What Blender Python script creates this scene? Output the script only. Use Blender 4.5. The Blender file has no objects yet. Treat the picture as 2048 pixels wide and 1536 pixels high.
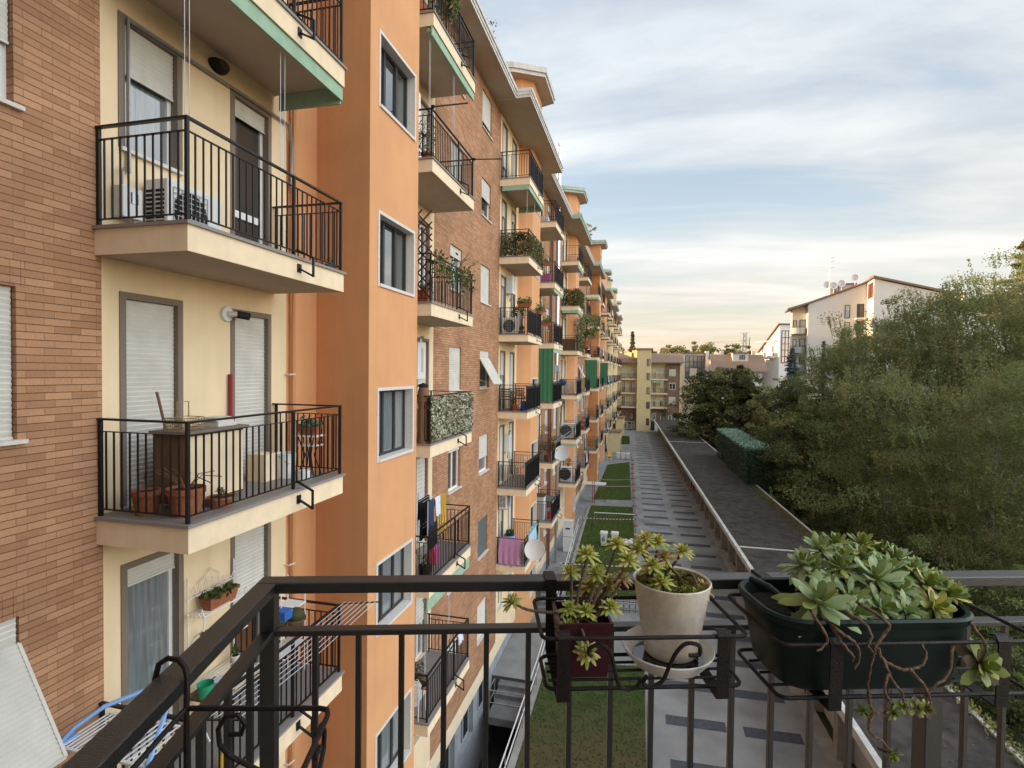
import bpy, math, random
import numpy as np
from mathutils import Vector, Matrix
SC = bpy.context.scene
COL = SC.collection
R = math.radians
rnd = random.Random(7)
NR = np.random.default_rng(11)

# ------------------------------------------------------------------ mesh building
class MB:
    def __init__(s): s.v = []; s.f = []; s.m = []
    def face(s, pts, m=0):
        n = len(s.v); s.v += [tuple(p) for p in pts]; s.f.append(tuple(range(n, n + len(pts)))); s.m.append(m)
    def box(s, x0, x1, y0, y1, z0, z1, m=0):
        n = len(s.v)
        s.v += [(x0,y0,z0),(x1,y0,z0),(x1,y1,z0),(x0,y1,z0),(x0,y0,z1),(x1,y0,z1),(x1,y1,z1),(x0,y1,z1)]
        for q in ((0,3,2,1),(4,5,6,7),(0,1,5,4),(1,2,6,5),(2,3,7,6),(3,0,4,7)):
            s.f.append(tuple(n+i for i in q)); s.m.append(m)
        return s
    def prism(s, poly, z0, z1, m=0, mt=None):
        n = len(s.v); k = len(poly)
        a = sum(poly[i][0]*poly[(i+1)%k][1]-poly[(i+1)%k][0]*poly[i][1] for i in range(k))
        if a < 0: poly = poly[::-1]
        s.v += [(p[0],p[1],z0) for p in poly] + [(p[0],p[1],z1) for p in poly]
        s.f.append(tuple(n+i for i in range(k))[::-1]); s.m.append(m)
        s.f.append(tuple(n+k+i for i in range(k))); s.m.append(m if mt is None else mt)
        for i in range(k):
            j = (i+1) % k; s.f.append((n+i,n+j,n+k+j,n+k+i)); s.m.append(m)
        return s
    def tube(s, pts, r, n=6, m=0, cap=True):
        P = [Vector(p) for p in pts]; K = len(P)
        rr = r if isinstance(r, (list, tuple)) else [r]*K
        base = len(s.v); up = None
        for i in range(K):
            d = (P[min(i+1,K-1)]-P[max(i-1,0)])
            d = d.normalized() if d.length > 1e-9 else Vector((0,0,1))
            if up is None:
                up = Vector((0,0,1)) if abs(d.z) < .9 else Vector((1,0,0))
            u = (up - d*up.dot(d))
            u = u.normalized() if u.length > 1e-6 else d.orthogonal().normalized()
            w = d.cross(u); up = u
            for j in range(n):
                t = 2*math.pi*(j+.5)/n
                q = P[i] + (u*math.cos(t)+w*math.sin(t))*rr[i]
                s.v.append((q.x,q.y,q.z))
        for i in range(K-1):
            for j in range(n):
                a = base+i*n+j; b = base+i*n+(j+1)%n
                s.f.append((a,b,b+n,a+n)); s.m.append(m)
        if cap:
            s.f.append(tuple(base+j for j in range(n))[::-1]); s.m.append(m)
            s.f.append(tuple(base+(K-1)*n+j for j in range(n))); s.m.append(m)
        return s
    def bar(s, p, q, w, h, m=0, up=(0,0,1)):
        p = Vector(p); q = Vector(q); d = (q-p).normalized(); u = Vector(up)
        a = d.cross(u)
        if a.length < 1e-6: a = d.orthogonal()
        a.normalize(); u = a.cross(d)
        n = len(s.v)
        for c in (p,q):
            for (i,j) in ((-1,-1),(1,-1),(1,1),(-1,1)):
                t = c + a*(i*w/2) + u*(j*h/2); s.v.append((t.x,t.y,t.z))
        for f in ((3,2,1,0),(4,5,6,7),(0,1,5,4),(1,2,6,5),(2,3,7,6),(3,0,4,7)):
            s.f.append(tuple(n+i for i in f)); s.m.append(m)
        return s
    def lathe(s, prof, c=(0,0,0), n=24, m=0, axis='z', sx=1, sy=1):
        base = len(s.v); K = len(prof)
        for (r,z) in prof:
            for j in range(n):
                t = 2*math.pi*j/n; a, b = r*math.cos(t)*sx, r*math.sin(t)*sy
                if axis == 'z': p = (a,b,z)
                elif axis == 'x': p = (z,a,b)
                else: p = (a,z,b)
                s.v.append((c[0]+p[0],c[1]+p[1],c[2]+p[2]))
        for i in range(K-1):
            for j in range(n):
                a = base+i*n+j; b = base+i*n+(j+1)%n
                s.f.append((a,b,b+n,a+n)); s.m.append(m)
        return s
    def ball(s, c, r, n=8, k=5, m=0, sz=1):
        return s.lathe([(r*math.sin(math.pi*i/k)+1e-5, -r*sz*math.cos(math.pi*i/k)) for i in range(k+1)], c, n, m)
    def move(s, dx, dy, dz):
        s.v = [(a+dx,b+dy,c+dz) for a,b,c in s.v]; return s
    def build(s, name, mats, parent=None, local=False, smooth=False, bevel=0, origin=None):
        me = bpy.data.meshes.new(name)
        v = s.v
        top = parent is None
        if top:
            if origin is None:
                xs = [p[0] for p in v]; ys = [p[1] for p in v]; zs = [p[2] for p in v]
                origin = ((min(xs)+max(xs))/2,(min(ys)+max(ys))/2,min(zs))
            v = [(a-origin[0],b-origin[1],c-origin[2]) for a,b,c in v]
        me.from_pydata(v, [], s.f)
        if not isinstance(mats, (list,tuple)): mats = [mats]
        for mm in mats: me.materials.append(mm)
        if len(mats) > 1: me.polygons.foreach_set('material_index', s.m)
        if smooth: me.polygons.foreach_set('use_smooth', [True]*len(s.f))
        me.update()
        o = bpy.data.objects.new(name, me); COL.objects.link(o)
        if top: o.location = origin
        else:
            o.parent = parent
            if not local: o.matrix_parent_inverse = world_of(parent).inverted()
        if bevel:
            b = o.modifiers.new('bevel','BEVEL'); b.width = bevel; b.segments = 2; b.limit_method = 'ANGLE'
        if smooth and hasattr(me, 'set_sharp_from_angle'):
            me.set_sharp_from_angle(angle=R(40))
        return o

def world_of(o):
    m = Matrix.LocRotScale(o.location, o.rotation_euler, o.scale)
    if o.parent: m = world_of(o.parent) @ o.matrix_parent_inverse @ m
    return m
def tag(o, label=None, cat=None, group=None, kind=None):
    if label: o['label'] = label
    if cat: o['category'] = cat
    if group: o['group'] = group
    if kind: o['kind'] = kind
    return o
def thing(name, label, cat, loc=(0,0,0), rz=0, group=None):
    o = bpy.data.objects.new(name, None); COL.objects.link(o)
    o.empty_display_size = .2; o.location = loc; o.rotation_euler = (0,0,rz)
    return tag(o, label, cat, group)
def structure(o, label=None, cat=None):
    o['kind'] = 'structure'
    if label: o['label'] = label
    if cat: o['category'] = cat
    return o
def kids(o): return [c for c in bpy.data.objects if c.parent == o]
def dup(o, loc=None, rz=None, label=None, parent=None):
    c = o.copy(); COL.objects.link(c)
    if parent is not None:
        mpi = o.matrix_parent_inverse.copy(); c.parent = parent; c.matrix_parent_inverse = mpi
    if loc is not None: c.location = loc
    if rz is not None: c.rotation_euler = (0,0,rz)
    if label: c['label'] = label
    for k in kids(o): dup(k, parent=c)
    return c

# ------------------------------------------------------------------ materials
def mat(name, col, rough=.7, metal=0, spec=.3, noise=0, nscale=8, bump=0, bscale=60, col2=None, sss=0, detail=4, stretch=(1,1,1), leafy=False, island=0, streak=0):
    m = bpy.data.materials.new(name); m.use_nodes = True
    nt = m.node_tree; N = nt.nodes; L = nt.links
    b = N['Principled BSDF']
    b.inputs['Base Color'].default_value = (*col,1); b.inputs['Roughness'].default_value = rough
    b.inputs['Metallic'].default_value = metal; b.inputs['Specular IOR Level'].default_value = spec
    out = None
    if noise or bump or streak:
        tc = N.new('ShaderNodeNewGeometry'); mp = N.new('ShaderNodeMapping'); mp.inputs['Scale'].default_value = stretch
        L.new(tc.outputs['Position'], mp.inputs['Vector'])
    if noise or col2:
        c2 = col2 or tuple(max(0,c*(1-noise)) for c in col)
        mx = N.new('ShaderNodeMix'); mx.data_type = 'RGBA'
        mx.inputs['A'].default_value = (*col,1); mx.inputs['B'].default_value = (*c2,1)
        if island:
            g = N.new('ShaderNodeNewGeometry'); L.new(g.outputs['Random Per Island'], mx.inputs['Factor'])
        else:
            nz = N.new('ShaderNodeTexNoise'); nz.inputs['Scale'].default_value = nscale; nz.inputs['Detail'].default_value = detail
            L.new(mp.outputs[0], nz.inputs['Vector'])
            cr = N.new('ShaderNodeMapRange'); cr.inputs['From Min'].default_value = .35; cr.inputs['From Max'].default_value = .65
            L.new(nz.outputs[0], cr.inputs[0]); L.new(cr.outputs[0], mx.inputs['Factor'])
        out = mx.outputs['Result']
    if streak:   # vertical run-off stains
        mp2 = N.new('ShaderNodeMapping'); mp2.inputs['Scale'].default_value = (3.2,3.2,.28)
        L.new(tc.outputs['Position'], mp2.inputs['Vector'])
        n2 = N.new('ShaderNodeTexNoise'); n2.inputs['Scale'].default_value = 1.6; n2.inputs['Detail'].default_value = 6
        L.new(mp2.outputs[0], n2.inputs['Vector'])
        r2 = N.new('ShaderNodeMapRange'); r2.inputs['From Min'].default_value = .48; r2.inputs['From Max'].default_value = .75
        r2.inputs['To Max'].default_value = streak
        L.new(n2.outputs[0], r2.inputs[0])
        m2 = N.new('ShaderNodeMix'); m2.data_type = 'RGBA'
        if out: L.new(out, m2.inputs['A'])
        else: m2.inputs['A'].default_value = (*col,1)
        m2.inputs['B'].default_value = (*[c*.62 for c in col],1)
        L.new(r2.outputs[0], m2.inputs['Factor']); out = m2.outputs['Result']
    if out: L.new(out, b.inputs['Base Color'])
    if bump:
        n3 = N.new('ShaderNodeTexNoise'); n3.inputs['Scale'].default_value = bscale; n3.inputs['Detail'].default_value = 3
        L.new(mp.outputs[0], n3.inputs['Vector'])
        bp = N.new('ShaderNodeBump'); bp.inputs['Strength'].default_value = bump; bp.inputs['Distance'].default_value = .01
        L.new(n3.outputs[0], bp.inputs['Height']); L.new(bp.outputs[0], b.inputs['Normal'])
    if leafy:
        tr = N.new('ShaderNodeBsdfTranslucent'); ms = N.new('ShaderNodeMixShader'); ms.inputs[0].default_value = leafy
        if out: L.new(out, tr.inputs['Color'])
        else: tr.inputs['Color'].default_value = (*col,1)
        L.new(b.outputs[0], ms.inputs[1]); L.new(tr.outputs[0], ms.inputs[2])
        L.new(ms.outputs[0], N['Material Output'].inputs['Surface'])
    return m

def brick_mat(name, c1, c2, mortar, bw=.255, rh=.072, plane='yz'):
    m = bpy.data.materials.new(name); m.use_nodes = True
    nt = m.node_tree; N = nt.nodes; L = nt.links; b = N['Principled BSDF']
    g = N.new('ShaderNodeNewGeometry'); sp = N.new('ShaderNodeSeparateXYZ'); cb = N.new('ShaderNodeCombineXYZ')
    L.new(g.outputs['Position'], sp.inputs[0])
    ad = N.new('ShaderNodeMath'); ad.operation = 'ADD'      # x + y, so reveals keep the coursing
    L.new(sp.outputs[0], ad.inputs[0]); L.new(sp.outputs[1], ad.inputs[1])
    L.new(ad.outputs[0], cb.inputs[0]); L.new(sp.outputs[2], cb.inputs[1])
    t = N.new('ShaderNodeTexBrick'); L.new(cb.outputs[0], t.inputs['Vector'])
    t.inputs['Scale'].default_value = 1; t.inputs['Brick Width'].default_value = bw; t.inputs['Row Height'].default_value = rh
    t.inputs['Mortar Size'].default_value = .0045; t.inputs['Mortar Smooth'].default_value = .3; t.inputs['Bias'].default_value = -.1
    t.offset = .37; t.inputs['Color1'].default_value = (*c1,1); t.inputs['Color2'].default_value = (*c2,1); t.inputs['Mortar'].default_value = (*mortar,1)
    nz = N.new('ShaderNodeTexNoise'); nz.inputs['Scale'].default_value = 1.1; nz.inputs['Detail'].default_value = 6; L.new(g.outputs['Position'], nz.inputs['Vector'])
    mr = N.new('ShaderNodeMapRange'); mr.inputs['From Min'].default_value=.3; mr.inputs['From Max'].default_value=.7; mr.inputs['To Min'].default_value=.82; mr.inputs['To Max'].default_value=1.1
    L.new(nz.outputs[0], mr.inputs[0])
    n2 = N.new('ShaderNodeTexNoise'); n2.inputs['Scale'].default_value = 45; n2.inputs['Detail'].default_value = 3; L.new(g.outputs['Position'], n2.inputs['Vector'])
    m2 = N.new('ShaderNodeMapRange'); m2.inputs['To Min'].default_value=.8; m2.inputs['To Max'].default_value=1.2; L.new(n2.outputs[0], m2.inputs[0])
    mu0 = N.new('ShaderNodeMath'); mu0.operation='MULTIPLY'; L.new(mr.outputs[0], mu0.inputs[0]); L.new(m2.outputs[0], mu0.inputs[1])
    fz = N.new('ShaderNodeMath'); fz.operation='DIVIDE'; L.new(sp.outputs[2], fz.inputs[0]); fz.inputs[1].default_value = rh
    pp = N.new('ShaderNodeMath'); pp.operation='PINGPONG'; L.new(fz.outputs[0], pp.inputs[0]); pp.inputs[1].default_value = .5
    bj = N.new('ShaderNodeMapRange'); bj.inputs['From Min'].default_value=.035; bj.inputs['From Max'].default_value=.085; bj.inputs['To Min'].default_value=.5; bj.inputs['To Max'].default_value=1; L.new(pp.outputs[0], bj.inputs[0])
    mu = N.new('ShaderNodeMath'); mu.operation='MULTIPLY'; L.new(mu0.outputs[0], mu.inputs[0]); L.new(bj.outputs[0], mu.inputs[1])
    mx = N.new('ShaderNodeMix'); mx.data_type='RGBA'; mx.blend_type='MULTIPLY'; mx.inputs['Factor'].default_value=1
    L.new(t.outputs['Color'], mx.inputs['A']); L.new(mu.outputs[0], mx.inputs['B']); L.new(mx.outputs['Result'], b.inputs['Base Color'])
    b.inputs['Roughness'].default_value=.85; b.inputs['Specular IOR Level'].default_value=.2
    bp = N.new('ShaderNodeBump'); bp.inputs['Strength'].default_value=.6; bp.inputs['Distance'].default_value=.006; bp.invert=True
    L.new(t.outputs['Fac'], bp.inputs['Height']); L.new(bp.outputs[0], b.inputs['Normal'])
    return m

M = {}
M['brick'] = brick_mat('brick', (.36,.185,.10), (.50,.275,.155), (.30,.17,.105))
M['brick_grey'] = brick_mat('brick_brown', (.24,.16,.11), (.30,.20,.14), (.16,.12,.10))
M['cream'] = mat('cream_stucco', (.83,.65,.42), .9, noise=.06, nscale=2, bump=.45, bscale=120, streak=.2, detail=8)
M['cream_side'] = mat('cream_stucco_slab', (.84,.67,.46), .9, noise=.08, nscale=5, bump=.25, bscale=130, streak=.22)
M['orange'] = mat('orange_stucco', (.70,.355,.168), .92, noise=.10, nscale=.9, bump=.8, bscale=95, streak=.16, detail=8)
M['yellow'] = mat('yellow_stucco', (.74,.60,.34), .92, noise=.08, nscale=2, bump=.3, bscale=110)
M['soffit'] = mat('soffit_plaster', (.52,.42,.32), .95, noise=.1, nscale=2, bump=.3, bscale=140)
M['granite'] = mat('granite', (.30,.27,.25), .55, noise=.35, nscale=160, detail=2)
M['stone_trim'] = mat('stone_trim', (.23,.18,.14), .7, noise=.25, nscale=90, detail=2)
M['white_stone'] = mat('white_stone', (.66,.62,.57), .6, noise=.12, nscale=30)
M['iron'] = mat('black_iron', (.011,.0105,.011), .45, spec=.35, noise=.3, nscale=40)
M['iron_top'] = mat('rail_paint', (.0065,.006,.0058), .30, spec=.9, noise=.5, nscale=55, bump=.3, bscale=420, col2=(.012,.0105,.0095))
M['rust'] = mat('rusty_wire', (.0065,.0055,.005), .5, spec=.3, col2=(.018,.009,.006), nscale=60, bump=.3, bscale=300)
M['shutter'] = mat('roller_shutter', (.62,.60,.54), .6, noise=.12, nscale=3, streak=.2)
M['shutter_grey'] = mat('grey_shutter', (.10,.13,.12), .6, noise=.1)
M['white'] = mat('white_paint', (.74,.73,.71), .5, noise=.06, nscale=10)
M['dark_frame'] = mat('dark_frame', (.035,.035,.036), .5)
M['glass'] = mat('window_glass', (.02,.024,.028), .04, spec=.8)
def coated(m, ior=2.9): m.node_tree.nodes['Principled BSDF'].inputs['IOR'].default_value = ior
coated(M['glass'])
M['glass_curtain'] = mat('curtained_glass', (.22,.24,.25), .06, spec=.8, noise=.35, nscale=9, stretch=(1,3,.15))
coated(M['glass_curtain'], 2.0)
M['render_grey'] = mat('pale_grey_render', (.68,.64,.58), .9, noise=.1, nscale=2)
M['glass_warm'] = mat('dim_room_glass', (.055,.05,.045), .05, spec=.6)
M['green_awning'] = mat('green_awning', (.32,.46,.33), .85, noise=.15, nscale=6)
M['green_curtain'] = mat('green_canvas', (.06,.19,.10), .9, noise=.2, nscale=9, stretch=(4,4,.3))
M['fascia'] = mat('roof_fascia', (.62,.60,.56), .55, noise=.18, nscale=5, streak=.3)
M['fascia_green'] = mat('green_fascia', (.42,.50,.43), .6, noise=.18, nscale=5)
M['roof'] = mat('roof_sheet', (.22,.2,.19), .8, noise=.2)
M['tile'] = mat('clay_roof', (.30,.20,.145), .9, noise=.35, nscale=12, bump=.5, bscale=30)
M['pipe'] = mat('zinc_pipe', (.36,.36,.35), .4, metal=.6, noise=.15, nscale=20)
M['steel'] = mat('bright_steel', (.72,.73,.75), .28, metal=.9, noise=.1, nscale=6)
M['pipe_orange'] = mat('painted_pipe', (.55,.27,.12), .6)
M['copper'] = mat('brown_pipe', (.16,.07,.05), .6)
M['terracotta'] = mat('terracotta', (.36,.125,.06), .85, noise=.3, nscale=25)
M['soil'] = mat('soil', (.035,.025,.018), 1, noise=.5, nscale=90, bump=.6, bscale=90)
M['plastic_white'] = mat('white_plastic', (.7,.7,.68), .4, noise=.05)
M['plastic_grey'] = mat('grey_plastic', (.42,.43,.44), .5)
M['black'] = mat('matt_black', (.012,.012,.013), .7)
M['screen'] = mat('black_mesh_screen', (.02,.022,.028), .8, noise=.2, nscale=30)
M['wood'] = mat('old_wood', (.20,.11,.06), .8, noise=.4, nscale=10, stretch=(1,1,.15))
M['wood_dark'] = mat('brown_lattice', (.085,.035,.02), .8)
M['tan'] = mat('tan_board', (.62,.50,.27), .8, noise=.1)
M['rattan'] = mat('wicker', (.36,.25,.12), .85, noise=.4, nscale=60)
M['red'] = mat('red_plastic', (.45,.03,.03), .5)
M['orange_p'] = mat('orange_plastic', (.50,.13,.06), .7)
M['blue_p'] = mat('blue_plastic', (.22,.40,.72), .5)
M['blue_d'] = mat('deep_blue', (.03,.12,.4), .5)
M['yellow_p'] = mat('yellow_plastic', (.75,.50,.02), .5)
M['green_p'] = mat('green_plastic', (.03,.33,.17), .5)
M['lilac'] = mat('lilac_towel', (.52,.27,.45), .95, noise=.1, nscale=20, bump=.4, bscale=200)
M['cyan'] = mat('cyan_cloth', (.10,.48,.62), .9, noise=.3, nscale=9)
M['lav'] = mat('lavender_plastic', (.52,.54,.66), .5)
M['cloth_black'] = mat('black_cloth', (.014,.013,.015), .95)
M['cloth_navy'] = mat('navy_cloth', (.03,.04,.09), .95)
M['cloth_white'] = mat('white_cloth', (.6,.62,.68), .95)
M['cloth_red'] = mat('red_cloth', (.28,.03,.04), .95)
M['cloth_yellow'] = mat('yellow_cloth', (.7,.42,.05), .95)
M['cloth_magenta'] = mat('magenta_cloth', (.45,.10,.28), .95)
M['concrete'] = mat('concrete', (.30,.29,.275), .9, noise=.25, nscale=1.5, bump=.3, bscale=40, streak=.35)
M['concrete_w'] = mat('concrete_white', (.52,.52,.50), .8, noise=.2, nscale=2)
M['basement'] = mat('basement_render', (.36,.37,.38), .9, noise=.2, nscale=2, bump=.3, bscale=60, streak=.3)
M['bark'] = mat('bark', (.09,.07,.055), .95, noise=.5, nscale=10, bump=.6, bscale=30)
M['birch'] = mat('birch_bark', (.42,.40,.36), .9, col2=(.06,.055,.05), nscale=5, stretch=(1,1,3), bump=.3, bscale=20)
M['shade_w'] = mat('pale_render', (.74,.71,.67), .85, noise=.05, nscale=1)
M['pale_warm'] = mat('pale_plaster', (.72,.66,.58), .85, noise=.06, nscale=1)
M['redwood'] = mat('red_frames', (.20,.045,.03), .7)
M['block_brown'] = M['brick_grey']
def leafmat(name, a, b, t=.38, rough=.6): return mat(name, a, rough, spec=.25, col2=b, island=1, leafy=t)
M['leaf_olive'] = leafmat('leaf_olive', (.18,.185,.065), (.32,.305,.125))
M['leaf_green'] = leafmat('leaf_green', (.12,.165,.05), (.23,.265,.095))
M['leaf_dark'] = leafmat('leaf_dark', (.055,.066,.024), (.12,.125,.045))
M['leaf_yellow'] = leafmat('leaf_yellow', (.21,.21,.075), (.33,.30,.12))
M['leaf_autumn'] = leafmat('leaf_autumn', (.15,.13,.045), (.22,.14,.05))
M['leaf_blue'] = leafmat('needle_blue', (.08,.12,.11), (.15,.20,.19), .1)
M['leaf_hedge'] = leafmat('hedge_leaf', (.045,.08,.05), (.085,.14,.085), .15)
M['leaf_pot'] = leafmat('pot_leaf', (.05,.10,.03), (.12,.19,.05))
M['leaf_dry'] = leafmat('dry_leaf', (.10,.08,.04), (.20,.15,.07))

# ------------------------------------------------------------------ camera, sun, sky
cam = bpy.data.cameras.new('camera'); co = bpy.data.objects.new('camera', cam); COL.objects.link(co)
YAW, PITCH, ROLL = R(13.73), math.atan(26/1080), .012
co.matrix_world = Matrix.Translation((0,0,12)) @ Matrix.Rotation(YAW,4,'Z') @ Matrix.Rotation(math.pi/2-PITCH,4,'X') @ Matrix.Rotation(ROLL,4,'Z')
cam.sensor_width = 36; cam.lens = 1080/2048*36; cam.clip_start = .05; cam.clip_end = 6000
SC.camera = co
SUN_AZ, SUN_EL = R(84), R(8.5)          # azimuth counter-clockwise from +Y (to the left of the facade)
sd = Vector((-math.sin(SUN_AZ)*math.cos(SUN_EL), math.cos(SUN_AZ)*math.cos(SUN_EL), math.sin(SUN_EL)))
sl = bpy.data.lights.new('sun','SUN'); so = bpy.data.objects.new('sun', sl); COL.objects.link(so)
sl.energy = 4.5; sl.angle = R(.5); sl.color = (1,.66,.34)
so.rotation_euler = sd.to_track_quat('Z','Y').to_euler(); so.location = (-60,20,60)

W = bpy.data.worlds.new('World'); SC.world = W; W.use_nodes = True
nt = W.node_tree; N = nt.nodes; L = nt.links
bg = N['Background']; bg.inputs[1].default_value = .12
sky = N.new('ShaderNodeTexSky'); sky.sky_type = 'NISHITA'; sky.sun_disc = False
sky.sun_elevation = SUN_EL; sky.sun_rotation = -SUN_AZ; sky.air_density = 1.0; sky.dust_density = 1.5; sky.ozone_density = 2
tc = N.new('ShaderNodeTexCoord'); sp = N.new('ShaderNodeSeparateXYZ'); L.new(tc.outputs['Generated'], sp.inputs[0])
def math_n(op, a, b=None, clamp=False):
    n = N.new('ShaderNodeMath'); n.operation = op; n.use_clamp = clamp
    for i, q in enumerate((a, b)):
        if q is None: continue
        if isinstance(q, (int,float)): n.inputs[i].default_value = q
        else: L.new(q, n.inputs[i])
    return n.outputs[0]
zc = math_n('MAXIMUM', sp.outputs[2], 0.0)
den = math_n('ADD', zc, .14)
u = math_n('DIVIDE', sp.outputs[0], den); v = math_n('DIVIDE', sp.outputs[1], den)
cb = N.new('ShaderNodeCombineXYZ'); L.new(u, cb.inputs[0]); L.new(v, cb.inputs[1])
mp = N.new('ShaderNodeMapping'); L.new(cb.outputs[0], mp.inputs['Vector'])
mp.inputs['Rotation'].default_value = (0,0,R(-32)); mp.inputs['Scale'].default_value = (.55,1.7,1)
n1 = N.new('ShaderNodeTexNoise'); n1.inputs['Scale'].default_value = 1.15; n1.inputs['Detail'].default_value = 9; n1.inputs['Roughness'].default_value = .56; n1.inputs['Distortion'].default_value = .35
L.new(mp.outputs[0], n1.inputs['Vector'])
n2 = N.new('ShaderNodeTexNoise'); n2.inputs['Scale'].default_value = .42; n2.inputs['Detail'].default_value = 3
mp2 = N.new('ShaderNodeMapping'); mp2.inputs['Location'].default_value = (3.1,1.7,0); L.new(cb.outputs[0], mp2.inputs['Vector']); L.new(mp2.outputs[0], n2.inputs['Vector'])
s1 = math_n('ADD', math_n('MULTIPLY', n1.outputs[0], .62), math_n('MULTIPLY', n2.outputs[0], .55))
mr = N.new('ShaderNodeMapRange'); mr.interpolation_type = 'SMOOTHSTEP'; mr.inputs['From Min'].default_value = .30; mr.inputs['From Max'].default_value = .66
L.new(s1, mr.inputs[0])
# thin veil of cloud towards the horizon
hz = N.new('ShaderNodeMapRange'); hz.inputs['From Min'].default_value = .0; hz.inputs['From Max'].default_value = .5; hz.inputs['To Min'].default_value = .95; hz.inputs['To Max'].default_value = .12
L.new(zc, hz.inputs[0])
cov = math_n('MULTIPLY', math_n('MAXIMUM', mr.outputs[0], hz.outputs[0]), .94)
# cloud light: white overhead, warm cream low down, a little shade in thick cloud
cl = N.new('ShaderNodeValToRGB'); e = cl.color_ramp.elements
e[0].position = 0; e[0].color = (1.0,.70,.43,1); e[1].position = .5; e[1].color = (.83,.87,.90,1)
q = e.new(.045); q.color = (1.0,.82,.62,1); q = e.new(.11); q.color = (.97,.89,.78,1); q = e.new(.22); q.color=(.90,.90,.88,1)
L.new(zc, cl.inputs[0])
sh = N.new('ShaderNodeMapRange'); sh.inputs['From Min'].default_value = .36; sh.inputs['From Max'].default_value = .68; sh.inputs['To Min'].default_value = .76; sh.inputs['To Max'].default_value = 1.08
L.new(n1.outputs[0], sh.inputs[0])
cs = N.new('ShaderNodeVectorMath'); cs.operation = 'SCALE'; L.new(cl.outputs[0], cs.inputs[0])
CLOUD = 4.25
L.new(math_n('MULTIPLY', sh.outputs[0], CLOUD), cs.inputs['Scale'])
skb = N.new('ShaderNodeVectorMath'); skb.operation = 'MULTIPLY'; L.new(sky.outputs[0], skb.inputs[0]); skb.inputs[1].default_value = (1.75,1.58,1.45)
mx = N.new('ShaderNodeMix'); mx.data_type = 'RGBA'; L.new(cov, mx.inputs['Factor']); L.new(skb.outputs[0], mx.inputs['A']); L.new(cs.outputs[0], mx.inputs['B'])
# sky outside the view brightened opposite the low sun, added as facade fill
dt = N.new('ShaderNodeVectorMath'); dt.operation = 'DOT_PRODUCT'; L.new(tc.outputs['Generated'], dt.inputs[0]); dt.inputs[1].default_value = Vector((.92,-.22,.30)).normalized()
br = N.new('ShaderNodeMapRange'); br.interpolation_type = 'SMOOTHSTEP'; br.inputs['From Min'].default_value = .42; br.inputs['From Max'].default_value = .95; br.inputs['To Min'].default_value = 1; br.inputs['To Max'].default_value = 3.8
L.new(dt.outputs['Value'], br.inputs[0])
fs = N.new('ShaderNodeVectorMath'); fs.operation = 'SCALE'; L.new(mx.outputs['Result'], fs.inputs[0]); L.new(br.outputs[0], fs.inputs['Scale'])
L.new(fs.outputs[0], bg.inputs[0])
SC.view_settings.view_transform = 'Standard'; SC.view_settings.look = 'None'; SC.view_settings.gamma = 1; SC.view_settings.exposure = 1.12
SC.cycles.use_denoising = True
SC.cycles.max_bounces = 6; SC.cycles.diffuse_bounces = 4
# ------------------------------------------------------------------ the long apartment building on the left
XW, XB = -5.637, -4.43
ZS = [4.32, 7.36, 10.41, 13.46, 16.51, 19.56]
ZG = 1.27
NK = 7
Y0 = lambda k: 4.52 + 16.2*k
BLD = thing('apartment_building', 'long six storey orange and brick apartment building with rows of balconies and stair towers', 'building', (-8.0, 50, 0))

def wall_x(mb, x, y0, y1, z0, z1, opens, depth=.16, m=0, mr=0):
    ys = sorted({y0, y1} | {min(max(q, y0), y1) for o in opens for q in o[:2]})
    zs = sorted({z0, z1} | {min(max(q, z0), z1) for o in opens for q in o[2:4]})
    for a, b in zip(ys, ys[1:]):
        for c, d in zip(zs, zs[1:]):
            my, mz = (a+b)/2, (c+d)/2
            if any(o[0] < my < o[1] and o[2] < mz < o[3] for o in opens): continue
            mb.face([(x,a,c),(x,b,c),(x,b,d),(x,a,d)], m)
    for (a,b,c,d) in [o[:4] for o in opens]:
        X = x-depth
        mb.face([(x,a,c),(x,a,d),(X,a,d),(X,a,c)], mr); mb.face([(x,b,c),(X,b,c),(X,b,d),(x,b,d)], mr)
        mb.face([(x,a,d),(x,b,d),(X,b,d),(X,a,d)], mr); mb.face([(x,a,c),(X,a,c),(X,b,c),(x,b,c)], mr)

def shutter_mb(x, y0, y1, zt, zb, pitch=.055):
    mb = MB(); z = zt
    while z > zb + 1e-4:
        z2 = max(z-pitch, zb); zm = (z+z2)/2+pitch*.28
        mb.face([(x,y0,z2),(x,y1,z2),(x+.010,y1,zm),(x+.010,y0,zm)]); mb.face([(x+.010,y0,zm),(x+.010,y1,zm),(x,y1,z),(x,y0,z)])
        z = z2
    mb.box(x-.006, x+.016, y0, y1, zb-.025, zb)
    return mb

def frame_mb(x, y0, y1, z0, z1, w=.055, mull=1, t=.05, rail=None):
    mb = MB()
    mb.box(x-t, x, y0, y0+w, z0, z1); mb.box(x-t, x, y1-w, y1, z0, z1)
    mb.box(x-t, x, y0+w, y1-w, z1-w, z1); mb.box(x-t, x, y0+w, y1-w, z0, z0+w)
    for i in range(mull):
        c = y0+(y1-y0)*(i+1)/(mull+1); mb.box(x-t, x+.004, c-w*.7, c+w*.7, z0+w, z1-w)
    if rail: mb.box(x-t, x+.002, y0+w, y1-w, rail-.05, rail+.05)
    return mb

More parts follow.
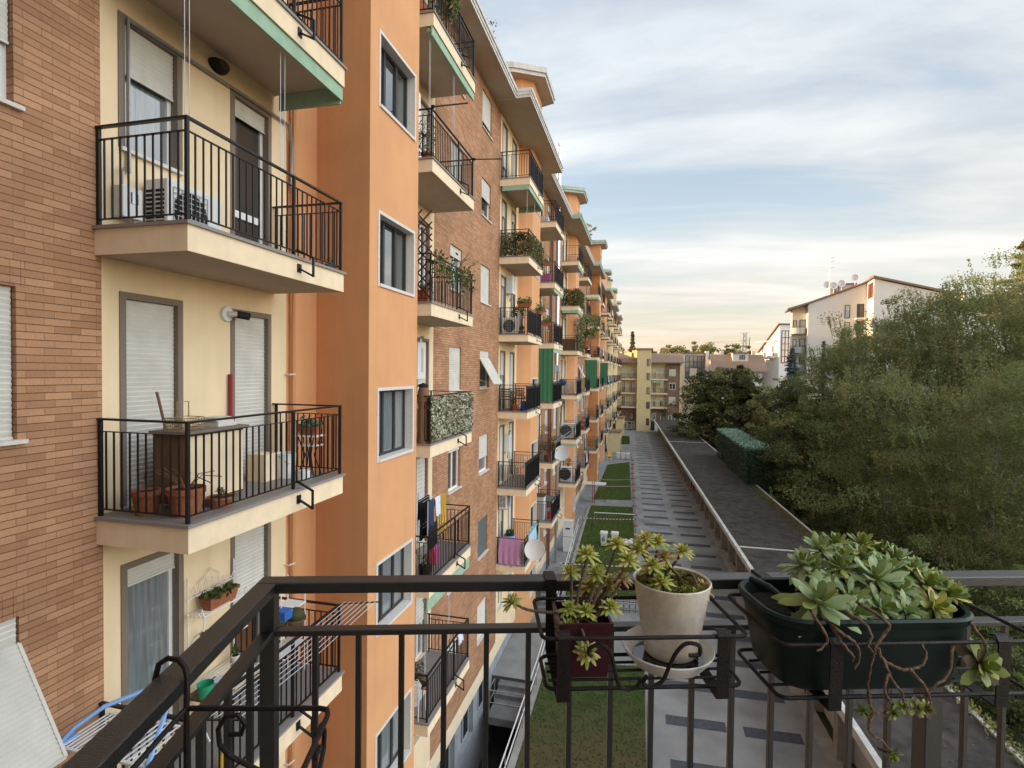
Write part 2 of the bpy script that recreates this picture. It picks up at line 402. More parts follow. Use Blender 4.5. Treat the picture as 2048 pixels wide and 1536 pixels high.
def glazed(kind, y0, y1, z0, z1, x, shut=0., fm='white', glass='glass', sill=None, mull=1, shm='shutter', tilt=False, stone=False, pitch=.055, rail=None, label=None):
    """a window or balcony door: frame > pane, shutter, sill, stone surround"""
    f = frame_mb(x-.09, y0, y1, z0, z1, mull=mull, rail=rail).build(kind, M[fm], BLD)
    if label: f['label'] = label
    p = MB(); p.face([(x-.12,y0,z0),(x-.12,y1,z0),(x-.12,y1,z1),(x-.12,y0,z1)])
    p.build('pane', M[glass], f)
    if shut > 0 and not tilt:
        shutter_mb(x-.055, y0+.01, y1-.01, z1, z1-(z1-z0)*shut+.03, pitch).build('shutter', M[shm], f)
    if tilt:       # roller shutter pushed out on its arms
        s = MB(); n = 24; h = z1-z0; zt = z1-h*.18
        L = h*.80; A = R(30)
        shutter_mb(x-.03, y0+.01, y1-.01, z1, zt, pitch).build('shutter', M[shm], f)
        for i in range(n):
            a, b = i/n, (i+1)/n
            P = lambda t, o=0: (x-.02+math.sin(A)*L*t+o, zt-math.cos(A)*L*t)
            (xa,za),(xb,zb) = P(a), P(b); (xm,zm) = P((a+b)/2, .012)
            s.face([(xa,y0,za),(xm,y0,zm),(xm,y1,zm),(xa,y1,za)]); s.face([(xm,y0,zm),(xb,y0,zb),(xb,y1,zb),(xm,y1,zm)])
        (xe,ze) = P(1); (xt,zt2) = P(0)
        for yy in (y0, y1): s.bar((xt,yy,zt2),(xe,yy,ze),.03,.03)
        s.bar((xe,y0,ze),(xe,y1,ze),.03,.03)
        s.tube([(x-.02,y0+.05,z0+.3),(xe*.6+x*.4,y0+.05,ze+.05)], .008, 4); s.tube([(x-.02,y1-.05,z0+.3),(xe*.6+x*.4,y1-.05,ze+.05)], .008, 4)
        q = s.build('shutter', M[shm], f); q['label'] = 'white shutter pushed out at an angle'
    if sill:
        b = MB(); b.box(x-.1, x+.05, y0-.06, y1+.06, z0-.035, z0+.004); b.build('sill', M[sill], f)
    if stone:
        b = MB(); w = .07
        for (a,c) in ((y0-w,y0+.004),(y1-.004,y1+w)): b.box(x-.15, x+.014, a, c, z0, z1-.004)
        b.box(x-.15, x+.014, y0-w, y1+w, z1-.004, z1+w)
        b.build('door_surround' if kind == 'balcony_door' else 'window_surround', M[stone], f)
    return f

# ---- walls section by section
def sec_mats(k): return ('yellow','yellow') if k >= 5 else ('cream','orange')
DOORS_A = ((.32,1.02),(1.97,2.67)); DOORS_B = ((7.15,7.85),(8.3,9.0))
WIN = ((10.62,11.70),(13.70,14.86))
EZ = 22.15
for k in range(NK):
    y = Y0(k); cm, om = M[sec_mats(k)[0]], M[sec_mats(k)[1]]
    big = k in (0, 3); tx = -4.46 if k == 0 else (-4.62 if k == 3 else -5.09)
    t0, t1, t2, t3 = (3.95, 3.66, 5.62, 5.85) if big else (3.33, 3.75, 5.62, 5.80)
    # cream walls with their door openings
    opA, opB = [], []
    for i, z in enumerate(ZS):
        for j, (a, b) in enumerate(DOORS_A):
            z0 = z+.95 if (k == 0 and i == 3 and j == 0) else z+.02
            opA.append((y+a, y+b, z0, z+2.35))
        opB += [(y+a, y+b, z+.02, z+2.35) for a, b in DOORS_B]
    for a, b in DOORS_A: opA.append((y+a, y+b, ZG+.95, ZG+2.3))
    for a, b in DOORS_B: opB.append((y+a, y+b, ZG+.95, ZG+2.3))
    mb = MB(); wall_x(mb, XW, y, y+3.11, ZG-.2, EZ, opA); mb.build('stucco_wall', cm, BLD)
    mb = MB(); wall_x(mb, XW, y+t3, y+9.4, ZG-.2, EZ, opB); mb.build('stucco_wall', cm, BLD)
    # brick
    op = []
    for i, z in enumerate([ZG]+ZS):
        for (a, b) in WIN: op.append((y+a, y+b, z+.96, z+2.30))
    mb = MB(); X = XW+.012
    wall_x(mb, X, y+9.4, y+16.2, ZG-.2, EZ, op, .15)
    mb.face([(X,y+9.4,ZG-.2),(X,y+9.4,EZ),(XW-.3,y+9.4,EZ),(XW-.3,y+9.4,ZG-.2)]); mb.face([(X,y+16.2,ZG-.2),(XW-.3,y+16.2,ZG-.2),(XW-.3,y+16.2,EZ),(X,y+16.2,EZ)])
    mb.build('brick_wall', M['brick'], BLD)
    # stair tower: strip of wall, side, street face with stair windows, cap above the roof
    tw = MB(); zt = 25.2
    wz = [z+.02 for z in ([ZG]+ZS)]
    ow = [(y+t1+.34, y+t2-.2, z, z+1.2) for z in wz] + [(y+t1+.5, y+t2-.3, 23.2, 24.2)]
    wall_x(tw, tx, y+t1, y+t2, -2.5, zt, ow, .2, 0, 1)
    tw.face([(XW-.004,y+3.11,-2.5),(XW-.004,y+t0,-2.5),(XW-.004,y+t0,EZ),(XW-.004,y+3.11,EZ)])
    tw.face([(XW-.004,y+t0,-2.5),(tx,y+t1,-2.5),(tx,y+t1,zt),(XW-.004,y+t0,zt)])
    tw.face([(tx,y+t2,-2.5),(XW-.004,y+t3,-2.5),(XW-.004,y+t3,zt),(tx,y+t2,zt)])
    ya = y+t0-.32 if not big else y+t0
    tw.face([(XW-.004,y+t0,EZ),(-8.2,ya-.4,EZ),(-8.2,ya-.4,zt),(XW-.004,y+t0,zt)])
    tw.face([(XW-.004,y+t3,EZ),(-8.2,y+t3+.3,EZ),(-8.2,y+t3+.3,zt),(XW-.004,y+t3,zt)][::-1])
    tw.face([(-8.2,ya-.4,EZ),(-8.2,y+t3+.3,EZ),(-8.2,y+t3+.3,zt),(-8.2,ya-.4,zt)])
    tower = tw.build('stair_tower', [om, M['white_stone']], BLD)
    o_ = .55
    cap = MB()
    core = [(-8.4,ya-.9),(XW+.05-.25,y+t0-o_*1.15),(tx+o_,y+t1-o_*.55),(tx+o_,y+t2+o_*.5),(XW-.1,y+t3+o_),(-8.4,y+t3+.9)]
    cap.prism(core, zt, zt+.16, 1, 0)
    c2 = [(a+(.06 if a > -8 else 0), b+(-.05 if b < y+t1+.5 else .05)) for a, b in core]
    cap.prism(c2, zt+.16, zt+.40, 0, 0)
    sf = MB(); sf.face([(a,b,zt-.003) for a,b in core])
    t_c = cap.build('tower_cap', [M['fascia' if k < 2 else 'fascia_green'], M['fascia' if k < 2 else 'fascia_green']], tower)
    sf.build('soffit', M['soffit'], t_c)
    # eaves: deep over balconies A and the tower, shallower over balconies B and the brick
    for (ea, eb, ex) in ((y-.95, y+6.94, -4.25), (y+6.94, y+15.25, -4.80)):
        e_ = MB(); G = 1 if k >= 2 else 0
        e_.box(-7, ex, ea, eb, EZ, EZ+.10, 0); e_.box(-7, ex+.025, ea-.02, eb+.02, EZ+.10, EZ+.21, 0); e_.box(-7, ex+.06, ea-.03, eb+.03, EZ+.21, EZ+.33, 0)
        e_o = e_.build('eave', M['fascia_green' if (k >= 2 and ex > -4.5) else 'fascia'], BLD)
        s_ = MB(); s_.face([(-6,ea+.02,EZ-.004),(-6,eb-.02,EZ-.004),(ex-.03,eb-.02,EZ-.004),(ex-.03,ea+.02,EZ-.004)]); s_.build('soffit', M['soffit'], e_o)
    # openings filled
    far = k >= 5
    if not far:
        for i, z in enumerate(ZS):
            r_ = random.Random(100*k+i)
            for j, (a, b) in enumerate(DOORS_A):
                sh = r_.choice([.25,.4,1,1,.7,.15]); kw = {}
                z0 = z+.02; fm = 'white'; gl = r_.choice(['glass','glass_curtain','glass_warm'])
                if k == 0:
                    if i == 3: sh, gl = ((.40,'glass_curtain') if j == 0 else (.11,'glass_warm'))
                    if i == 2: sh = 1.
                    if i == 1: sh, gl = ((.10,'glass_curtain') if j == 0 else (.62,'glass'))
                    if i == 3 and j == 0: z0 = z+.95
                glazed('balcony_door' if z0 < z+.5 else 'stucco_window', y+a, y+b, z0, z+2.35, XW, sh, fm, gl, stone='stone_trim', mull=0 if k == 0 else 1, rail=(z+.75 if (k == 0 and i == 3 and j == 1) else None), sill='white_stone' if z0 > z+.5 else None, pitch=.055 if k < 2 else .11)
            for j, (a, b) in enumerate(DOORS_B):
                if k > 2 and j == 0: continue
                if j == 0 and k > 0: continue
                glazed('balcony_door', y+a, y+b, z+.02, z+2.35, XW, r_.choice([0,.3,.6,1]), 'white', r_.choice(['glass','glass_curtain']), stone='stone_trim', mull=1, pitch=.11)
        for (a, b) in (DOORS_A if k else ()): glazed('stucco_window', y+a, y+b, ZG+.95, ZG+2.3, XW, .5 if k % 2 else 1, 'white', 'glass', sill='white_stone', pitch=.11)
        for i, z in enumerate([ZG]+ZS):
            r_ = random.Random(500*k+i)
            for j, (a, b) in enumerate(WIN):
                sh = r_.choice([1,1,.5,.3,.75]); kw = dict(fm='white', glass=r_.choice(['glass','glass_curtain']), shm='shutter')
                if k == 0:
                    sh = {(6,1):.8,(5,1):.5,(4,1):1,(4,0):.25,(3,0):1,(2,0):.12,(2,1):.62,(1,1):1,(1,0):.3,(0,1):.9,(0,0):.4}.get((i,j), 1)
                    if (i,j) == (3,1): kw['tilt'] = True
                    if (i,j) in ((1,1),): kw['shm'] = 'shutter_grey'
                    if (i,j) == (2,0): kw['glass'] = 'glass_warm'
                if k == 2 and i in (3,4) and j == 0: kw['tilt'] = True
                glazed('window', y+a, y+b, z+.96, z+2.30, XW+.012, sh, sill='white_stone', mull=1 if j == 0 else 0, pitch=.055 if k == 0 else .11, **kw)
    else:
        d_ = MB(); w_ = MB()
        for z in ZS:
            for (a, b) in DOORS_A+DOORS_B: d_.box(XW-.1, XW-.08, y+a, y+b, z, z+2.35)
        for z in [ZG]+ZS:
            for (a, b) in WIN: w_.box(XW-.1, XW-.08, y+a, y+b, z+.9, z+2.3)
        tag(d_.build('balcony_door', M['shutter'], BLD), kind='stuff'); tag(w_.build('window', M['shutter'], BLD), kind='stuff')
    for n_, z in enumerate(wz+[23.2]):
        top = n_ == len(wz)
        a, b, c, d = (y+t1+.34, y+t2-.2, z, z+1.2) if not top else (y+t1+.5, y+t2-.3, 23.2, 24.2)
        f = frame_mb(tx-.16, a, b, c, d, .05, 2, .05).build('stair_window', M['dark_frame'], BLD)
        p = MB(); p.face([(tx-.19,a,c),(tx-.19,b,c),(tx-.19,b,d),(tx-.19,a,d)]); p.build('pane', M['glass_curtain' if (k == 0 and z < 13) else 'glass'], f)
        if not top and k < 5:
            s = MB(); w = .05
            for (p0,p1) in ((a-w,a+.004),(b-.004,b+w)): s.box(tx-.02, tx+.012, p0, p1, c-w, d+w)
            s.box(tx-.02, tx+.012, a+.004, b-.004, d-.004, d+w); s.box(tx-.19, tx+.03, a+.0045, b-.0045, c-w, c+.004); s.build('window_surround', M['white_stone'], f)
# brick end section beside the viewer
op = [(2.45, 3.74, z+.90, z+2.31) for z in ZS]
mb = MB(); X = XW+.035
wall_x(mb, X, -2.4, 4.545, -2.5, EZ, op, .16)
mb.face([(X,4.545,-2.5),(XW-.3,4.545,-2.5),(XW-.3,4.545,EZ),(X,4.545,EZ)])
mb.build('brick_wall', M['brick'], BLD)
for i, z in enumerate(ZS):
    lin = MB()
    glazed('window', 2.45, 3.74, z+.90, z+2.31, X, [1,.96,1,.62,1,1][i] if i != 1 else .3, sill='white_stone', mull=1, tilt=(i == 1), glass='glass_curtain')
    # soldier course of upright bricks over the opening, a touch proud
    for q in range(17):
        yy = 2.37+q*.088
        lin.box(X, X+.004, yy+.003, yy+.081, z+2.315, z+2.56)
    lin.build('brick_lintel', M['brick'], BLD)
# plinth band, basement wall, core, roof
mb = MB(); mb.box(XW-.3, XW+.03, 4.55, 118, .55, ZG-.2); mb.build('plinth_band', M['cream_side'], BLD)
bw = [(a, a+1.30, -.75, .50) for k in range(1) for a in (Y0(k)+6.4, Y0(k)+8.3, Y0(k)+10.2, Y0(k)+12.1, Y0(k)+13.9)]
mb = MB(); wall_x(mb, XW-.01, 4.55, 118, -2.5, .55, bw, .25); mb.build('basement_wall', M['basement'], BLD)
for (a,b,c,d) in bw:
    f = frame_mb(XW-.17, a, b, c, d, .045, 1, .05).build('basement_window', M['plastic_grey'], BLD)
    p = MB(); p.face([(XW-.2,a,c),(XW-.2,b,c),(XW-.2,b,d),(XW-.2,a,d)]); p.build('pane', M['black'], f)
mb = MB(); mb.box(-16.5, -16.2, -2.4, 118, -2.5, EZ+.3); mb.box(-16.2, -5.9, 117.7, 118, -2.5, EZ+.3); mb.box(-16.2, -5.9, -2.4, -2.1, -2.5, EZ+.3)
mb.build('rear_wall', M['orange'], BLD)
mb = MB(); n = [(-16.8,EZ+.05),(-5.2,EZ+.05),(-5.2,EZ+.36),(-11,EZ+1.3),(-16.8,EZ+.36)]
mb.face([(a,-2.4,b) for a,b in n]); mb.face([(a,118.1,b) for a,b in n][::-1])
for i in range(5):
    (a,b),(c,d) = n[i], n[(i+1)%5]; mb.face([(a,-2.4,b),(a,118.1,b),(c,118.1,d),(c,-2.4,d)])
mb.build('roof', M['tile'], BLD)
e_ = MB(); e_.box(-7, -4.8, -2.4, Y0(0)-.95, EZ, EZ+.33); e_.build('eave', M['fascia'], BLD)

# ---- balconies
BL, BD = 2.87, XB-XW
def balcony_proto():
    s = MB(); s.box(0, BD, 0, BL, -.30, -.035, 0)
    s.face([(0.02,.02,-.302),(0.02,BL-.02,-.302),(BD-.02,BL-.02,-.302),(BD-.02,.02,-.302)], 1)  # underside coloured greyer than the slab, standing in for its shade
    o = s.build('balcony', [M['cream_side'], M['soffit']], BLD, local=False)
    e = MB(); e.box(0, BD+.03, -.03, BL+.03, -.035, 0); e.build('stone_edge', M['granite'], o, local=True)
    r = MB(); fx = BD-.035; y0, y1 = .03, BL-.03
    for (p, q) in (((.03,y0),(fx,y0)),((fx,y0),(fx,y1)),((fx,y1),(.03,y1))):
        for z, h, w in ((.90,.010,.028),(.075,.012,.028)): r.bar((*p,z),(*q,z),w,h)
        Ld = math.dist(p,q); n = max(2, round(Ld/.104))
        for i in range(1, n):
            t = i/n; xx, yy = p[0]+(q[0]-p[0])*t, p[1]+(q[1]-p[1])*t
            r.box(xx-.0075, xx+.0075, yy-.0075, yy+.0075, .075, .90)
    for (xx,yy) in ((fx,y0),(fx,y1),(fx,BL*.60),(.06,y0),(.06,y1)): r.box(xx-.017, xx+.017, yy-.017, yy+.017, -.005 if xx < 1 else -.06, 1.02)
    r.build('railing', M['iron'], o, local=True)
    h = MB(); h.bar((.0,y0,1.03),(fx+.022,y0,1.03),.045,.022); h.bar((fx,y0+.022,1.03),(fx,y1-.022,1.03),.045,.022); h.bar((fx+.022,y1,1.03),(0,y1,1.03),.045,.022)
    h.build('handrail', M['iron'], o, local=True)
    b = MB(); yb = BL*.60+.06
    b.bar((fx,yb,.10),(fx+.25,yb,-.02),.028,.022); b.bar((fx+.25,yb,-.01),(fx+.25,yb,-.265),.028,.022,up=(1,0,0)); b.bar((fx+.25,yb,-.255),(fx+.045,yb,-.15),.028,.022); b.box(fx+.036, fx+.05, yb-.04, yb+.04, -.20, -.09)
    b.build('bracket', M['iron'], o, local=True)
    return o
BALC = {}
proto = balcony_proto()
for k in range(NK):
    for side, off in (('A', -.045), ('B', 6.28)):
        for i, z in enumerate(ZS):
            o = proto if not BALC else dup(proto, parent=BLD)
            o.location = (XW, Y0(k)+off, z); BALC[(k,side,i)] = o
def valance(k, side, i, front=True, near=False, far=False, col='green_awning', h=.19):
    b = BALC[(k,side,i)]; m = MB(); z0, z1 = -.305-h, -.305
    if front:
        m.box(BD-.06, BD-.03, 0, BL, z0, z1); m.tube([(BD-.12,.03,z1-.06),(BD-.12,BL-.03,z1-.06)], .045, 8)
    if near: m.box(.1, BD-.06, 0, .03, z0, z1)
    if far: m.box(.1, BD-.06, BL-.03, BL, z0-.05, z1)
    a = m.build('awning', M[col], b, local=True); a['label'] = 'green awning rolled up under the slab'
    c = MB()
    for yy in (.10, .16, BL*.55, BL*.58): MB().tube([(BD-.13, yy, z0), (BD-.13, yy, -2.0)], .004, 4).build('awning_cord', M['cloth_white'], b, local=True)
valance(0,'A',4,far=True); valance(0,'B',5); valance(0,'B',1,h=.3); valance(0,'B',3,front=False,near=True,h=.01) if False else None
valance(1,'A',5,near=True,far=True); valance(1,'B',3,near=True); valance(2,'A',4,near=True); valance(1,'B',4); valance(2,'B',4,near=True); valance(2,'A',1,near=True); valance(2,'A',2); valance(3,'A',5,near=True); valance(3,'A',3,near=True); valance(2,'A',5)
def drop_curtain(k, side, i, hgt, col='green_curtain'):
    b = BALC[(k,side,i)]; m = MB(); n = 14
    for a in range(n):
        x0, x1 = .08+a*(BD-.12)/n, .08+(a+1)*(BD-.12)/n; w0, w1 = .012*math.sin(a*2.1), .012*math.sin((a+1)*2.1)
        m.face([(x0,-.03+w0,-.3),(x1,-.03+w1,-.3),(x1,-.03+w1,-hgt),(x0,-.03+w0,-hgt)])
    o = m.build('drop_awning', M[col], b, local=True); o['label'] = 'green canvas let down to the balcony below'
drop_curtain(1,'B',3,3.0); drop_curtain(3,'A',3,2.95); drop_curtain(4,'A',3,2.9)
# ropes of the topmost awning over the near balcony
# ---- pipes and fittings that belong to the building
def pipe(name, pts, r, m, n=8): return MB().tube(pts, r, n).build(name, M[m], BLD, smooth=True)
pipe('gas_pipe', [(XW+.04,4.86,14.15),(XW+.04,4.86,15.83),(XW+.04,7.62,15.90),(XW+.08,7.66,15.6),(XW+.08,7.66,14.9)], .024, 'pipe')
pipe('drain_pipe', [(XW+.08,7.72,-2.4),(XW+.08,7.72,22.1)], .035, 'pipe_orange')
cl = MB()
for z in (5.5,8.8,11.9,14.6): cl.tube([(XW,7.60,z),(XW+.09,7.60,z),(XW+.11,7.72,z)], .015, 5)
cl.build('pipe_clamp', M['white_stone'], BLD)
fl = pipe('steel_flue', [(-5.30,33.3,12.4),(-5.30,33.3,25.9)], .135, 'steel', 14); MB().lathe([(.10,25.9),(.17,25.9),(.17,26.05),(.01,26.12)],(-5.30,33.3,0),14).build('flue_cap', M['steel'], fl)
fb = MB(); fb.box(-5.5,-5.1,33.1,33.5,12.0,12.4); fb.build('flue_box', M['plastic_grey'], fl)
pipe('drain_pipe', [(XW+.1,32.2,-1),(XW+.1,32.2,22.1)], .05, 'copper'); pipe('drain_pipe', [(XW+.1,32.75,-1),(XW+.1,32.75,22.1)], .06, 'copper')
pipe('drain_pipe', [(-5.2,33.3,-1),(-5.2,33.3,12)], .07, 'pipe')
ch = MB(); ch.box(-6.4,-5.7,21.7,22.4,22.3,24.3); ch_o = ch.build('chimney', M['orange'], BLD); c2 = MB()
for q in range(4): c2.lathe([(.01,24.3+q*.12),(.26,24.3+q*.12),(.26,24.37+q*.12),(.01,24.40+q*.12)],(-6.05,22.05,0),14)
c2.build('chimney_cowl', M['pipe_orange'], ch_o)
for (yy,xx,h) in ((88.2,-5.9,26.6),(104,-5.9,26.9)):
    c = MB(); c.box(xx-.6,xx+.6,yy-.5,yy+.5,24.5,h); co_ = c.build('chimney', M['yellow'], BLD); c = MB(); c.box(xx-.75,xx+.75,yy-.65,yy+.65,h,h+.2); c.box(xx-.4,xx+.4,yy-.4,yy+.4,h+.2,h+.6); c.build('chimney_cowl', M['roof'], co_)
# ------------------------------------------------------------------ courtyard: ground, path, lawns, light well, garages
M['ground'] = mat('ground_earth', (.085,.075,.05), 1, noise=.5, nscale=.6, bump=.5, bscale=8, col2=(.06,.075,.03))
M['yard'] = mat('yard_concrete', (.27,.27,.265), .95, noise=.25, nscale=.9, bump=.3, bscale=30)
M['path'] = mat('path_concrete', (.315,.31,.30), .95, noise=.38, nscale=.55, bump=.5, bscale=40, detail=14)
M['slab_dark'] = mat('dark_slab', (.085,.09,.105), .85, noise=.3, nscale=7)
M['edge'] = mat('kerb_concrete', (.36,.34,.31), .95, noise=.3, nscale=2, bump=.3, bscale=40)
M['grass'] = mat('lawn', (.085,.14,.024), 1, col2=(.070,.095,.024), nscale=1.3, bump=.8, bscale=90, detail=10)
M['grass_dry'] = mat('lawn_dry', (.12,.12,.032), 1, col2=(.075,.095,.02), nscale=1.1, bump=.9, bscale=70, detail=10)
M['bitumen'] = mat('bitumen_roof', (.034,.029,.027), .95, nscale=2.2, bump=.35, bscale=60, detail=15, col2=(.075,.063,.054))
M['coping'] = mat('metal_coping', (.62,.60,.56), .5, noise=.25, nscale=3)
M['blade'] = leafmat('grass_blade', (.075,.125,.024), (.13,.155,.045))
M['blade_dry'] = leafmat('grass_blade_dry', (.060,.075,.02), (.115,.10,.04))

mb = MB()
xs, ys = [-900,-6.3,-3.62,900], [-60,4.5,20.3,1800]
for i in range(3):
    for j in range(3):
        if i == 1 and j == 1: continue
        mb.face([(xs[i],ys[j],-.03),(xs[i+1],ys[j],-.03),(xs[i+1],ys[j+1],-.03),(xs[i],ys[j+1],-.03)])
structure(mb.build('ground', M['ground'], origin=(0,0,0)), 'bare earth and rough grass around the buildings', 'ground')
PL = lambda y: .85-.0285*y
PR = lambda y: 6.27-.031*y
mb = MB(); mb.face([(-5.63,20.3,-.012),(PL(20.3),20.3,-.012),(PL(115.4),115.4,-.012),(-5.63,115.4,-.012)]); mb.face([(-3.6,-8,-.012),(PL(-8),-8,-.012),(PL(20.3),20.3,-.012),(-3.6,20.3,-.012)])
structure(mb.build('courtyard', M['yard'], origin=(-3,50,0)), 'grey concrete courtyard strip along the foot of the long building', 'courtyard')
mb = MB(); n = 12
for i in range(n):
    a, b = -8+123.4*i/n, -8+123.4*(i+1)/n
    mb.face([(PL(a),a,0),(PR(a)+.45,a,0),(PR(b)+.45,b,0),(PL(b),b,0)])
for q in range(-5, 43):
    y = 19.2+2.24*q
    for (c, d) in ((.63,2.60),(3.16,4.97)):
        x0, x1 = PL(y)+c, PL(y)+d
        mb.face([(x0,y-.27,.005),(x1,y-.20,.005),(x1,y+.34,.005),(x0,y+.27,.005)], 1)
structure(mb.build('footpath', [M['path'], M['slab_dark']], origin=(2,50,0)), 'pale concrete footpath with two columns of dark slabs', 'footpath')
mb = MB()
for i in range(24):
    a, b = -8+123.4*i/24, -8+123.4*(i+1)/24
    mb.face([(PR(a)+.02,a,.006),(PR(a)+.50,a,.07),(PR(b)+.50,b,.07),(PR(b)+.02,b,.006)])
structure(mb.build('gutter', M['edge'], origin=(4,50,0)), 'sloping concrete gutter strip below the garage wall', 'gutter')

def lawn(poly, m, blade, label, n, h=.05):
    mb = MB(); mb.face([(a,b,.012) for a,b in poly])
    o = structure(mb.build('lawn', M[m], origin=(sum(p[0] for p in poly)/len(poly), sum(p[1] for p in poly)/len(poly), 0)), label, 'lawn')
    # grass blades, one uncountable mass
    xs = [p[0] for p in poly]; ys = [p[1] for p in poly]
    P = NR.uniform((min(xs),min(ys)), (max(xs),max(ys)), (int(n*1.4),2))
    def inside(x, y):
        c = np.ones(len(x), bool); k = len(poly)
        a2 = sum(poly[i][0]*poly[(i+1)%k][1]-poly[(i+1)%k][0]*poly[i][1] for i in range(k)); sg = 1 if a2 > 0 else -1
        for i in range(k):
            (x0,y0),(x1,y1) = poly[i], poly[(i+1)%k]; c &= sg*((x1-x0)*(y-y0)-(y1-y0)*(x-x0)) > 0
        return c
    P = P[inside(P[:,0],P[:,1])]; k = len(P)
    a = NR.uniform(0,6.28,k); hh = h*NR.uniform(.5,1.5,k); w = .012+.02*NR.random(k)
    d = np.stack([np.cos(a)*w, np.sin(a)*w, 0*a],1); base = np.column_stack([P, np.full(k,.012)])
    tip = base+np.stack([NR.normal(0,.03,k),NR.normal(0,.03,k),hh],1)
    V = np.stack([base-d, base+d, tip],1).reshape(-1,3)
    raw_mesh('grass', V, np.arange(3*k).reshape(-1,3), M[blade], None, 'stuff', 'blades of grass standing in the '+label.split(' lawn')[0]+' lawn')
def raw_mesh(name, V, F, m, parent=None, kind=None, label=None, cat=None):
    me = bpy.data.meshes.new(name); V = np.asarray(V, np.float32); F = np.asarray(F, np.int32); k = F.shape[1]
    org = np.zeros(3, np.float32)
    if parent is None: org = np.array([V[:,0].mean(), V[:,1].mean(), V[:,2].min()], np.float32); V = V-org
    me.vertices.add(len(V)); me.vertices.foreach_set('co', V.ravel())
    me.loops.add(F.size); me.loops.foreach_set('vertex_index', F.ravel())
    me.polygons.add(len(F)); me.polygons.foreach_set('loop_start', np.arange(0,F.size,k,dtype=np.int32)); me.polygons.foreach_set('loop_total', np.full(len(F),k,np.int32))
    me.materials.append(m); me.update(calc_edges=True)
    o = bpy.data.objects.new(name, me); COL.objects.link(o)
    if parent is None: o.location = org.tolist()
    else: o.parent = parent
    if kind: o['kind'] = kind
    if label: o['label'] = label
    if cat: o['category'] = cat
    elif kind == 'stuff' and parent is None: o['category'] = 'grass'
    return o
def worn_lawn():
    m = mat('lawn_worn', (.050,.080,.014), 1, col2=(.034,.055,.012), nscale=2.2, bump=.8, bscale=80, detail=10); nt = m.node_tree; N = nt.nodes; L = nt.links; b = N['Principled BSDF']
    src = b.inputs['Base Color'].links[0].from_socket
    g = N.new('ShaderNodeNewGeometry'); sp = N.new('ShaderNodeSeparateXYZ'); L.new(g.outputs['Position'], sp.inputs[0])
    nz = N.new('ShaderNodeTexNoise'); nz.inputs['Scale'].default_value = .9; nz.inputs['Detail'].default_value = 10; nz.inputs['Roughness'].default_value = .7; L.new(g.outputs['Position'], nz.inputs['Vector'])
    ad = N.new('ShaderNodeMath'); ad.operation = 'MULTIPLY_ADD'; L.new(nz.outputs[0], ad.inputs[0]); ad.inputs[1].default_value = 7; L.new(sp.outputs[1], ad.inputs[2])
    r = N.new('ShaderNodeMapRange'); r.inputs['From Min'].default_value = 20.4; r.inputs['From Max'].default_value = 23.2; L.new(ad.outputs[0], r.inputs[0])
    mx = N.new('ShaderNodeMix'); mx.data_type = 'RGBA'; mx.inputs['A'].default_value = (.085,.072,.030,1); L.new(src, mx.inputs['B']); L.new(r.outputs[0], mx.inputs['Factor']); L.new(mx.outputs['Result'], b.inputs['Base Color'])
    return m
M['grass_worn'] = worn_lawn()
lawn([(-3.40,-4),(.45,-4),(.22,22.5),(-3.86,21.6)], 'grass_worn', 'blade_dry', 'worn lawn nearest the viewer, yellowish below and green towards the steps', 9000)
lawn([(-4.25,28.6),(-.15,29.2),(-.78,49.0),(-4.39,48.6)], 'grass', 'blade', 'green lawn with the two numbered bins', 20000)
lawn([(-4.46,51.0),(-.98,51.8),(-1.72,73.7),(-4.42,70.6)], 'grass', 'blade', 'green lawn beyond the white canopy', 16000)
lawn([(-3.70,91.5),(-2.15,92.0),(-2.5,104.0),(-3.75,103.5)], 'grass', 'blade', 'small far lawn beside the yellow sheds', 5000, .06)

# light well beside the basement
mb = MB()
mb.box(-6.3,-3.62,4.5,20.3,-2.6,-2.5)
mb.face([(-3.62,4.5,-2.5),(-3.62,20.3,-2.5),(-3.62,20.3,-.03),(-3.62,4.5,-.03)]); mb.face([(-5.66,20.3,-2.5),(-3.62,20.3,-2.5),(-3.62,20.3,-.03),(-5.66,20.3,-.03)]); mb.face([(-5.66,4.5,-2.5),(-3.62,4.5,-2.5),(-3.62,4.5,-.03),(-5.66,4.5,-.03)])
M['well_shade'] = mat('shaded_well_concrete', (.075,.073,.07), .95, noise=.4, nscale=1.2); M['step'] = mat('darkened_steps', (.20,.20,.20), .9, noise=.3, nscale=3, bump=.3, bscale=40)  # shade of the sunken well put into its colour; steps toned down too
structure(mb.build('light_well', M['well_shade'], origin=(-4.6,12,-2.5)), 'dark sunken concrete light well beside the basement windows', 'light well')
mb = MB(); mb.prism([(-3.62,4.5),(-3.42,4.5),(-3.66,20.3),(-3.86,20.3)], -.03, .12); mb.prism([(-3.86,20.3),(-3.66,20.3),(-4.45,48),(-4.62,48)], -.02, .12)
structure(mb.build('kerb', M['edge'], origin=(-3.9,24,0)), 'concrete kerb between the light well and the lawns', 'kerb')
t = thing('handrail', 'pale tubular handrail along the edge of the light well', 'handrail', (-3.75,18,.1))
mb = MB(); pts = [(-3.55,4.6),(-3.76,20.0),(-4.55,40)]
for z in (.62,1.05): mb.tube([(a,b,z) for a,b in pts], .022, 6)
mb.build('rail', M['plastic_white'], t)
for i in range(15):
    f = i/14; y = 4.8+35*f; x = np.interp(y,[4.6,20,40],[-3.55,-3.76,-4.55]); MB().tube([(x,y,.1),(x,y,1.05)], .018, 5).build('post', M['pipe'], t)
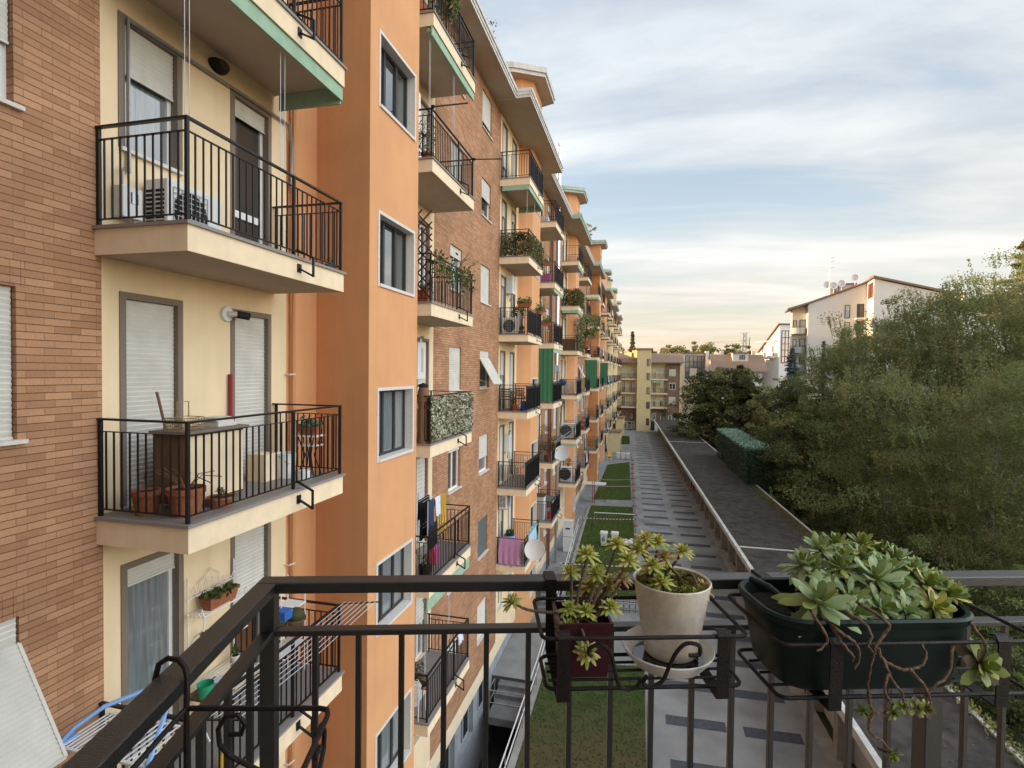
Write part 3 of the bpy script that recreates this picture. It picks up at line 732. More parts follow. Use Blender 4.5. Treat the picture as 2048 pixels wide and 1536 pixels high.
# steps down into the well
t = thing('stone_steps', 'grey stone steps leading from the courtyard down into the light well', 'steps', (-4.7,19.5,-1.3))
mb = MB()
for i in range(3): mb.box(-5.3,-3.87,20.3-.34*(i+1),20.3-.34*i-.001,-.17*(i+1)-.22,-.17*(i+1)); mb.box(-5.3,-3.86,20.28-.34*(i+1),20.3-.34*i,-.17*(i+1)+.001,-.17*(i+1)+.035)
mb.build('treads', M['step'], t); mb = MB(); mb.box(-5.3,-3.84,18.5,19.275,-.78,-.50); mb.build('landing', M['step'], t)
mb = MB()
for (x,y) in ((-5.25,18.56),(-3.95,18.56),(-5.25,19.3)): mb.tube([(x,y,-.5),(x,y,.45)], .02, 6)
for z in (.45,0): mb.tube([(-5.25,19.3,z),(-5.25,18.56,z),(-3.95,18.56,z)], .018, 6)
mb.build('guard_rail', M['pipe'], t)
t = thing('entrance_steps', 'bluish grey entrance steps between the second stair tower and the handrail', 'steps', (-4.6,28,0))
mb = MB()
for i in range(7): mb.box(-5.0,-4.25,26.4+.36*i,29.6,.0+.16*i,.16*(i+1))
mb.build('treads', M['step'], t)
# garages
RL = lambda y: 6.25-.0372*y
RR = lambda y: 11.27-.0364*y
HG = 2.55
G = thing('garage_row', 'long low garage row with dark flat bitumen roof beside the footpath', 'garages', (7.5,55,0))
YS = [3, 31.5, 77.5, 113]
for s in range(3):
    a, b = YS[s], YS[s+1]; sh = -1.45 if s == 0 else 0
    mb = MB(); mb.prism([(RL(a)+.1,a+.03),(RR(a)+sh-.08,a+.03),(RR(b)+sh-.08,b-.03),(RL(b)+.1,b-.03)], HG-.22, HG-.03); mb.build('roof', M['bitumen'], G)
    mb = MB()
    mb.prism([(RL(a)-.05,a),(RL(a)+.12,a),(RL(b)+.12,b),(RL(b)-.05,b)], HG-.24, HG+.02)
    mb.build('front_coping', M['coping'], G)
    for (c, d) in ([(a,a+(b-a)*13/30),(a+(b-a)*15/30,a+(b-a)*16.7/30),(a+(b-a)*18/30,b)] if s == 1 else [(a,b)]):
        mb = MB(); mb.prism([(RR(c)+sh-.09,c),(RR(c)+sh+.03,c),(RR(d)+sh+.03,d),(RR(d)+sh-.09,d)], HG-.06, HG+.03); mb.build('rear_coping', M['coping'], G)
    if s: mb = MB(); mb.prism([(RL(a)+.1,a-.06),(RR(a)-.1,a-.06),(RR(a)-.1,a+.06),(RL(a)+.1,a+.06)], HG-.06, HG+.012); mb.build('roof_joint', M['coping'], G)
GB = lambda y: 6.66-.0345*y
mb = MB(); mb.prism([(GB(3)+.5,3.1),(RR(3)-1.7,3.1),(RR(31.4)-1.7,31.4),(RR(31.5)-.3,31.5),(RR(112.9)-.3,112.9),(GB(112.9)+.5,112.9)], -.03, HG-.22); mb.build('wall', M['concrete'], G)
for i in range(43):
    mb = MB(); y = 3.1+2.56*i; mb.prism([(GB(y),y),(GB(y)+.52,y),(GB(y+.34)+.52,y+.34),(GB(y+.34),y+.34)], 0, HG-.23); mb.build('pillar', M['edge'], G)
mb = MB(); mb.prism([(GB(3)+.02,3.1),(GB(3)+.5,3.1),(GB(112.9)+.5,112.9),(GB(112.9)+.02,112.9)], HG-.55, HG-.235); mb.build('lintel', M['concrete'], G)
for i in range(42):
    y = 3.1+2.56*i+.34; mb = MB(); x = GB(y)+.40
    for j in range(10): mb.box(x, x+.05+.012*(j%2), y+.002, y+2.215, .05+.19*j, .05+.19*(j+1))
    mb.build('garage_door', M['plastic_grey'] if i%3 else M['concrete_w'], G)
for i, y in enumerate((53.4,55.0,71.2)):
    mb = MB(); mb.box(GB(y)-.12,GB(y),y,y+.4,.9,1.5); mb.box(GB(y)-.14,GB(y)-.12,y+.05,y+.35,.95,1.45)
    tag(mb.build('hose_cabinet', M['red']), ['red cabinet on the garage wall, nearer of the close pair','red cabinet on the garage wall, farther of the close pair','red cabinet on the garage wall, alone and farthest away'][i], 'cabinet', 'red cabinets on the garage wall')
# leaf litter and moss on the roof edge
def litter(n, y0, y1, w, m, label, name, side=0, sz=.05):
    y = NR.uniform(y0,y1,n); x = RR(y)-.15-np.abs(NR.normal(0,w,n)) if side == 0 else NR.uniform(RL(y)+.2, RR(y)-(1.8 if y1 < 32 else .3))
    a = NR.uniform(0,6.28,n); s = sz*NR.uniform(.5,1.4,n); c, d = np.cos(a)*s, np.sin(a)*s; z = np.full(n,HG-.02)
    P = np.stack([x,y,z],1); V = np.stack([P+np.stack([c,d,.01+0*c],1),P+np.stack([-d*.6,c*.6,.02+0*c],1),P-np.stack([c,d,0*c],1),P+np.stack([d*.6,-c*.6,.005+0*c],1)],1).reshape(-1,3)
    raw_mesh(name, V, np.arange(4*n).reshape(-1,4), M[m], None, 'stuff', label, 'leaves')
litter(2600, 32, 46, .35, 'leaf_autumn', 'brown fallen leaves drifted along the far edge of the garage roof', 'fallen_leaves')
litter(2600, 44, 60, .22, 'leaf_green', 'green moss growing along the broken coping of the garage roof', 'moss', 0, .07)
litter(2600, 6, 75, 0, 'leaf_dry', 'scattered dry leaves over the bitumen garage roof', 'fallen_leaves', 1, .035)

# yellow sheds, bins, canopy, fences
def shed(x, y, w, d, h, label):
    t = thing('shed', label, 'shed', (x,y,0), 0, 'yellow sheds by the long building')
    mb = MB(); mb.box(x-w/2,x+w/2,y,y+d,0,h); mb.build('wall', M['yellow'], t)
    mb = MB(); mb.box(x-w/2-.15,x+w/2+.15,y-.15,y+d+.15,h,h+.16); mb.build('roof', M['tile'], t)
    mb = MB(); mb.box(x+w/2,x+w/2+.02,y+.4,y+1.3,0,2.1); mb.build('door', M['shutter_grey'], t)
shed(-4.25,82,1.9,3.2,3.0,'nearer small yellow shed with a brown flat roof'); shed(-4.3,103.5,1.5,3,3.4,'farther small yellow shed next to the dark doorway')
def six(cx, y, z, s):
    p = [(cx+s*.32,y,z+s*.62),(cx+s*.12,y,z+s*.72),(cx-s*.15,y,z+s*.62),(cx-s*.32,y,z+s*.2),(cx-s*.34,y,z-s*.25),(cx-s*.15,y,z-s*.62),(cx+s*.15,y,z-s*.66),(cx+s*.33,y,z-s*.40),(cx+s*.30,y,z-s*.08),(cx+s*.05,y,z+s*.08),(cx-s*.2,y,z-s*.02),(cx-s*.33,y,z-s*.22)]
    return MB().tube(p, .02, 5)
def bin_(x, y, label, group, num=True, w=.26, h=1.0, rz=0):
    t = thing('waste_bin', label, 'bin', (x,y,.0), rz, group)
    mb = MB(); n = 4
    mb.lathe([(.02,.06),(w*.80*1.2,.06),(w*1.0*1.25,h*.88),(.02,h*.88)], (0,0,0), 4); mb.v = [(a*math.cos(.785)-b*math.sin(.785), a*math.sin(.785)+b*math.cos(.785), c) for a,b,c in mb.v]
    mb.build('body', M['plastic_white'], t, local=True, bevel=.015)
    mb = MB(); mb.box(-w*1.02,w*1.02,-w*1.02,w*1.02,h*.88,h*.95); mb.box(-w*.9,w*.9,-w*.9,w*.9,h*.95,h); mb.build('lid', M['white'], t, local=True, bevel=.02)
    mb = MB()
    for s in (-1,1): mb.lathe([(.01,-.03),(.07,-.03),(.07,.03),(.01,.03)], (s*w*.7,w*.8,.075), 10, axis='x')
    mb.build('wheel', M['black'], t, local=True)
    if num: six(0,-w*.94,h*.56,.21).build('number', M['black'], t, local=True)
    return t
bin_(-2.50,37.5,'white waste bin numbered 6, left of the pair on the lawn','white waste bins'); bin_(-1.77,37.6,'white waste bin numbered 6, right of the pair on the lawn','white waste bins')
for i, x in enumerate((-3.28,-2.62,-1.98)): bin_(x,75.9,'white waste bin %s in the row at the far end of the lawn' % ['on the left','in the middle','on the right'][i],'far white bins',False,.28,.9)
for i,(x,y) in enumerate(((-1.15,37.9),(-.75,38.1))):
    mb = MB(); mb.ball((x,y,.22),.26,10,6,sz=.7); mb.ball((x+.1,y+.1,.30),.18,8,5); tag(mb.build('rubbish_sack', M['plastic_white'], smooth=True), ['pale sack lying right beside the numbered bins','pale sack lying by the fence behind the path edge'][i], 'sack')
t = thing('canopy', 'white two-panel canopy on dark red posts between two lawns', 'canopy', (-4.3,50,0))
mb = MB(); mb.box(-5.35,-4.32,49.4,50.5,1.70,1.78); mb.box(-4.27,-3.22,49.4,50.5,1.70,1.78); mb.build('roof_panel', M['plastic_white'], t)
for (x,y) in ((-4.40,49.5),(-4.22,49.5),(-3.3,50.2)): mb = MB(); mb.tube([(x,y,0),(x,y,1.95 if x < -4 else 1.7)], .035, 6); mb.build('post', M['cloth_red'], t)
mb = MB(); mb.box(-5.06,-4.45,35.6,36.1,0,2.0); mb.box(-5.08,-4.43,35.58,36.12,2.0,2.06); mb.box(-4.9,-4.6,35.58,35.6,1.5,1.6,1); mb.box(-5.06,-4.45,35.59,35.6,1.0,1.02,1)
tag(mb.build('meter_cabinet', [M['plastic_white'], M['dark_frame']]), 'tall white meter cabinet at the foot of the brick wall', 'cabinet')
# temporary mesh fence along the path, orange feet
FP = None
for i in range(15):
    y = 30.2+3.2*i; x = PL(y)-.12
    lab = 'mesh fence panel %s along the lawn edge of the path' % (['nearest','second','third','fourth','fifth','sixth','seventh','eighth','ninth','tenth','eleventh','twelfth','thirteenth','fourteenth','farthest'][i])
    if FP is None:
        FP = thing('fence_panel', lab, 'fence panel', (x,y,0), 0, 'temporary fence panels beside the path')
        mb = MB(); dx = -.0285
        for z in (.12,1.0): mb.tube([(0,0,z),(dx*3.1,3.1,z)], .014, 5)
        for q in (0,1): mb.tube([(dx*3.1*q,3.1*q,.0),(dx*3.1*q,3.1*q,1.05)], .018, 5)
        mb.build('frame', M['pipe'], FP, local=True)
        mb = MB()
        for q in range(1,24): mb.tube([(dx*3.1*q/24,3.1*q/24,.12),(dx*3.1*q/24,3.1*q/24,1.0)], .003, 3, cap=False)
        for q in range(1,5): mb.tube([(0,0,.12+.18*q),(dx*3.1,3.1,.12+.18*q)], .003, 3, cap=False)
        mb.build('mesh', M['pipe'], FP, local=True)
        mb = MB(); mb.box(-.16,.26,-.09,.09,0,.10); mb.box(-.09,.18,-.07,.07,.10,.15); mb.build('foot', M['orange_p'], FP, local=True, bevel=.03)
    else: dup(FP, (x,y,0), None, lab)
# barrier tape across the lawns
def tape(x0, y0, x1, y1, z, label, sag=.05):
    mb = MB(); n = 34
    for i in range(n):
        f0, f1 = i/n, (i+1)/n; P = lambda f, dz: (x0+(x1-x0)*f, y0+(y1-y0)*f, z-sag*4*f*(1-f)+dz)
        mb.face([P(f0,0),P(f1,0),P(f1,.06),P(f0,.06)], i%2)
    q = mb.build('barrier_tape', [M['cloth_white'], M['cloth_red']]); tag(q, label, 'tape', 'red and white barrier tapes')
tape(-4.5,30.5,-.1,31.2,1.0,'barrier tape nearest the ornate iron fence'); tape(-4.5,40.5,-.4,41.2,1.0,'barrier tape just behind the numbered bins'); tape(-4.55,52.3,-1.0,53.2,1.0,'barrier tape at the near edge of the lawn past the canopy'); tape(-4.55,56,-1.1,56.9,.95,'barrier tape across the middle of the lawn past the canopy',.1)
t = thing('guard_bar', 'pale horizontal bar across the lawn behind the bins', 'bar', (-2.4,43,0)); mb = MB(); mb.tube([(-3.6,42.6,.95),(-.5,42.9,.95)], .035, 6); mb.build('bar', M['plastic_white'], t); mb = MB(); mb.tube([(-3.6,42.6,0),(-3.6,42.6,.95)], .02, 5); mb.tube([(-.5,42.9,0),(-.5,42.9,.95)], .02, 5); mb.build('posts', M['pipe'], t)
t = thing('iron_fence', 'black ornate wrought iron fence with scroll rings across the courtyard', 'fence', (-2,27.2,0))
mb = MB()
for z in (.12,.95,.55): mb.tube([(-4.2,27.0,z),(.35,27.4,z)], .016, 5)
for i in range(17): x = -4.2+4.55*i/16; mb.tube([(x,27+.4*i/16,0),(x,27+.4*i/16,1.0)], .012, 4)
mb.build('bars', M['iron'], t); mb = MB()
for i in range(16):
    x = -4.06+4.55*i/16; y = 27.01+.4*i/16
    for (zc,r) in ((.75,.13),(.33,.13)): mb.tube([(x+r*math.cos(a*.5236),y,zc+r*math.sin(a*.5236)) for a in range(13)], .010, 4, cap=False)
mb.build('scrolls', M['iron'], t)
t = thing('bicycle', 'dark bicycle parked behind the iron fence in the courtyard', 'bicycle', (-3.2,30,0)); mb = MB()
for i,c in enumerate((-3.55,-2.55)):
    w = MB(); w.tube([(c+.32*math.cos(a*.3927),29.6,.36+.32*math.sin(a*.3927)) for a in range(17)], .022, 5, cap=False); w.tube([(c-.3,29.6,.36),(c+.3,29.6,.36)],.004,3); w.tube([(c,29.6,.06),(c,29.6,.66)],.004,3); w.build('wheel', M['black'], t)
for p,q in (((-3.55,.36),(-3.3,.85)),((-3.3,.85),(-2.75,.8)),((-3.3,.75),(-3.05,.33)),((-3.05,.33),(-2.75,.8)),((-2.55,.36),(-2.72,1.0)),((-3.55,.36),(-3.05,.33))): mb.tube([(p[0],29.6,p[1]),(q[0],29.6,q[1])], .018, 5)
mb.build('frame', M['shutter_grey'], t); mb = MB(); mb.tube([(-2.75,29.3,1.02),(-2.72,29.6,1.0),(-2.75,29.9,1.02)], .014, 5); mb.build('handlebar', M['black'], t); mb = MB(); mb.ball((-3.32,29.6,.9),.1,8,5,sz=.4); mb.build('saddle', M['black'], t)
t = thing('folding_chair', 'yellow and red striped garden chair at the far end of the lawn', 'chair', (-4.4,74.4,0)); mb = MB()
mb.box(-4.65,-4.15,74.2,74.7,.40,.45); mb.build('seat', M['cloth_red'], t); mb = MB(); mb.bar((-4.4,74.7,.45),(-4.4,75.0,1.1),.5,.04); mb.build('backrest', M['cloth_yellow'], t); mb = MB()
for x in (-4.62,-4.18): mb.tube([(x,74.25,0),(x,74.75,.6)],.02,5); mb.tube([(x,74.7,0),(x,74.25,.6)],.02,5)
mb.build('legs', M['plastic_white'], t)
# ------------------------------------------------------------------ buildings beyond the courtyard
def simple_window(root, x0, x1, z0, z1, y, frame='white', pane='glass', sill=False, name='window', shut=0, mull=1):
    f = MB(); w = .09
    f.box(x0,x0+w,y-.06,y+.04,z0,z1); f.box(x1-w,x1,y-.06,y+.04,z0,z1); f.box(x0+w,x1-w,y-.06,y+.04,z1-w,z1); f.box(x0+w,x1-w,y-.06,y+.04,z0,z0+w)
    for i in range(mull): c = x0+(x1-x0)*(i+1)/(mull+1); f.box(c-w/2,c+w/2,y-.06,y+.03,z0+w,z1-w)
    o = f.build(name, M[frame], root, local=True)
    p = MB(); p.face([(x0+w,y-.012,z0+w),(x1-w,y-.012,z0+w),(x1-w,y-.012,z1-w),(x0+w,y-.012,z1-w)]); p.build('pane', M[pane], o, local=True)
    if shut: s = MB(); s.box(x0+w,x1-w,y-.045,y-.02,z1-(z1-z0)*shut,z1-w); s.build('shutter', M['shutter'], o, local=True)
    return o
# -- block closing the courtyard (front plane y = 115.5)
F = thing('apartment_block', 'four storey yellow and brown apartment block closing the far end of the courtyard', 'building', (0,115.5,0))
ch = lambda mb, n, m, parent=F: mb.build(n, M[m], parent, local=True)
mb = MB(); mb.box(-7,-1.4,.6,11,2.2,14.1); ch(mb,'cream_wall','yellow'); mb = MB(); mb.box(-7,-1.4,.55,11,-.03,4.6); ch(mb,'brick_wall','block_brown')
mb = MB(); mb.box(1.4,4.4,.6,11,4.6,14.3); ch(mb,'cream_wall','yellow'); mb = MB(); mb.box(4.4,7.1,0,11,-.03,14.3); mb.box(1.4,4.4,.55,11,1.8,4.6); ch(mb,'brick_wall','block_brown'); mb = MB(); mb.box(1.4,4.4,.5,11,-.03,1.8); ch(mb,'base_wall','shade_w')
mb = MB(); mb.box(7.1,7.5,-.1,11,-.03,14.3); ch(mb,'end_pier','yellow')
tw = MB(); tw.box(-1.4,1.4,-1.2,4,-.03,16.7); t_o = ch(tw,'stair_tower','yellow'); mb = MB(); mb.box(-1.6,1.75,-1.45,4.2,16.7,17.0); ch(mb,'tower_cap','tile',t_o)
mb = MB(); mb.prism([(-1.5,2.4),(-2.6,3.6),(-1.9,6),(-1.0,5)],13.8,16.72); mb.prism([(-2.7,3.2),(-4.3,5.2),(-3.2,7),(-2.4,5.5)],13.8,16.3); ch(mb,'roof_house','yellow')
for z in (1.2,4.6,7.6,10.5,13.4):
    simple_window(t_o, .55, 1.2, z, z+1.4, -1.2, 'dark_frame', 'glass', name='stair_window')
for (xa,xb,sx) in ((-7,-1.4,-1.4),(1.4,7.6,4.6)):
    mb = MB(); a, b = xa-.1, xb+.3
    n = [(-.9,14.15),(6,16.2),(12,14.15)]
    for (p,q) in zip(n,n[1:]): mb.face([(a,p[0],p[1]),(b,p[0],p[1]),(b,q[0],q[1]),(a,q[0],q[1])])
    mb.face([(a,*n[0]),(a,*n[1]),(a,*n[2])]); mb.face([(b,*n[0]),(b,*n[1]),(b,*n[2])]); mb.box(a,b,-.95,-.75,13.95,14.17)
    ch(mb,'roof','tile')
for (xa,xb) in ((-4.9,-1.45),(1.42,4.7)):
    for z in (4.87,7.8,10.73):
        s = MB(); s.box(xa,xb,-.6,.6,z-.28,z); b = ch(s,'balcony','cream_side'); r = MB()
        r.bar((xa+.03,-.56,z+1.0),(xb-.03,-.56,z+1.0),.05,.04); r.bar((xa+.03,-.56,z+.1),(xb-.03,-.56,z+.1),.03,.03)
        for i in range(31): x = xa+.05+(xb-xa-.1)*i/30; r.box(x-.012,x+.012,-.57,-.55,z+.1,z+1.0)
        r.build('railing', M['iron'], b, local=True)
        for (c,d) in ((.12,.32),(.55,.76)): x0 = xa+(xb-xa)*c; x1 = xa+(xb-xa)*d; simple_window(F, x0, x1, z+.05, z+2.25, .59, 'white', rnd.choice(['glass','glass_warm','glass_curtain']), name='balcony_door', shut=rnd.choice([0,.4,.9]))
mb = MB(); mb.box(1.6,4.0,-.75,-.55,9.9,10.3); mb.box(1.45,4.4,-.6,-.5,7.95,9.9) if False else None; ch(mb,'awning','green_awning')
for z in (1.9,5.6,8.5,11.3): simple_window(F, 5.0, 6.3, z, z+1.45, -.0, 'white', 'glass_curtain' if z < 8 else 'glass', shut=.9 if 5 < z < 6 or z > 11 else .1)
for x in (1.7,3.4): simple_window(F, x, x+.8, 2.1, 3.6, .54, 'white', 'glass_curtain', mull=0)
for x in (-4.6,-2.9): simple_window(F, x, x+.9, 2.1, 3.6, .54, 'dark_frame', 'glass', mull=0)
for x in (-4.8,-3.2): simple_window(F, x, x+1.5, .1, 1.7, .52, 'white', 'glass', mull=1)
mb = MB(); mb.box(1.5,2.3,.42,.5,0,1.9); ch(mb,'door','dark_frame')
# -- white house with red-brown grid windows behind it
H = thing('white_house', 'white house with a red-brown grid window left of the round tree', 'house', (10.5,126,0))
mb = MB(); mb.box(-2.8,2.6,0,9,-.03,16.3); ch(mb,'wall','pale_warm',H); mb = MB(); mb.box(-3,2.9,-.3,9,16.3,16.55); ch(mb,'roof','tile',H); mb = MB(); mb.box(2.6,3.3,-.5,2,-.03,16.9); ch(mb,'pillar','shade_w',H)
w = MB(); xs = [-1.6,-.75,.1,.95,1.8,2.4]
for x in xs: w.box(x-.06,x+.06,-.08,0,13.2,15.9)
for z in (13.2,14.5,15.85): w.box(-1.66,2.46,-.09,0,z-.06,z+.06)
for x in (-1.6,-.75,.95,1.8,2.4): w.box(x-.06,x+.06,-.08,0,10.9,13.2)
for z in (12.1,10.9):
    for (a,b) in ((-1.66,-.69),(.89,2.46)): w.box(a,b,-.09,0,z-.06,z+.06)
w.box(-1.66,-.7,-.09,0,8.2,8.4)
wo = ch(w,'window','redwood',H)
for (a,b,c,d) in ((-1.6,2.4,13.2,15.85),(-1.6,-.75,10.9,13.2),(.95,2.4,10.9,13.2),(-1.6,-.75,8.2,9.2)): p = MB(); p.face([(a,-.02,c),(b,-.02,c),(b,-.02,d),(a,-.02,d)]); p.build('pane', M['glass_curtain'], wo, local=True)
# -- brown roofed house
H = thing('brown_roofed_house', 'low white house with a broad brown tiled roof and dormer behind the round tree', 'house', (18.5,119,0))
mb = MB(); mb.box(-4.6,4.9,0,10,-.03,12.6); ch(mb,'wall','shade_w',H)
mb = MB(); n = [(-.8,12.5),(5,16.1),(11,12.5)]
for (p,q) in zip(n,n[1:]): mb.face([(-4.9,*p),(5.9,*p),(5.9,*q),(-4.9,*q)])
mb.box(-4.9,5.9,-.85,-.7,12.3,12.52); ch(mb,'roof','tile',H); mb = MB(); mb.face([(-4.6,0,12.5),(-4.6,5,15.9),(-4.6,10,12.5)]); mb.face([(4.9,0,12.5),(4.9,5,15.9),(4.9,10,12.5)]); ch(mb,'gable','pale_warm',H)
mb = MB(); mb.box(-.4,2.6,2.6,5,14.2,16.3); d = ch(mb,'dormer','pale_warm',H); simple_window(d,.9,2.0,15.0,15.9,2.6,'dark_frame','glass'); mb = MB(); mb.box(-.6,2.8,2.3,5.2,16.3,16.5); mb.build('dormer_roof', M['tile'], d, local=True)
for x in (-2.5,3.9): mb = MB(); mb.box(x,x+.7,6,6.7,15,16.9); ch(mb,'chimney','pale_warm',H)
for x in (-2.8,1.2): simple_window(H,x,x+1.2,9.3,10.8,0,'redwood','glass')
# -- big white block on the right: local x to the right, y away from the viewer
CA = R(13.73)
def rot_thing(name, label, cat, X, Z): return thing(name, label, cat, (X*math.cos(CA)-Z*math.sin(CA), X*math.sin(CA)+Z*math.cos(CA), 0), CA)
H = thing('white_apartment_house', 'tall white apartment house with sloping roofs rising behind the trees', 'building', (24.56,92.47,0), R(-8))
def gable(mb, x0, x1, z0, z1, y0, y1, m=0):   # wall with a sloping top
    mb.face([(x0,y0,-.03),(x1,y0,-.03),(x1,y0,z1),(x0,y0,z0)],m); mb.face([(x0,y1,-.03),(x0,y1,z0),(x1,y1,z1),(x1,y1,-.03)],m)
    mb.face([(x0,y0,-.03),(x0,y0,z0),(x0,y1,z0),(x0,y1,-.03)],m); mb.face([(x1,y0,-.03),(x1,y1,-.03),(x1,y1,z1),(x1,y0,z1)],m)
mb = MB(); gable(mb,0,7.7,22.9,25.75,0,5); ch(mb,'front_wall','shade_w',H)
mb = MB(); gable(mb,-2.0,0,22.3,22.9,2,4.5); ch(mb,'loggia_wall','shade_w',H)
mb = MB(); gable(mb,7.7,17,25.75,23.0,-4.2,6); ch(mb,'projecting_wall','shade_w',H)
mb = MB()
for (x0,z0,x1,z1,y,yy) in ((-2.9,22.05,.0,22.95,-.5,4.6),(.0,22.95,7.7,25.8,-.3,5.3),(7.55,25.95,17.4,23.05,-4.55,6.3)):
    mb.face([(x0,y,z0),(x1,y,z1),(x1,y,z1+.26),(x0,y,z0+.26)]); mb.face([(x0,y,z0+.26),(x1,y,z1+.26),(x1,yy,z1+.26),(x0,yy,z0+.26)]); mb.face([(x0,y,z0),(x0,yy,z0),(x1,yy,z1),(x1,y,z1)]); mb.face([(x0,y,z0),(x0,y,z0+.26),(x0,yy,z0+.26),(x0,yy,z0)])
ch(mb,'roof','tile',H)
for z in (12.6,15.4,18.4):
    mb = MB(); mb.lathe([(.05,z),(1.35,z),(1.35,z+.95),(1.22,z+.95),(1.22,z+.15)], (-1.15,1.9,0), 20, sx=.85); b = ch(mb,'balcony','plastic_grey',H); mb = MB(); mb.tube([(-1.15+1.2*math.cos(a*.157),1.9-1.36*math.sin(a*.157),z+1.08) for a in range(21)], .05, 5, cap=False); mb.build('rail', M['copper'], b, local=True)
    simple_window(H,-1.85,-1.35,z+.4,z+2.2,1.99,'dark_frame','glass',mull=0); simple_window(H,-.95,-.1,z+.1,z+2.3,1.99,'dark_frame','glass_curtain',name='balcony_door',mull=0)
for z in (14.9,18.0,20.6):
    simple_window(H,4.9,5.6,z,z+2.0,-.0,'dark_frame','glass',mull=0,shut=.4)
    mb = MB(); mb.box(6.2,7.6,-1.3,-.0,z-.3,z-.05); b = ch(mb,'balcony','shade_w',H); mb = MB(); mb.bar((6.2,-1.25,z+.8),(7.6,-1.25,z+.8),.06,.08)
    for i in range(8): mb.tube([(6.25+.18*i,-1.25,z-.05),(6.25+.18*i,-1.25,z+.8)],.012,4)
    mb.build('railing', M['copper'], b, local=True); simple_window(H,6.5,7.4,z,z+2.1,-.0,'dark_frame','glass_warm',name='balcony_door',mull=0)
mb = MB()   # red window in the narrow lit face
for yy in (-3.6,-2.4,-1.2): mb.box(7.61,7.7,yy-.06,yy+.06,23.3,25.3)
for zz in (23.3,24.0,24.7,25.3): mb.box(7.6,7.7,-3.66,-1.14,zz-.05,zz+.05)
wo = ch(mb,'side_window','redwood',H); p = MB(); p.face([(7.67,-3.6,23.3),(7.67,-1.2,23.3),(7.67,-1.2,25.3),(7.67,-3.6,25.3)]); p.build('pane', M['redwood'], wo, local=True)
mb = MB(); mb.box(3.2,6.6,2.2,4.8,23.4,26.0); r_ = ch(mb,'roof_house','pale_warm',H); mb = MB(); mb.box(3.0,6.8,2.0,5.0,26.0,26.2); mb.build('cap', M['tile'], r_, local=True); simple_window(r_,3.5,4.4,24.9,25.8,2.2,'redwood','glass')
mb = MB(); mb.box(8.3,9.2,1,2,25.4,26.9); ch(mb,'chimney','tile',H)
for i,(x,z,y) in enumerate(((2.8,26.0,1.9),(3.6,25.8,1.7),(4.7,26.1,1.8),(6.5,26.9,1.9))):
    d = MB(); d.lathe([(.01,.12),(.3,.09),(.55,.0)], (0,0,0), 16, axis='y'); q = thing('satellite_dish', ['small white dish left of the roof mast','small white dish right of the roof mast','small white dish above the middle of the rooftop hut','small white dish at the right end of the rooftop hut'][i], 'satellite dish', tuple(H.matrix_basis @ Vector((x,y,z-.5))), R(-8), 'rooftop satellite dishes'); d.move(0,0,.55).build('reflector', M['plastic_white'], q, local=True); e = MB(); e.tube([(0,.1,-.6),(0,.1,.5)],.04,5); e.tube([(0,.1,.3),(0,-.5,.5)],.02,4); e.build('arm', M['pipe'], q, local=True)
q = thing('tv_mast', 'tall thin television mast on the white apartment house roof', 'antenna', tuple(H.matrix_basis @ Vector((3.0,1.5,23.4))), R(-8)); e = MB(); e.tube([(0,0,0),(0,0,7.0)],.045,5); e.build('pole', M['pipe'], q, local=True); e = MB()
for z in (5.2,6.1,6.7):
    e.tube([(-.1,0,z),(.6,0,z+.06)],.018,4)
    for k_ in range(4): e.tube([(.0+.16*k_,-.3,z+.02*k_),(.0+.16*k_,.3,z+.02*k_)],.012,3)
e.build('aerial', M['pipe'], q, local=True)
# -- sunlit white house: its gable looks towards the low sun
H = thing('sunlit_house', 'white house with a bright sunlit sloping gable left of the tall apartment house', 'house', (27.1,121.9,0), R(-72))
mb = MB(); gable(mb,-11,0,14.6,22.2,0,5); ch(mb,'gable_wall','shade_w',H)
mb = MB(); mb.face([(-11.6,-.4,14.3),(0.1,-.4,22.5),(.1,5.4,22.5),(-11.6,5.4,14.3)]); mb.face([(-11.6,-.4,14.1),(-11.6,5.4,14.1),(.1,5.4,22.3),(.1,-.4,22.3)]); mb.face([(-11.6,-.4,14.1),(.1,-.4,22.3),(.1,-.4,22.5),(-11.6,-.4,14.3)]); mb.box(0,.25,-.4,5.4,22.3,22.52); ch(mb,'roof','tile',H)
mb = MB(); mb.box(-8.6,-.9,-1.0,0,15.4,15.65); mb.box(-8.6,-.9,-1.0,-.9,15.65,16.6); mb.box(-8.6,-.9,-.5,0,18.9,19.1); ch(mb,'balcony','shade_w',H)
for x in (-6.8,-2.8): simple_window(H,x,x+1.0,15.8,18.1,-.0,'white','glass_curtain',name='balcony_door',mull=0)
w = MB()
for y in (.5,1.2,1.9,2.6): w.box(.0,.1,y-.06,y+.06,14.4,21)
for z in (14.4,15.7,17.0,18.3,19.6,21): w.box(.0,.12,.44,2.66,z-.07,z+.07)
wo = ch(w,'window','redwood',H); p = MB(); p.face([(.03,.5,14.4),(.03,2.6,14.4),(.03,2.6,21),(.03,.5,21)]); p.build('pane', M['glass_curtain'], wo, local=True)
# -- roof among the far trees on the right
H = rot_thing('distant_house', 'distant house with an orange tiled roof showing above the right-hand trees', 'house', 86, 102)
mb = MB(); mb.box(-9,10,0,10,-.03,24.6); ch(mb,'wall','pale_warm',H); mb = MB(); n = [(-1,24.5),(5,27.4),(11,24.5)]
for (p,q) in zip(n,n[1:]): mb.face([(-10,*p),(11,*p),(11,*q),(-10,*q)])
ch(mb,'roof','tile',H)
for x in (-2.2,1.6): mb = MB(); mb.box(x,x+1.2,3,4.2,25.8,28.8); ch(mb,'chimney','pale_warm',H)
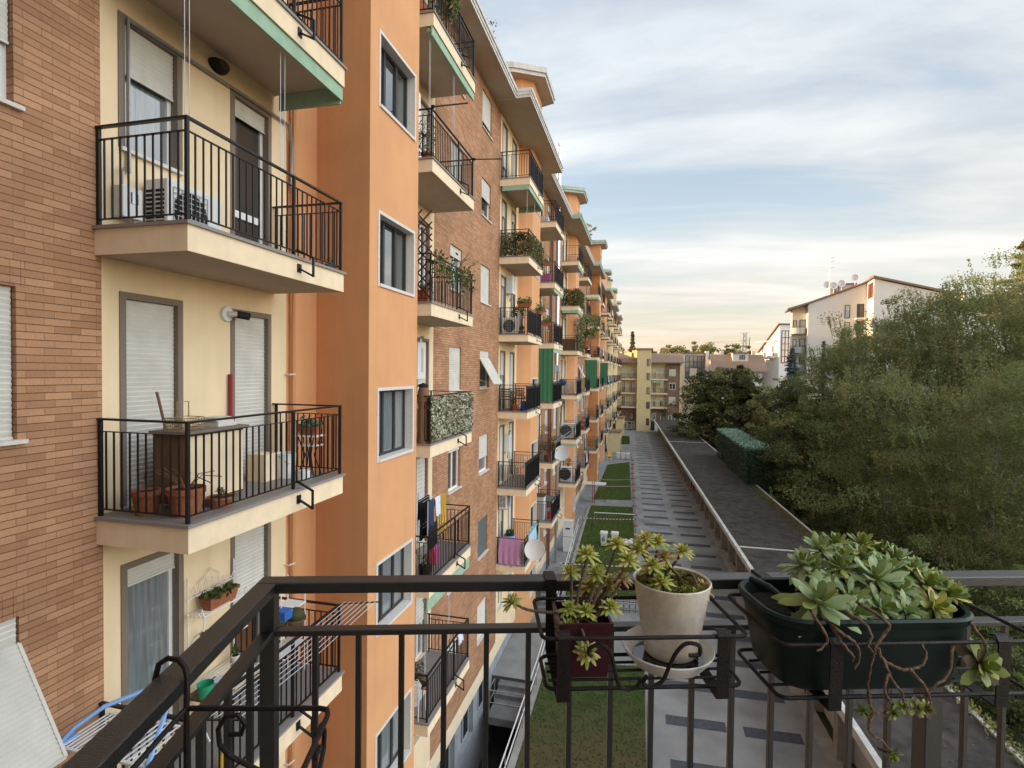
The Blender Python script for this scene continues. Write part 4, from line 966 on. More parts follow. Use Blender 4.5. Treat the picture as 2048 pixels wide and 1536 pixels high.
# -- pylon and crane far away
q = thing('pylon', 'grey lattice power pylon far behind the brown roofed house', 'pylon', (45,269,0)); e = MB()
for sx in (-1,1):
    for sy in (-1,1): e.tube([(sx*1.8,sy*1.8,0),(sx*.8,sy*.8,16),(sx*.6,sy*.6,31)],.10,4)
for i in range(12):
    z = 2+2.4*i; w_ = np.interp(z,[0,16,31],[1.8,.8,.6]); w2 = np.interp(z+2.4,[0,16,31],[1.8,.8,.6])
    for s in (-1,1): e.tube([(-w_*s,-w_,z),(w2*s,-w2,z+2.4)],.08,4); e.tube([(-w_*s,w_,z),(w2*s,w2,z+2.4)],.08,4)
e.build('lattice', M['pipe'], q, local=True); e = MB()
for z in (24,27.5,31): e.tube([(-2.2,0,z),(2.2,0,z)],.10,4)
e.build('cross_arm', M['pipe'], q, local=True)
q = thing('tower_crane', 'thin pale crane jib on the skyline above the distant trees', 'crane', (30,240,0)); e = MB(); e.tube([(12,0,24.4),(-4,0,24.9)],.07,4); e.tube([(12,0,25.4),(-4,0,25.2)],.04,4)
for i in range(12): e.tube([(12-1.3*i,0,24.4+.025*i),(11.4-1.3*i,0,25.35)],.03,3)
e.build('jib', M['pipe'], q, local=True); e = MB(); e.tube([(12,0,0),(12,0,27)],.25,4); e.build('mast', M['pipe'], q, local=True)
# ------------------------------------------------------------------ trees, hedge, undergrowth
def leaf_quads(P, ln, wd, droop=.0, rng=NR, flat=0.):
    n = len(P)
    d = rng.normal(0,1,(n,3)); d[:,2] = d[:,2]*(1-flat)-droop; d /= np.linalg.norm(d,axis=1)[:,None]
    e = rng.normal(0,1,(n,3)); e[:,2] *= (1-flat*.6); e -= d*np.sum(d*e,1)[:,None]; e /= np.linalg.norm(e,axis=1)[:,None]
    s = rng.uniform(.6,1.35,n)[:,None]
    a, b = d*ln*s, e*wd*s
    return np.stack([P-a*.5, P+b*.5, P+a*.5, P-b*.5],1).reshape(-1,3)
def multi_mesh(name, V, mi, mats, parent):
    o = raw_mesh(name, V, np.arange(len(V)).reshape(-1,4), M[mats[0]], parent)
    for q in mats[1:]: o.data.materials.append(M[q])
    if len(mats) > 1: o.data.polygons.foreach_set('material_index', np.asarray(mi,np.int32)); o.data.update()
    return o
def tree(name, label, x, y, h, r, n, mats=('leaf_olive','leaf_green'), bark='bark', lo=.15, droop=0., ln=.15, wd=.075, clumps=46, spread=.20, seed=1, group=None, cat='tree', lean=0, shape=1.0, weeping=0.):
    g = np.random.default_rng(seed); t = thing(name, label, cat, (x,y,-.03), 0, group)
    mb = MB(); L_ = Vector((lean*h, lean*.4*h, 0)); tr = max(.06, h*.0125)
    axis = lambda f: Vector((L_.x*f*f + .12*math.sin(f*5+seed), L_.y*f*f+.12*math.cos(f*4+seed), h*f*.96))
    mb.tube([axis(f) for f in (0,.12,.3,.5,.7,.86,.98)], [tr*1.5,tr,tr*.85,tr*.65,tr*.42,tr*.22,tr*.06], 7)
    C = []
    for i in range(clumps):
        f = lo+(1-lo)*(i+.5)/clumps; f = min(.99, f+g.uniform(-.04,.04))
        prof = (math.sin(math.pi*min(1,((f-lo)/(1-lo))*.80+.17)))**(.55*shape)
        rr = r*prof*math.sqrt(g.uniform(.12,1)); a = i*2.399+g.uniform(-.5,.5)
        a0 = axis(max(.08,f-.16)); c = axis(f)+Vector((rr*math.cos(a), rr*math.sin(a), g.uniform(-.3,.3)))
        C.append(c)
        if i % 2 == 0:
            mid = a0.lerp(c,.5)+Vector((0,0,.12*r*prof)); mb.tube([a0,mid,c], [tr*.36*(1.1-f),tr*.24*(1.1-f)+.006,.008], 5)
    if bark == 'birch':      # leaders that come out through the crown on its open side
        ang = math.atan2(-y,-x)
        for q, (da, f0, f1) in enumerate(((.25,.30,.84),)):
            a_ = ang+da; p0 = axis(f0*.6); p1 = Vector((.62*r*math.cos(a_),.62*r*math.sin(a_),h*(f0+f1)*.5)); p2 = Vector((.82*r*math.cos(a_+.25),.82*r*math.sin(a_+.25),h*f1*.82)); p3 = axis(min(.97,f1+.12)).lerp(p2,.55); p3.z = h*min(.97,f1+.08)
            mb.tube([p0,p0.lerp(p1,.5)+Vector((0,0,.3)),p1,p2,p3],[.09,.08,.065,.045,.015],6)
    mb.build('trunk', M[bark], t, local=True, smooth=True)
    C = np.array([tuple(c) for c in C])
    # each limb end carries a few sprays; in weeping trees the sprays trail down in strands
    sub = 4; K = np.repeat(C, sub, 0)+g.normal(0,1,(len(C)*sub,3))*np.array([1,1,.7])*r*spread*1.25
    w = g.uniform(.35,1.5,len(K)); w /= w.sum(); idx = g.choice(len(K), n, p=w)
    sg = r*spread*.42*g.uniform(.6,1.4,len(K))[idx][:,None]
    off = g.normal(0,1,(n,3)); nr = np.linalg.norm(off,axis=1)[:,None]; off = off/nr*np.minimum(nr,1.8)*sg*np.array([1.1,1.1,.62])
    P = K[idx]+off
    if weeping:
        st = g.normal(0,1,(len(K)*5,2))*r*spread*.6; pick = idx*5+g.integers(0,5,n); hang = g.random(n) < .5
        P[hang,:2] = K[idx][hang,:2]+st[pick][hang]+g.normal(0,.05,(hang.sum(),2)); P[hang,2] = K[idx][hang,2]+.15*r*spread-weeping*1.9*g.random(hang.sum())*(.5+.5*np.sin(pick[hang]*1.7)**2)
        P[hang,:2] += (P[hang,2:3]-K[idx][hang,2:3])*np.array([[-.22,.0]])
    P[:,2] = np.maximum(P[:,2], .15)
    V = leaf_quads(P, ln, wd, droop, g)
    cm = g.choice(len(mats), len(K), p=([.62,.38] if len(mats) == 2 else [.5,.35,.15] if len(mats) == 3 else [1]))
    mi = cm[idx]; sw = g.random(n) < .12; mi = np.where(sw, g.integers(0,len(mats),n), mi)
    multi_mesh('crown', V, mi, mats, t)
    return t
def conifer(name, label, x, y, h, r, n, mats=('leaf_blue',), seed=1, group=None, ln=.27, wd=.085, gaps=.0, tiers=26, p=.9):
    g = np.random.default_rng(seed); t = thing(name, label, 'tree', (x,y,-.03), 0, group)
    mb = MB(); mb.tube([(0,0,0),(0.05,0,h*.5),(0,0,h)], [h*.014,h*.008,.015], 7)
    pts = []
    nb = tiers*7; share = n/nb
    for i in range(nb):
        f = .06+.94*(i+g.uniform(-.6,.6))/nb; f = min(max(f,.05),.99)
        R_ = r*(1-f)**p+.10; l = R_*g.uniform(.3,1.3); a = i*2.399+g.uniform(-.5,.5); z0 = h*f
        sag = g.uniform(.05,.35)*l; tip = np.array((l*math.cos(a), l*math.sin(a), z0-sag+.12*l)); o_ = np.array((0,0,z0+.1))
        if l > .6: mb.tube([tuple(o_),tuple(o_*.45+tip*.55-np.array((0,0,.06*l))),tuple(tip)],[.03,.02,.006],4)
        m = max(6,int(share*(.25+1.3*l/r)))
        q = g.uniform(.10,1,m)[:,None]; w_ = (.06+.16*l*(1-abs(q-.55)))
        pts.append(o_*(1-q)+tip*q-np.array((0,0,1.))*(.22*l*q*(1-q))+g.normal(0,1,(m,3))*w_*np.array([1,1,.38]))
    mb.build('trunk', M['bark'], t, local=True)
    P = np.concatenate(pts); V = leaf_quads(P, ln, wd, .15, g); mi = g.integers(0,len(mats),len(P)); multi_mesh('crown', V, mi, mats, t)
    return t
BG = 'birches behind the garages'
OL = ('leaf_olive','leaf_green','leaf_yellow')
tree('birch_tree','birch leftmost of the tall row, its top just right of the dark conifers',17.6,55.8,15.2,4.0,74000,OL,'birch',.06,.5,.165,.072,70,.23,3,BG,lean=.03,weeping=.7)
tree('birch_tree','second tall birch from the left in the row behind the garages',19.9,51.0,16.9,4.6,84000,OL,'birch',.06,.5,.155,.070,72,.22,4,BG,lean=-.06,weeping=.7)
tree('birch_tree','third tall birch from the left with a pale slanting trunk',22.1,47.4,18.5,5.0,92000,OL,'birch',.06,.5,.15,.067,76,.22,5,BG,lean=-.07,weeping=.8)
tree('birch_tree','fourth tall birch, below the dark cedar tip on the right',25.0,45.0,19.2,5.3,92000,OL,'birch',.06,.5,.145,.065,76,.22,6,BG,lean=-.05,weeping=.8)
tree('birch_tree','rightmost tall birch cut by the right edge of the picture',28.6,43.4,20.6,5.6,92000,OL,'birch',.06,.5,.145,.065,76,.22,8,BG,lean=-.05,weeping=.8)
tree('birch_tree','lower birch in front with a short bare white stem, nearest the garage roof',14.9,38.0,11.8,3.9,84000,('leaf_olive','leaf_dark','leaf_green'),'birch',.04,.4,.13,.057,72,.23,9,BG,lean=-.05,weeping=.6)
tree('birch_tree','lower bushy birch with a few orange leaves, right of the one by the roof',18.0,33.5,12.2,4.3,96000,('leaf_green','leaf_olive','leaf_yellow'),'birch',.04,.4,.115,.052,74,.23,10,BG,weeping=.6)
tree('birch_tree','lower birch in front cut by the right edge of the picture',21.6,31.0,13.6,4.6,96000,OL,'birch',.04,.4,.11,.05,74,.23,12,BG,lean=-.04,weeping=.6)
tree('hornbeam_tree','dark yellow-green tree with layered branches behind the hedge end',14.9,58.5,11.0,3.9,32000,('leaf_dark','leaf_yellow','leaf_green'),'bark',.05,.2,.22,.13,60,.22,13,'dark layered trees',shape=1.1)
tree('hornbeam_tree','dark low tree with drooping layered branches beside the garage roof edge',13.3,47.6,8.8,3.5,32000,('leaf_dark','leaf_green','leaf_yellow'),'bark',.03,.3,.19,.11,60,.23,14,'dark layered trees')
tree('round_tree','big dense dark rounded tree in front of the far buildings',12.0,85,12.6,5.9,60000,('leaf_dark','leaf_olive'),'bark',.03,.1,.34,.21,150,.16,15)
tree('autumn_tree','small orange tinted tree between the round tree and the blue spruce',14.6,74,8.4,2.5,7000,('leaf_autumn','leaf_olive'),'bark',.1,.1,.18,.1,30,.22,16)
tree('broad_tree','green tree filling the gap left of the blue spruce',18.6,88,10.8,4.4,16000,('leaf_green','leaf_olive'),'bark',.08,.1,.2,.11,44,.2,17)
tree('broad_tree','green tree behind the tall birches, under the white apartment house',26.5,63,17.2,5.2,26000,OL,'birch',.06,.4,.27,.12,60,.22,18)
tree('broad_tree','green tree behind the fourth birch, near the right edge',34,58,21.0,6.0,28000,OL,'birch',.06,.4,.26,.12,60,.22,19)
conifer('blue_spruce','blue grey spruce left of the white apartment house',19.2,79,15.6,3.6,46000,('leaf_blue',),21,'conifers')
conifer('slim_spruce','slim pale spruce in front of the white apartment house',22.5,77.5,16.4,2.0,12000,('leaf_blue','leaf_dark'),22,'conifers',tiers=30,p=1.1)
conifer('dark_conifer','dark ragged conifer with its top in front of the white apartment house',21.2,66.5,17.2,3.0,26000,('leaf_dark','leaf_green'),23,'conifers',ln=.26,wd=.07)
conifer('dark_conifer','dark conifer whose spiky top stands above the tall birches',28.8,61,19.4,2.8,24000,('leaf_dark','leaf_blue'),24,'conifers',ln=.26,wd=.07)
conifer('blue_spruce','shadowy blue grey conifer low beside the hedge end',12.7,57.0,7.6,2.3,22000,('leaf_blue','leaf_dark'),25,'conifers')
conifer('cedar_tree','tall dark cedar rising at the right edge of the picture',39.6,70.2,27.0,8.5,60000,('leaf_dark','leaf_olive'),26,'conifers',ln=.36,wd=.10,tiers=11,p=.9)
conifer('cedar_tree','far cedar with a pointed top behind the yellow stair tower',-3.1,143.6,22.6,5.5,22000,('leaf_dark','leaf_olive'),27,'conifers',ln=.7,wd=.30,tiers=14,p=1.2)
conifer('dark_conifer','small far conifer just right of the yellow stair tower',1.8,141,18.2,2.4,9000,('leaf_dark',),28,'conifers',ln=.4,wd=.14)
for i,(x,y,h,r,l) in enumerate(((8.2,156,19.4,6,'far tree left of three above the flat white house'),(16.8,163,20.6,5.5,'far tree in the middle of three above the flat white house'),(23.5,160,19.7,5,'far tree right of three above the flat white house'),(-7.5,140,18.5,4,'far tree behind the end of the long building'))):
    tree('far_tree',l,x,y,h,r,16000,('leaf_yellow','leaf_olive'),'bark',.1,0,.6,.38,60,.2,40+i,'far trees beyond the courtyard')
# clipped hedge
t = thing('hedge','tall clipped bluish green conifer hedge behind the garages','hedge',(9.7,60,0)); n = 40000
xl = lambda y: 8.35+.022*(66-y)*1.0; g = np.random.default_rng(77)
yy = g.uniform(49.5,66.3,n); wv = 2.15; f = g.random(n); top = f < .34; side = (f >= .34) & (f < .72); end = f >= .72
xx = xl(yy)+np.where(top, g.random(n)*wv, np.where(side, g.choice([0,1],n)*wv, g.random(n)*wv)); yy = np.where(end, g.choice([49.5,66.3],n,p=[.85,.15]), yy)
zz = np.where(top, 5.55, g.uniform(.1,5.55,n)); P = np.stack([xx,yy,zz],1)+g.normal(0,.09,(n,3)); P -= np.array([9.7,60,0])
M['leaf_hedge_top'] = leafmat('hedge_top_leaf', (.24,.38,.27), (.34,.48,.36), .15)  # top leaves coloured much lighter than the sides
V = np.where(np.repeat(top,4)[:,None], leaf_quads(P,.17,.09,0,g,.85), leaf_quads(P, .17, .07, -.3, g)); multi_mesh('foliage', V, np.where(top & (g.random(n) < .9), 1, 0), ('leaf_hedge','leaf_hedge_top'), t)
mb = MB(); mb.box(8.75,10.4,49.8,66,0,5.3); mb.build('branches', M['bark'], t)
# undergrowth below the trees: one mass
n = 60000; g = np.random.default_rng(5); y = g.uniform(9,72,n); x = np.where(y < 31, 11.0, 11.9)-.0364*y+np.abs(g.normal(0,1,n))*7; den = (np.sin(x*1.7+y*.9)+np.sin(y*1.3-x*.6)+2)/4
z = g.random(n)**1.6*(.25+1.5*den)*np.clip((x-10)/3,.25,1.3)
V = leaf_quads(np.stack([x,y,z],1), .16, .085, .1, g)
raw_mesh('undergrowth', V[:4*(n*2//3)], np.arange(4*(n*2//3)).reshape(-1,4), M['leaf_dark'], None, 'stuff', 'dark undergrowth below the trees behind the garages', 'undergrowth')
q = V[4*(n*2//3):]; raw_mesh('undergrowth', q, np.arange(len(q)).reshape(-1,4), M['leaf_green'], None, 'stuff', 'lighter green leaves in the undergrowth behind the garages', 'undergrowth')
n = 16000; y = g.uniform(8,25,n); x = 9.95-.0364*y+g.uniform(-.5,2.6,n)*g.random(n); z = .05+2.5*(x < 9.9-.0364*y)+g.random(n)*.25+np.where(x >= 9.9-.0364*y, 1.9, 0)*0
V = leaf_quads(np.stack([x,y,z],1), .10, .05, -.2, g); raw_mesh('moss', V, np.arange(4*n).reshape(-1,4), M['leaf_yellow'], None, 'stuff', 'yellow green moss and weeds along the near garage roof edge', 'weeds')
SHG = 'shrubs behind the garages'
for i,(x,y,h,r,l) in enumerate(((11.9,29.5,3.0,1.4,'low dark shrub behind the long green planter'),(13.2,26.0,3.2,1.6,'dark shrub right of the low one by the garage roof'),(12.6,22.0,2.4,1.4,'dark shrub seen below the right handrail'),(15.0,24.5,4.6,2.0,'taller green shrub at the right edge below the birches'),(12.2,40.0,3.4,1.7,'shrub below the birch nearest the garage roof'),(17.8,27.5,5.5,2.2,'bushy green shrub with yellow leaves near the right edge'),(11.9,52,3.8,1.8,'dark shrub below the layered trees'))):
    tree('shrub', l, x, y, h, r, 11000, ('leaf_dark','leaf_green') if i not in (5,) else ('leaf_green','leaf_yellow'), 'bark', .05, .1, .11, .06, 34, .24, 60+i, SHG, 'shrub')
tree('roof_plant','leafy plant on the roof edge near the top of the picture',-5.5,17.0,.9,.5,500,('leaf_olive','leaf_dark'),'bark',.1,0,.09,.05,20,.26,90,'roof plants','plant').location.z = 22.45
tree('roof_plant','small plant standing on the far roof edge against the sky',-4.9,44.5,1.5,.55,700,('leaf_yellow','leaf_olive'),'bark',.1,0,.2,.09,12,.3,91,'roof plants','plant').location.z = 22.45
# ------------------------------------------------------------------ things on the balconies
def yb(k, side, d): return Y0(k)+(-.045 if side == 'A' else 6.28)+d
def foliage(parent, c, r, n, mats, ln=.06, wd=.03, sz=1., droop=0., name='foliage', seed=1, local=True):
    g = np.random.default_rng(seed); P = g.normal(0,1,(n,3)); nr = np.linalg.norm(P,axis=1)[:,None]; P = P/nr*(r*g.uniform(.3,1,(n,1))**.5); P[:,2] *= sz
    lump = .75+.45*np.sin(P[:,:1]*9/r*.35+seed)*np.cos(P[:,1:2]*8/r*.4); P = P*lump+np.array(c)
    return multi_mesh(name, leaf_quads(P, ln, wd, droop, g), g.integers(0,len(mats),n), mats, parent)
def pot(label, x, y, z, r=.13, h=.24, m='terracotta', plant=None, pm=('leaf_pot','leaf_green'), n=160, group=None, ball=False, sticks=False, name='flower_pot', seed=1):
    t = thing(name, label, 'pot plant' if plant else 'pot', (x,y,z), 0, group)
    MB().lathe([(.01,0),(r*.74,0),(r*.94,h*.80),(r*1.04,h*.80),(r*1.04,h),(r*.93,h),(r*.90,h*.88)], (0,0,0), 18).build('pot', M[m], t, local=True, smooth=True)
    MB().lathe([(.005,h*.9),(r*.92,h*.9)], (0,0,0), 14).build('soil', M['soil'], t, local=True)
    if plant: foliage(t, (0,0,h+plant*.5), plant*.62, n, pm, .07*(.6+plant), .032*(.6+plant), sz=.85, seed=seed)
    if sticks:
        mb = MB()
        for i in range(9): a = i*.7; mb.tube([(0,0,h*.85),(.15*math.cos(a),.15*math.sin(a),h+.12),(.34*math.cos(a),.34*math.sin(a),h+.06+.03*i)], .006, 4)
        mb.build('dead_stems', M['wood'], t, local=True)
    return t
def trough(label, x, y, z, L=.6, w=.2, h=.19, m='terracotta', plant=0, rz=0, pm=('leaf_pot','leaf_green'), n=220, group=None, seed=1):
    t = thing('planter', label, 'planter', (x,y,z), rz, group); mb = MB(); o = .03
    lo = [(-w/2+o,-L/2+o),(w/2-o,-L/2+o),(w/2-o,L/2-o),(-w/2+o,L/2-o)]; hi = [(-w/2,-L/2),(w/2,-L/2),(w/2,L/2),(-w/2,L/2)]
    mb.face([(a,b,0) for a,b in lo][::-1])
    for i in range(4):
        j = (i+1)%4; mb.face([(*lo[i],0),(*lo[j],0),(*hi[j],h),(*hi[i],h)])
    for i in range(4):
        j = (i+1)%4; k = .86; mb.face([(*hi[i],h),(*hi[j],h),(hi[j][0]*k,hi[j][1]*k,h),(hi[i][0]*k,hi[i][1]*k,h)]); mb.face([(hi[i][0]*k,hi[i][1]*k,h),(hi[j][0]*k,hi[j][1]*k,h),(hi[j][0]*k,hi[j][1]*k,h-.04),(hi[i][0]*k,hi[i][1]*k,h-.04)])
    mb.box(-w/2-.008,w/2+.008,-L/2-.008,L/2+.008,h-.03,h-.012); mb.build('trough', M[m], t, local=True)
    s = MB(); k = .86; s.face([(a*k,b*k,h-.035) for a,b in hi]); s.build('soil', M['soil'], t, local=True)
    if plant:
        g = np.random.default_rng(seed); P = np.column_stack([g.normal(0,w*.45,n), g.uniform(-L/2,L/2,n), h+np.abs(g.normal(0,.5,n))*plant*.8]); multi_mesh('foliage', leaf_quads(P,.10,.045,0,g), g.integers(0,len(pm),n), pm, t)
    return t
def aircon(label, x, y, z, rz=0, w=.78, d=.30, h=.56, group='air conditioner outdoor units'):
    t = thing('air_conditioner', label, 'air conditioner', (x,y,z), rz, group)
    MB().box(-d/2,d/2,-w/2,w/2,.05,h+.05).build('casing', M['plastic_white'], t, local=True, bevel=.015)
    g = MB(); cz, cy, r = h*.55, -w*.10, h*.40
    g.lathe([(.01,0),(r,0)], (d/2+.004,cy,cz), 20, axis='x'); g.build('fan_opening', M['black'], t, local=True)
    q = MB()
    for i in range(9): zz = cz-r+2*r*i/8; q.box(d/2+.008,d/2+.016,cy-r,cy+r,zz-.004,zz+.004); yy = cy-r+2*r*i/8; q.box(d/2+.008,d/2+.014,yy-.004,yy+.004,cz-r,cz+r)
    q.build('fan_grille', M['plastic_grey'], t, local=True)
    s = MB()
    for i in range(9):
        for j in range(2): s.box(-d*.42+j*d*.42,-d*.42+j*d*.42+d*.36,-w/2-.006,-w/2+.002,.12+.05*i,.12+.05*i+.028)
    s.build('side_slots', M['black'], t, local=True)
    f = MB()
    for yy in (-w*.35,w*.35): f.box(-d*.55,d*.55,yy-.03,yy+.03,0,.05)
    f.build('feet', M['plastic_grey'], t, local=True)
    return t
def wall_heater(label, x, y, z, w=.45, h=.72, d=.28, group='wall boilers'):
    t = thing('boiler', label, 'boiler', (x,y,z), 0, group)
    MB().box(0,d,-w/2,w/2,0,h).build('casing', M['plastic_white'], t, local=True, bevel=.02)
    MB().box(d,d+.006,-w*.12,w*.12,h*.2,h*.85).build('panel', M['plastic_grey'], t, local=True)
    mb = MB(); mb.tube([(d*.5,0,0),(d*.5,0,-.15),(d*.3,.05,-.3)], .022, 6); mb.tube([(d*.6,w*.25,h),(d*.6,w*.25,h+.12),(d*.9,w*.25,h+.15)], .04, 8); mb.build('pipe', M['pipe'], t, local=True)
    return t
def chair(label, x, y, z, rz=0, m='plastic_white', group=None):
    t = thing('chair', label, 'chair', (x,y,z), rz, group)
    MB().box(-.2,.2,-.2,.2,.43,.46).build('seat', M[m], t, local=True); b = MB()
    for i in range(4): b.box(-.215,-.195,-.2,.2,.55+.09*i,.60+.09*i)
    b.build('backrest', M[m], t, local=True)
    for sx in (-1,1):
        for sy in (-1,1):
            MB().tube([(sx*.21,sy*.19,0),(sx*.2,sy*.19,.45)]+([(-.205,sy*.19,.92)] if sx < 0 else []), .014, 5).build('leg', M[m], t, local=True)
    return t
def table(label, x, y, z, L=.7, w=.6, h=.72, m='wood', group=None):
    t = thing('table', label, 'table', (x,y,z), 0, group); MB().box(-w/2,w/2,-L/2,L/2,h-.03,h).build('tabletop', M[m], t, local=True)
    for sx in (-1,1):
        for sy in (-1,1): MB().tube([(sx*w*.42,sy*L*.42,0),(sx*w*.42,sy*L*.42,h-.03)], .016, 5).build('leg', M['iron'], t, local=True)
    return t
def cloth(name, label, cat, p0, p1, drop, m, out=(1,0,0), group=None, n=22, amp=.03, seed=0, front=.5, back=True):
    """cloth hung over a rail from p0 to p1"""
    mb = MB(); p0 = Vector(p0); p1 = Vector(p1); o = Vector(out); rows = 9
    prof = [(-.03,-drop*front)] + [(-.022,-drop*front*.5),(-.012,.012),(.012,.016)] if back else [(0,.016)]
    prof = prof + [(.022+.01*j/rows, -drop*j/rows) for j in range(1,rows+1)]
    base = len(mb.v)
    for i in range(n+1):
        f = i/n; p = p0.lerp(p1,f)
        for (a,b) in prof:
            w = amp*math.sin(f*23+seed)*max(0,-b)/drop+amp*.5*math.sin(f*51+seed*2)*max(0,-b)/drop
            q = p+o*(a+w)+(p1-p0)*(.03*math.sin(b*4+seed))+Vector((0,0,b+.02*math.sin(f*7+seed)*(b < -drop*.8))); mb.v.append(tuple(q))
    k = len(prof)
    for i in range(n):
        for j in range(k-1): a = i*k+j; mb.f.append((a,a+1,a+k+1,a+k)); mb.m.append(0)
    return tag(mb.build(name, M[m], smooth=True), label, cat, group)
def dish(label, x, y, z, r, rz, tilt=R(28), group='satellite dishes on the long building', foot=(-.3,0,-.5)):
    t = thing('satellite_dish', label, 'satellite dish', (x,y,z), rz, group)
    c, s = math.cos(tilt), math.sin(tilt); mb = MB(); n = 32
    mb.lathe([(.005,.0),(r*.35,-.012),(r*.7,-.05),(r,-.11),(r*1.01,-.105),(r*.98,-.10)], (0,0,0), n, axis='y'); mb.v = [(a, (b)*c+q*s, -b*s+q*c) for a,b,q in mb.v]
    mb.build('reflector', M['plastic_white'], t, local=True, smooth=True)
    mb = MB(); mb.tube([(0,-.1*c-r*.7*s,-r*.95),(0,-.62,-r*.55)], .014, 6); mb.tube([(-.05,-.62,-r*.55),(0,-.66,-r*.5),(.02,-.70,-r*.46)], .03, 8); mb.build('feed_arm', M['plastic_grey'], t, local=True)
    mb = MB(); mb.tube([(0,.05,.05),(0,.12,0),(0,.12,foot[2]),foot], .02, 6); mb.build('mount', M['pipe'], t, local=True)
    return t
TP = 'terracotta pots and planters'
# --- balcony A, fourth slab up (the one at eye level)
z = ZS[3]
aircon('white air conditioner with black grilles on the balcony at eye level', -5.40, 5.42, z, 0, .80,.32,.62)
t = thing('gas_meter', 'small white gas meter box with pipes left of the eye-level air conditioner', 'gas meter', (-5.55,4.80,13.62)); MB().box(-.07,.08,-.12,.12,0,.34).build('box', M['plastic_white'], t, local=True, bevel=.01); mb = MB(); mb.tube([(0,-.06,.34),(.0,-.06,.5),(-.04,0,.56)],.016,6); mb.tube([(.03,.05,0),(.03,.05,-.12),(0,.15,-.14)],.016,6); mb.build('pipes', M['pipe'], t, local=True); MB().box(.08,.086,-.06,.06,.16,.28).build('dial', M['glass'], t, local=True)
t = thing('wall_lamp', 'dark oval bulkhead lamp under the topmost awning', 'lamp', (-5.60,6.17,16.03)); mb = MB(); mb.lathe([(.01,.10),(.09,.09),(.125,.02),(.13,-.03)], (0,0,0), 20, axis='x', sx=1.15, sy=.72); mb.build('rim', M['black'], t, local=True, smooth=True); MB().lathe([(.01,.105),(.08,.095)], (.004,0,0), 18, axis='x', sx=1.1, sy=.66).build('diffuser', M['glass_warm'], t, local=True)
t = thing('spot_lamp', 'round wall lamp with a dark spotlight above the closed roller shutters', 'lamp', (-5.62,6.33,12.74)); MB().lathe([(.01,.03),(.10,.03),(.11,-.015)], (0,0,0), 20, axis='x').build('plate', M['plastic_white'], t, local=True); mb = MB(); mb.tube([(.03,0,0),(.14,.05,.0)], .035, 10); mb.build('arm', M['plastic_white'], t, local=True); mb = MB(); mb.tube([(.12,.05,.0),(.20,.20,-.02)], .052, 12); mb.build('spotlight', M['black'], t, local=True)
pot('tiny potted herb in a green tray by the far post at eye level', -4.58, 7.2, z, .07, .09, 'shutter_grey', .12, n=40)
# --- balcony A, third slab up
z = ZS[2]
t = thing('cabinet', 'old wooden balcony cabinet with a pale front', 'cabinet', (-5.08,5.35,z)); MB().box(-.22,.22,-.45,.40,.06,.84).build('carcass', M['wood'], t, local=True); MB().box(.221,.235,-.43,.38,.08,.82).build('front', M['cream_side'], t, local=True); MB().box(-.25,.27,-.50,.45,.84,.88).build('top', M['stone_trim'], t, local=True)
t = thing('wire_basket', 'pale wire basket with a handle on the wooden cabinet', 'basket', (-5.05,5.05,z+.88)); mb = MB()
for q in range(5): mb.tube([(-.12,-.16,.02+.03*q),(.12,-.16,.02+.03*q),(.12,.16,.02+.03*q),(-.12,.16,.02+.03*q),(-.12,-.16,.02+.03*q)],.006,4)
for q in range(9): mb.tube([(.12,-.16+.04*q,.02),(.12,-.16+.04*q,.14)],.004,4); mb.tube([(-.12+.03*q,-.16,.02),(-.12+.03*q,-.16,.14)],.004,4)
mb.build('body', M['rattan'], t, local=True); MB().tube([(0,-.10,.14),(0,-.10,.32),(0,.06,.32),(0,.06,.14)],.007,5).build('handle', M['rattan'], t, local=True)
mb = MB()
for q in range(5): mb.box(-5.2+.01*q,-4.93-.01*q,5.42+.012*(q%3),5.72-.01*q,z+.88+.022*q,z+.90+.022*q)
tag(mb.build('newspaper', M['white_stone']), 'untidy pile of papers on the wooden cabinet', 'papers')
mb = MB(); mb.tube([(-5.42,5.04,z+1.30),(-5.0,5.0,z+.02)], .016, 6); t = thing('broom','long handled broom leaning beside the wooden cabinet','broom',(-5.0,5,z)); mb.build('handle', M['copper'], t); mb = MB(); mb.box(-5.06,-4.94,4.88,5.12,z+.005,z+.16); mb.build('brush', M['wood_dark'], t)
mb = MB(); mb.tube([(-5.58,6.36,z+.02),(-5.60,6.38,z+1.5)], .028, 6); tag(mb.build('folded_parasol', M['cloth_red']), 'dark red folded parasol leaning by the right-hand closed shutter', 'parasol')
pot('terracotta pot standing behind the left side rail of the middle balcony', -5.2, 4.70, z, .14, .26, group=TP)
pot('large terracotta pot with dry twigs at the corner of the middle balcony', -4.76, 4.78, z, .185, .30, sticks=True, group=TP)
pot('low terracotta bowl with dead leaves by the front rail', -4.68, 5.18, z, .14, .12, plant=.12, pm=('leaf_dry',), n=60, group=TP)
t = thing('bucket','white plastic bucket at the far end of the middle balcony','bucket',(-5.05,6.83,z)); MB().lathe([(.01,0),(.12,0),(.15,.34),(.16,.34),(.16,.36),(.14,.36),(.115,.03)],(0,0,0),18).build('body',M['plastic_white'],t,local=True,smooth=True); MB().tube([(0,-.15,.33),(.12,-.1,.22),(.12,.1,.22),(0,.15,.33)],.006,4).build('handle',M['pipe'],t,local=True)
mb = MB(); mb.box(-5.4,-5.1,6.45,6.72,z,z+.38); tag(mb.build('storage_box', M['cream_side']), 'cream storage box beside the white bucket', 'box')
t = thing('plant_stand','wrought iron plant stand at the far rail of the middle balcony','stand',(-4.85,7.12,z)); mb = MB()
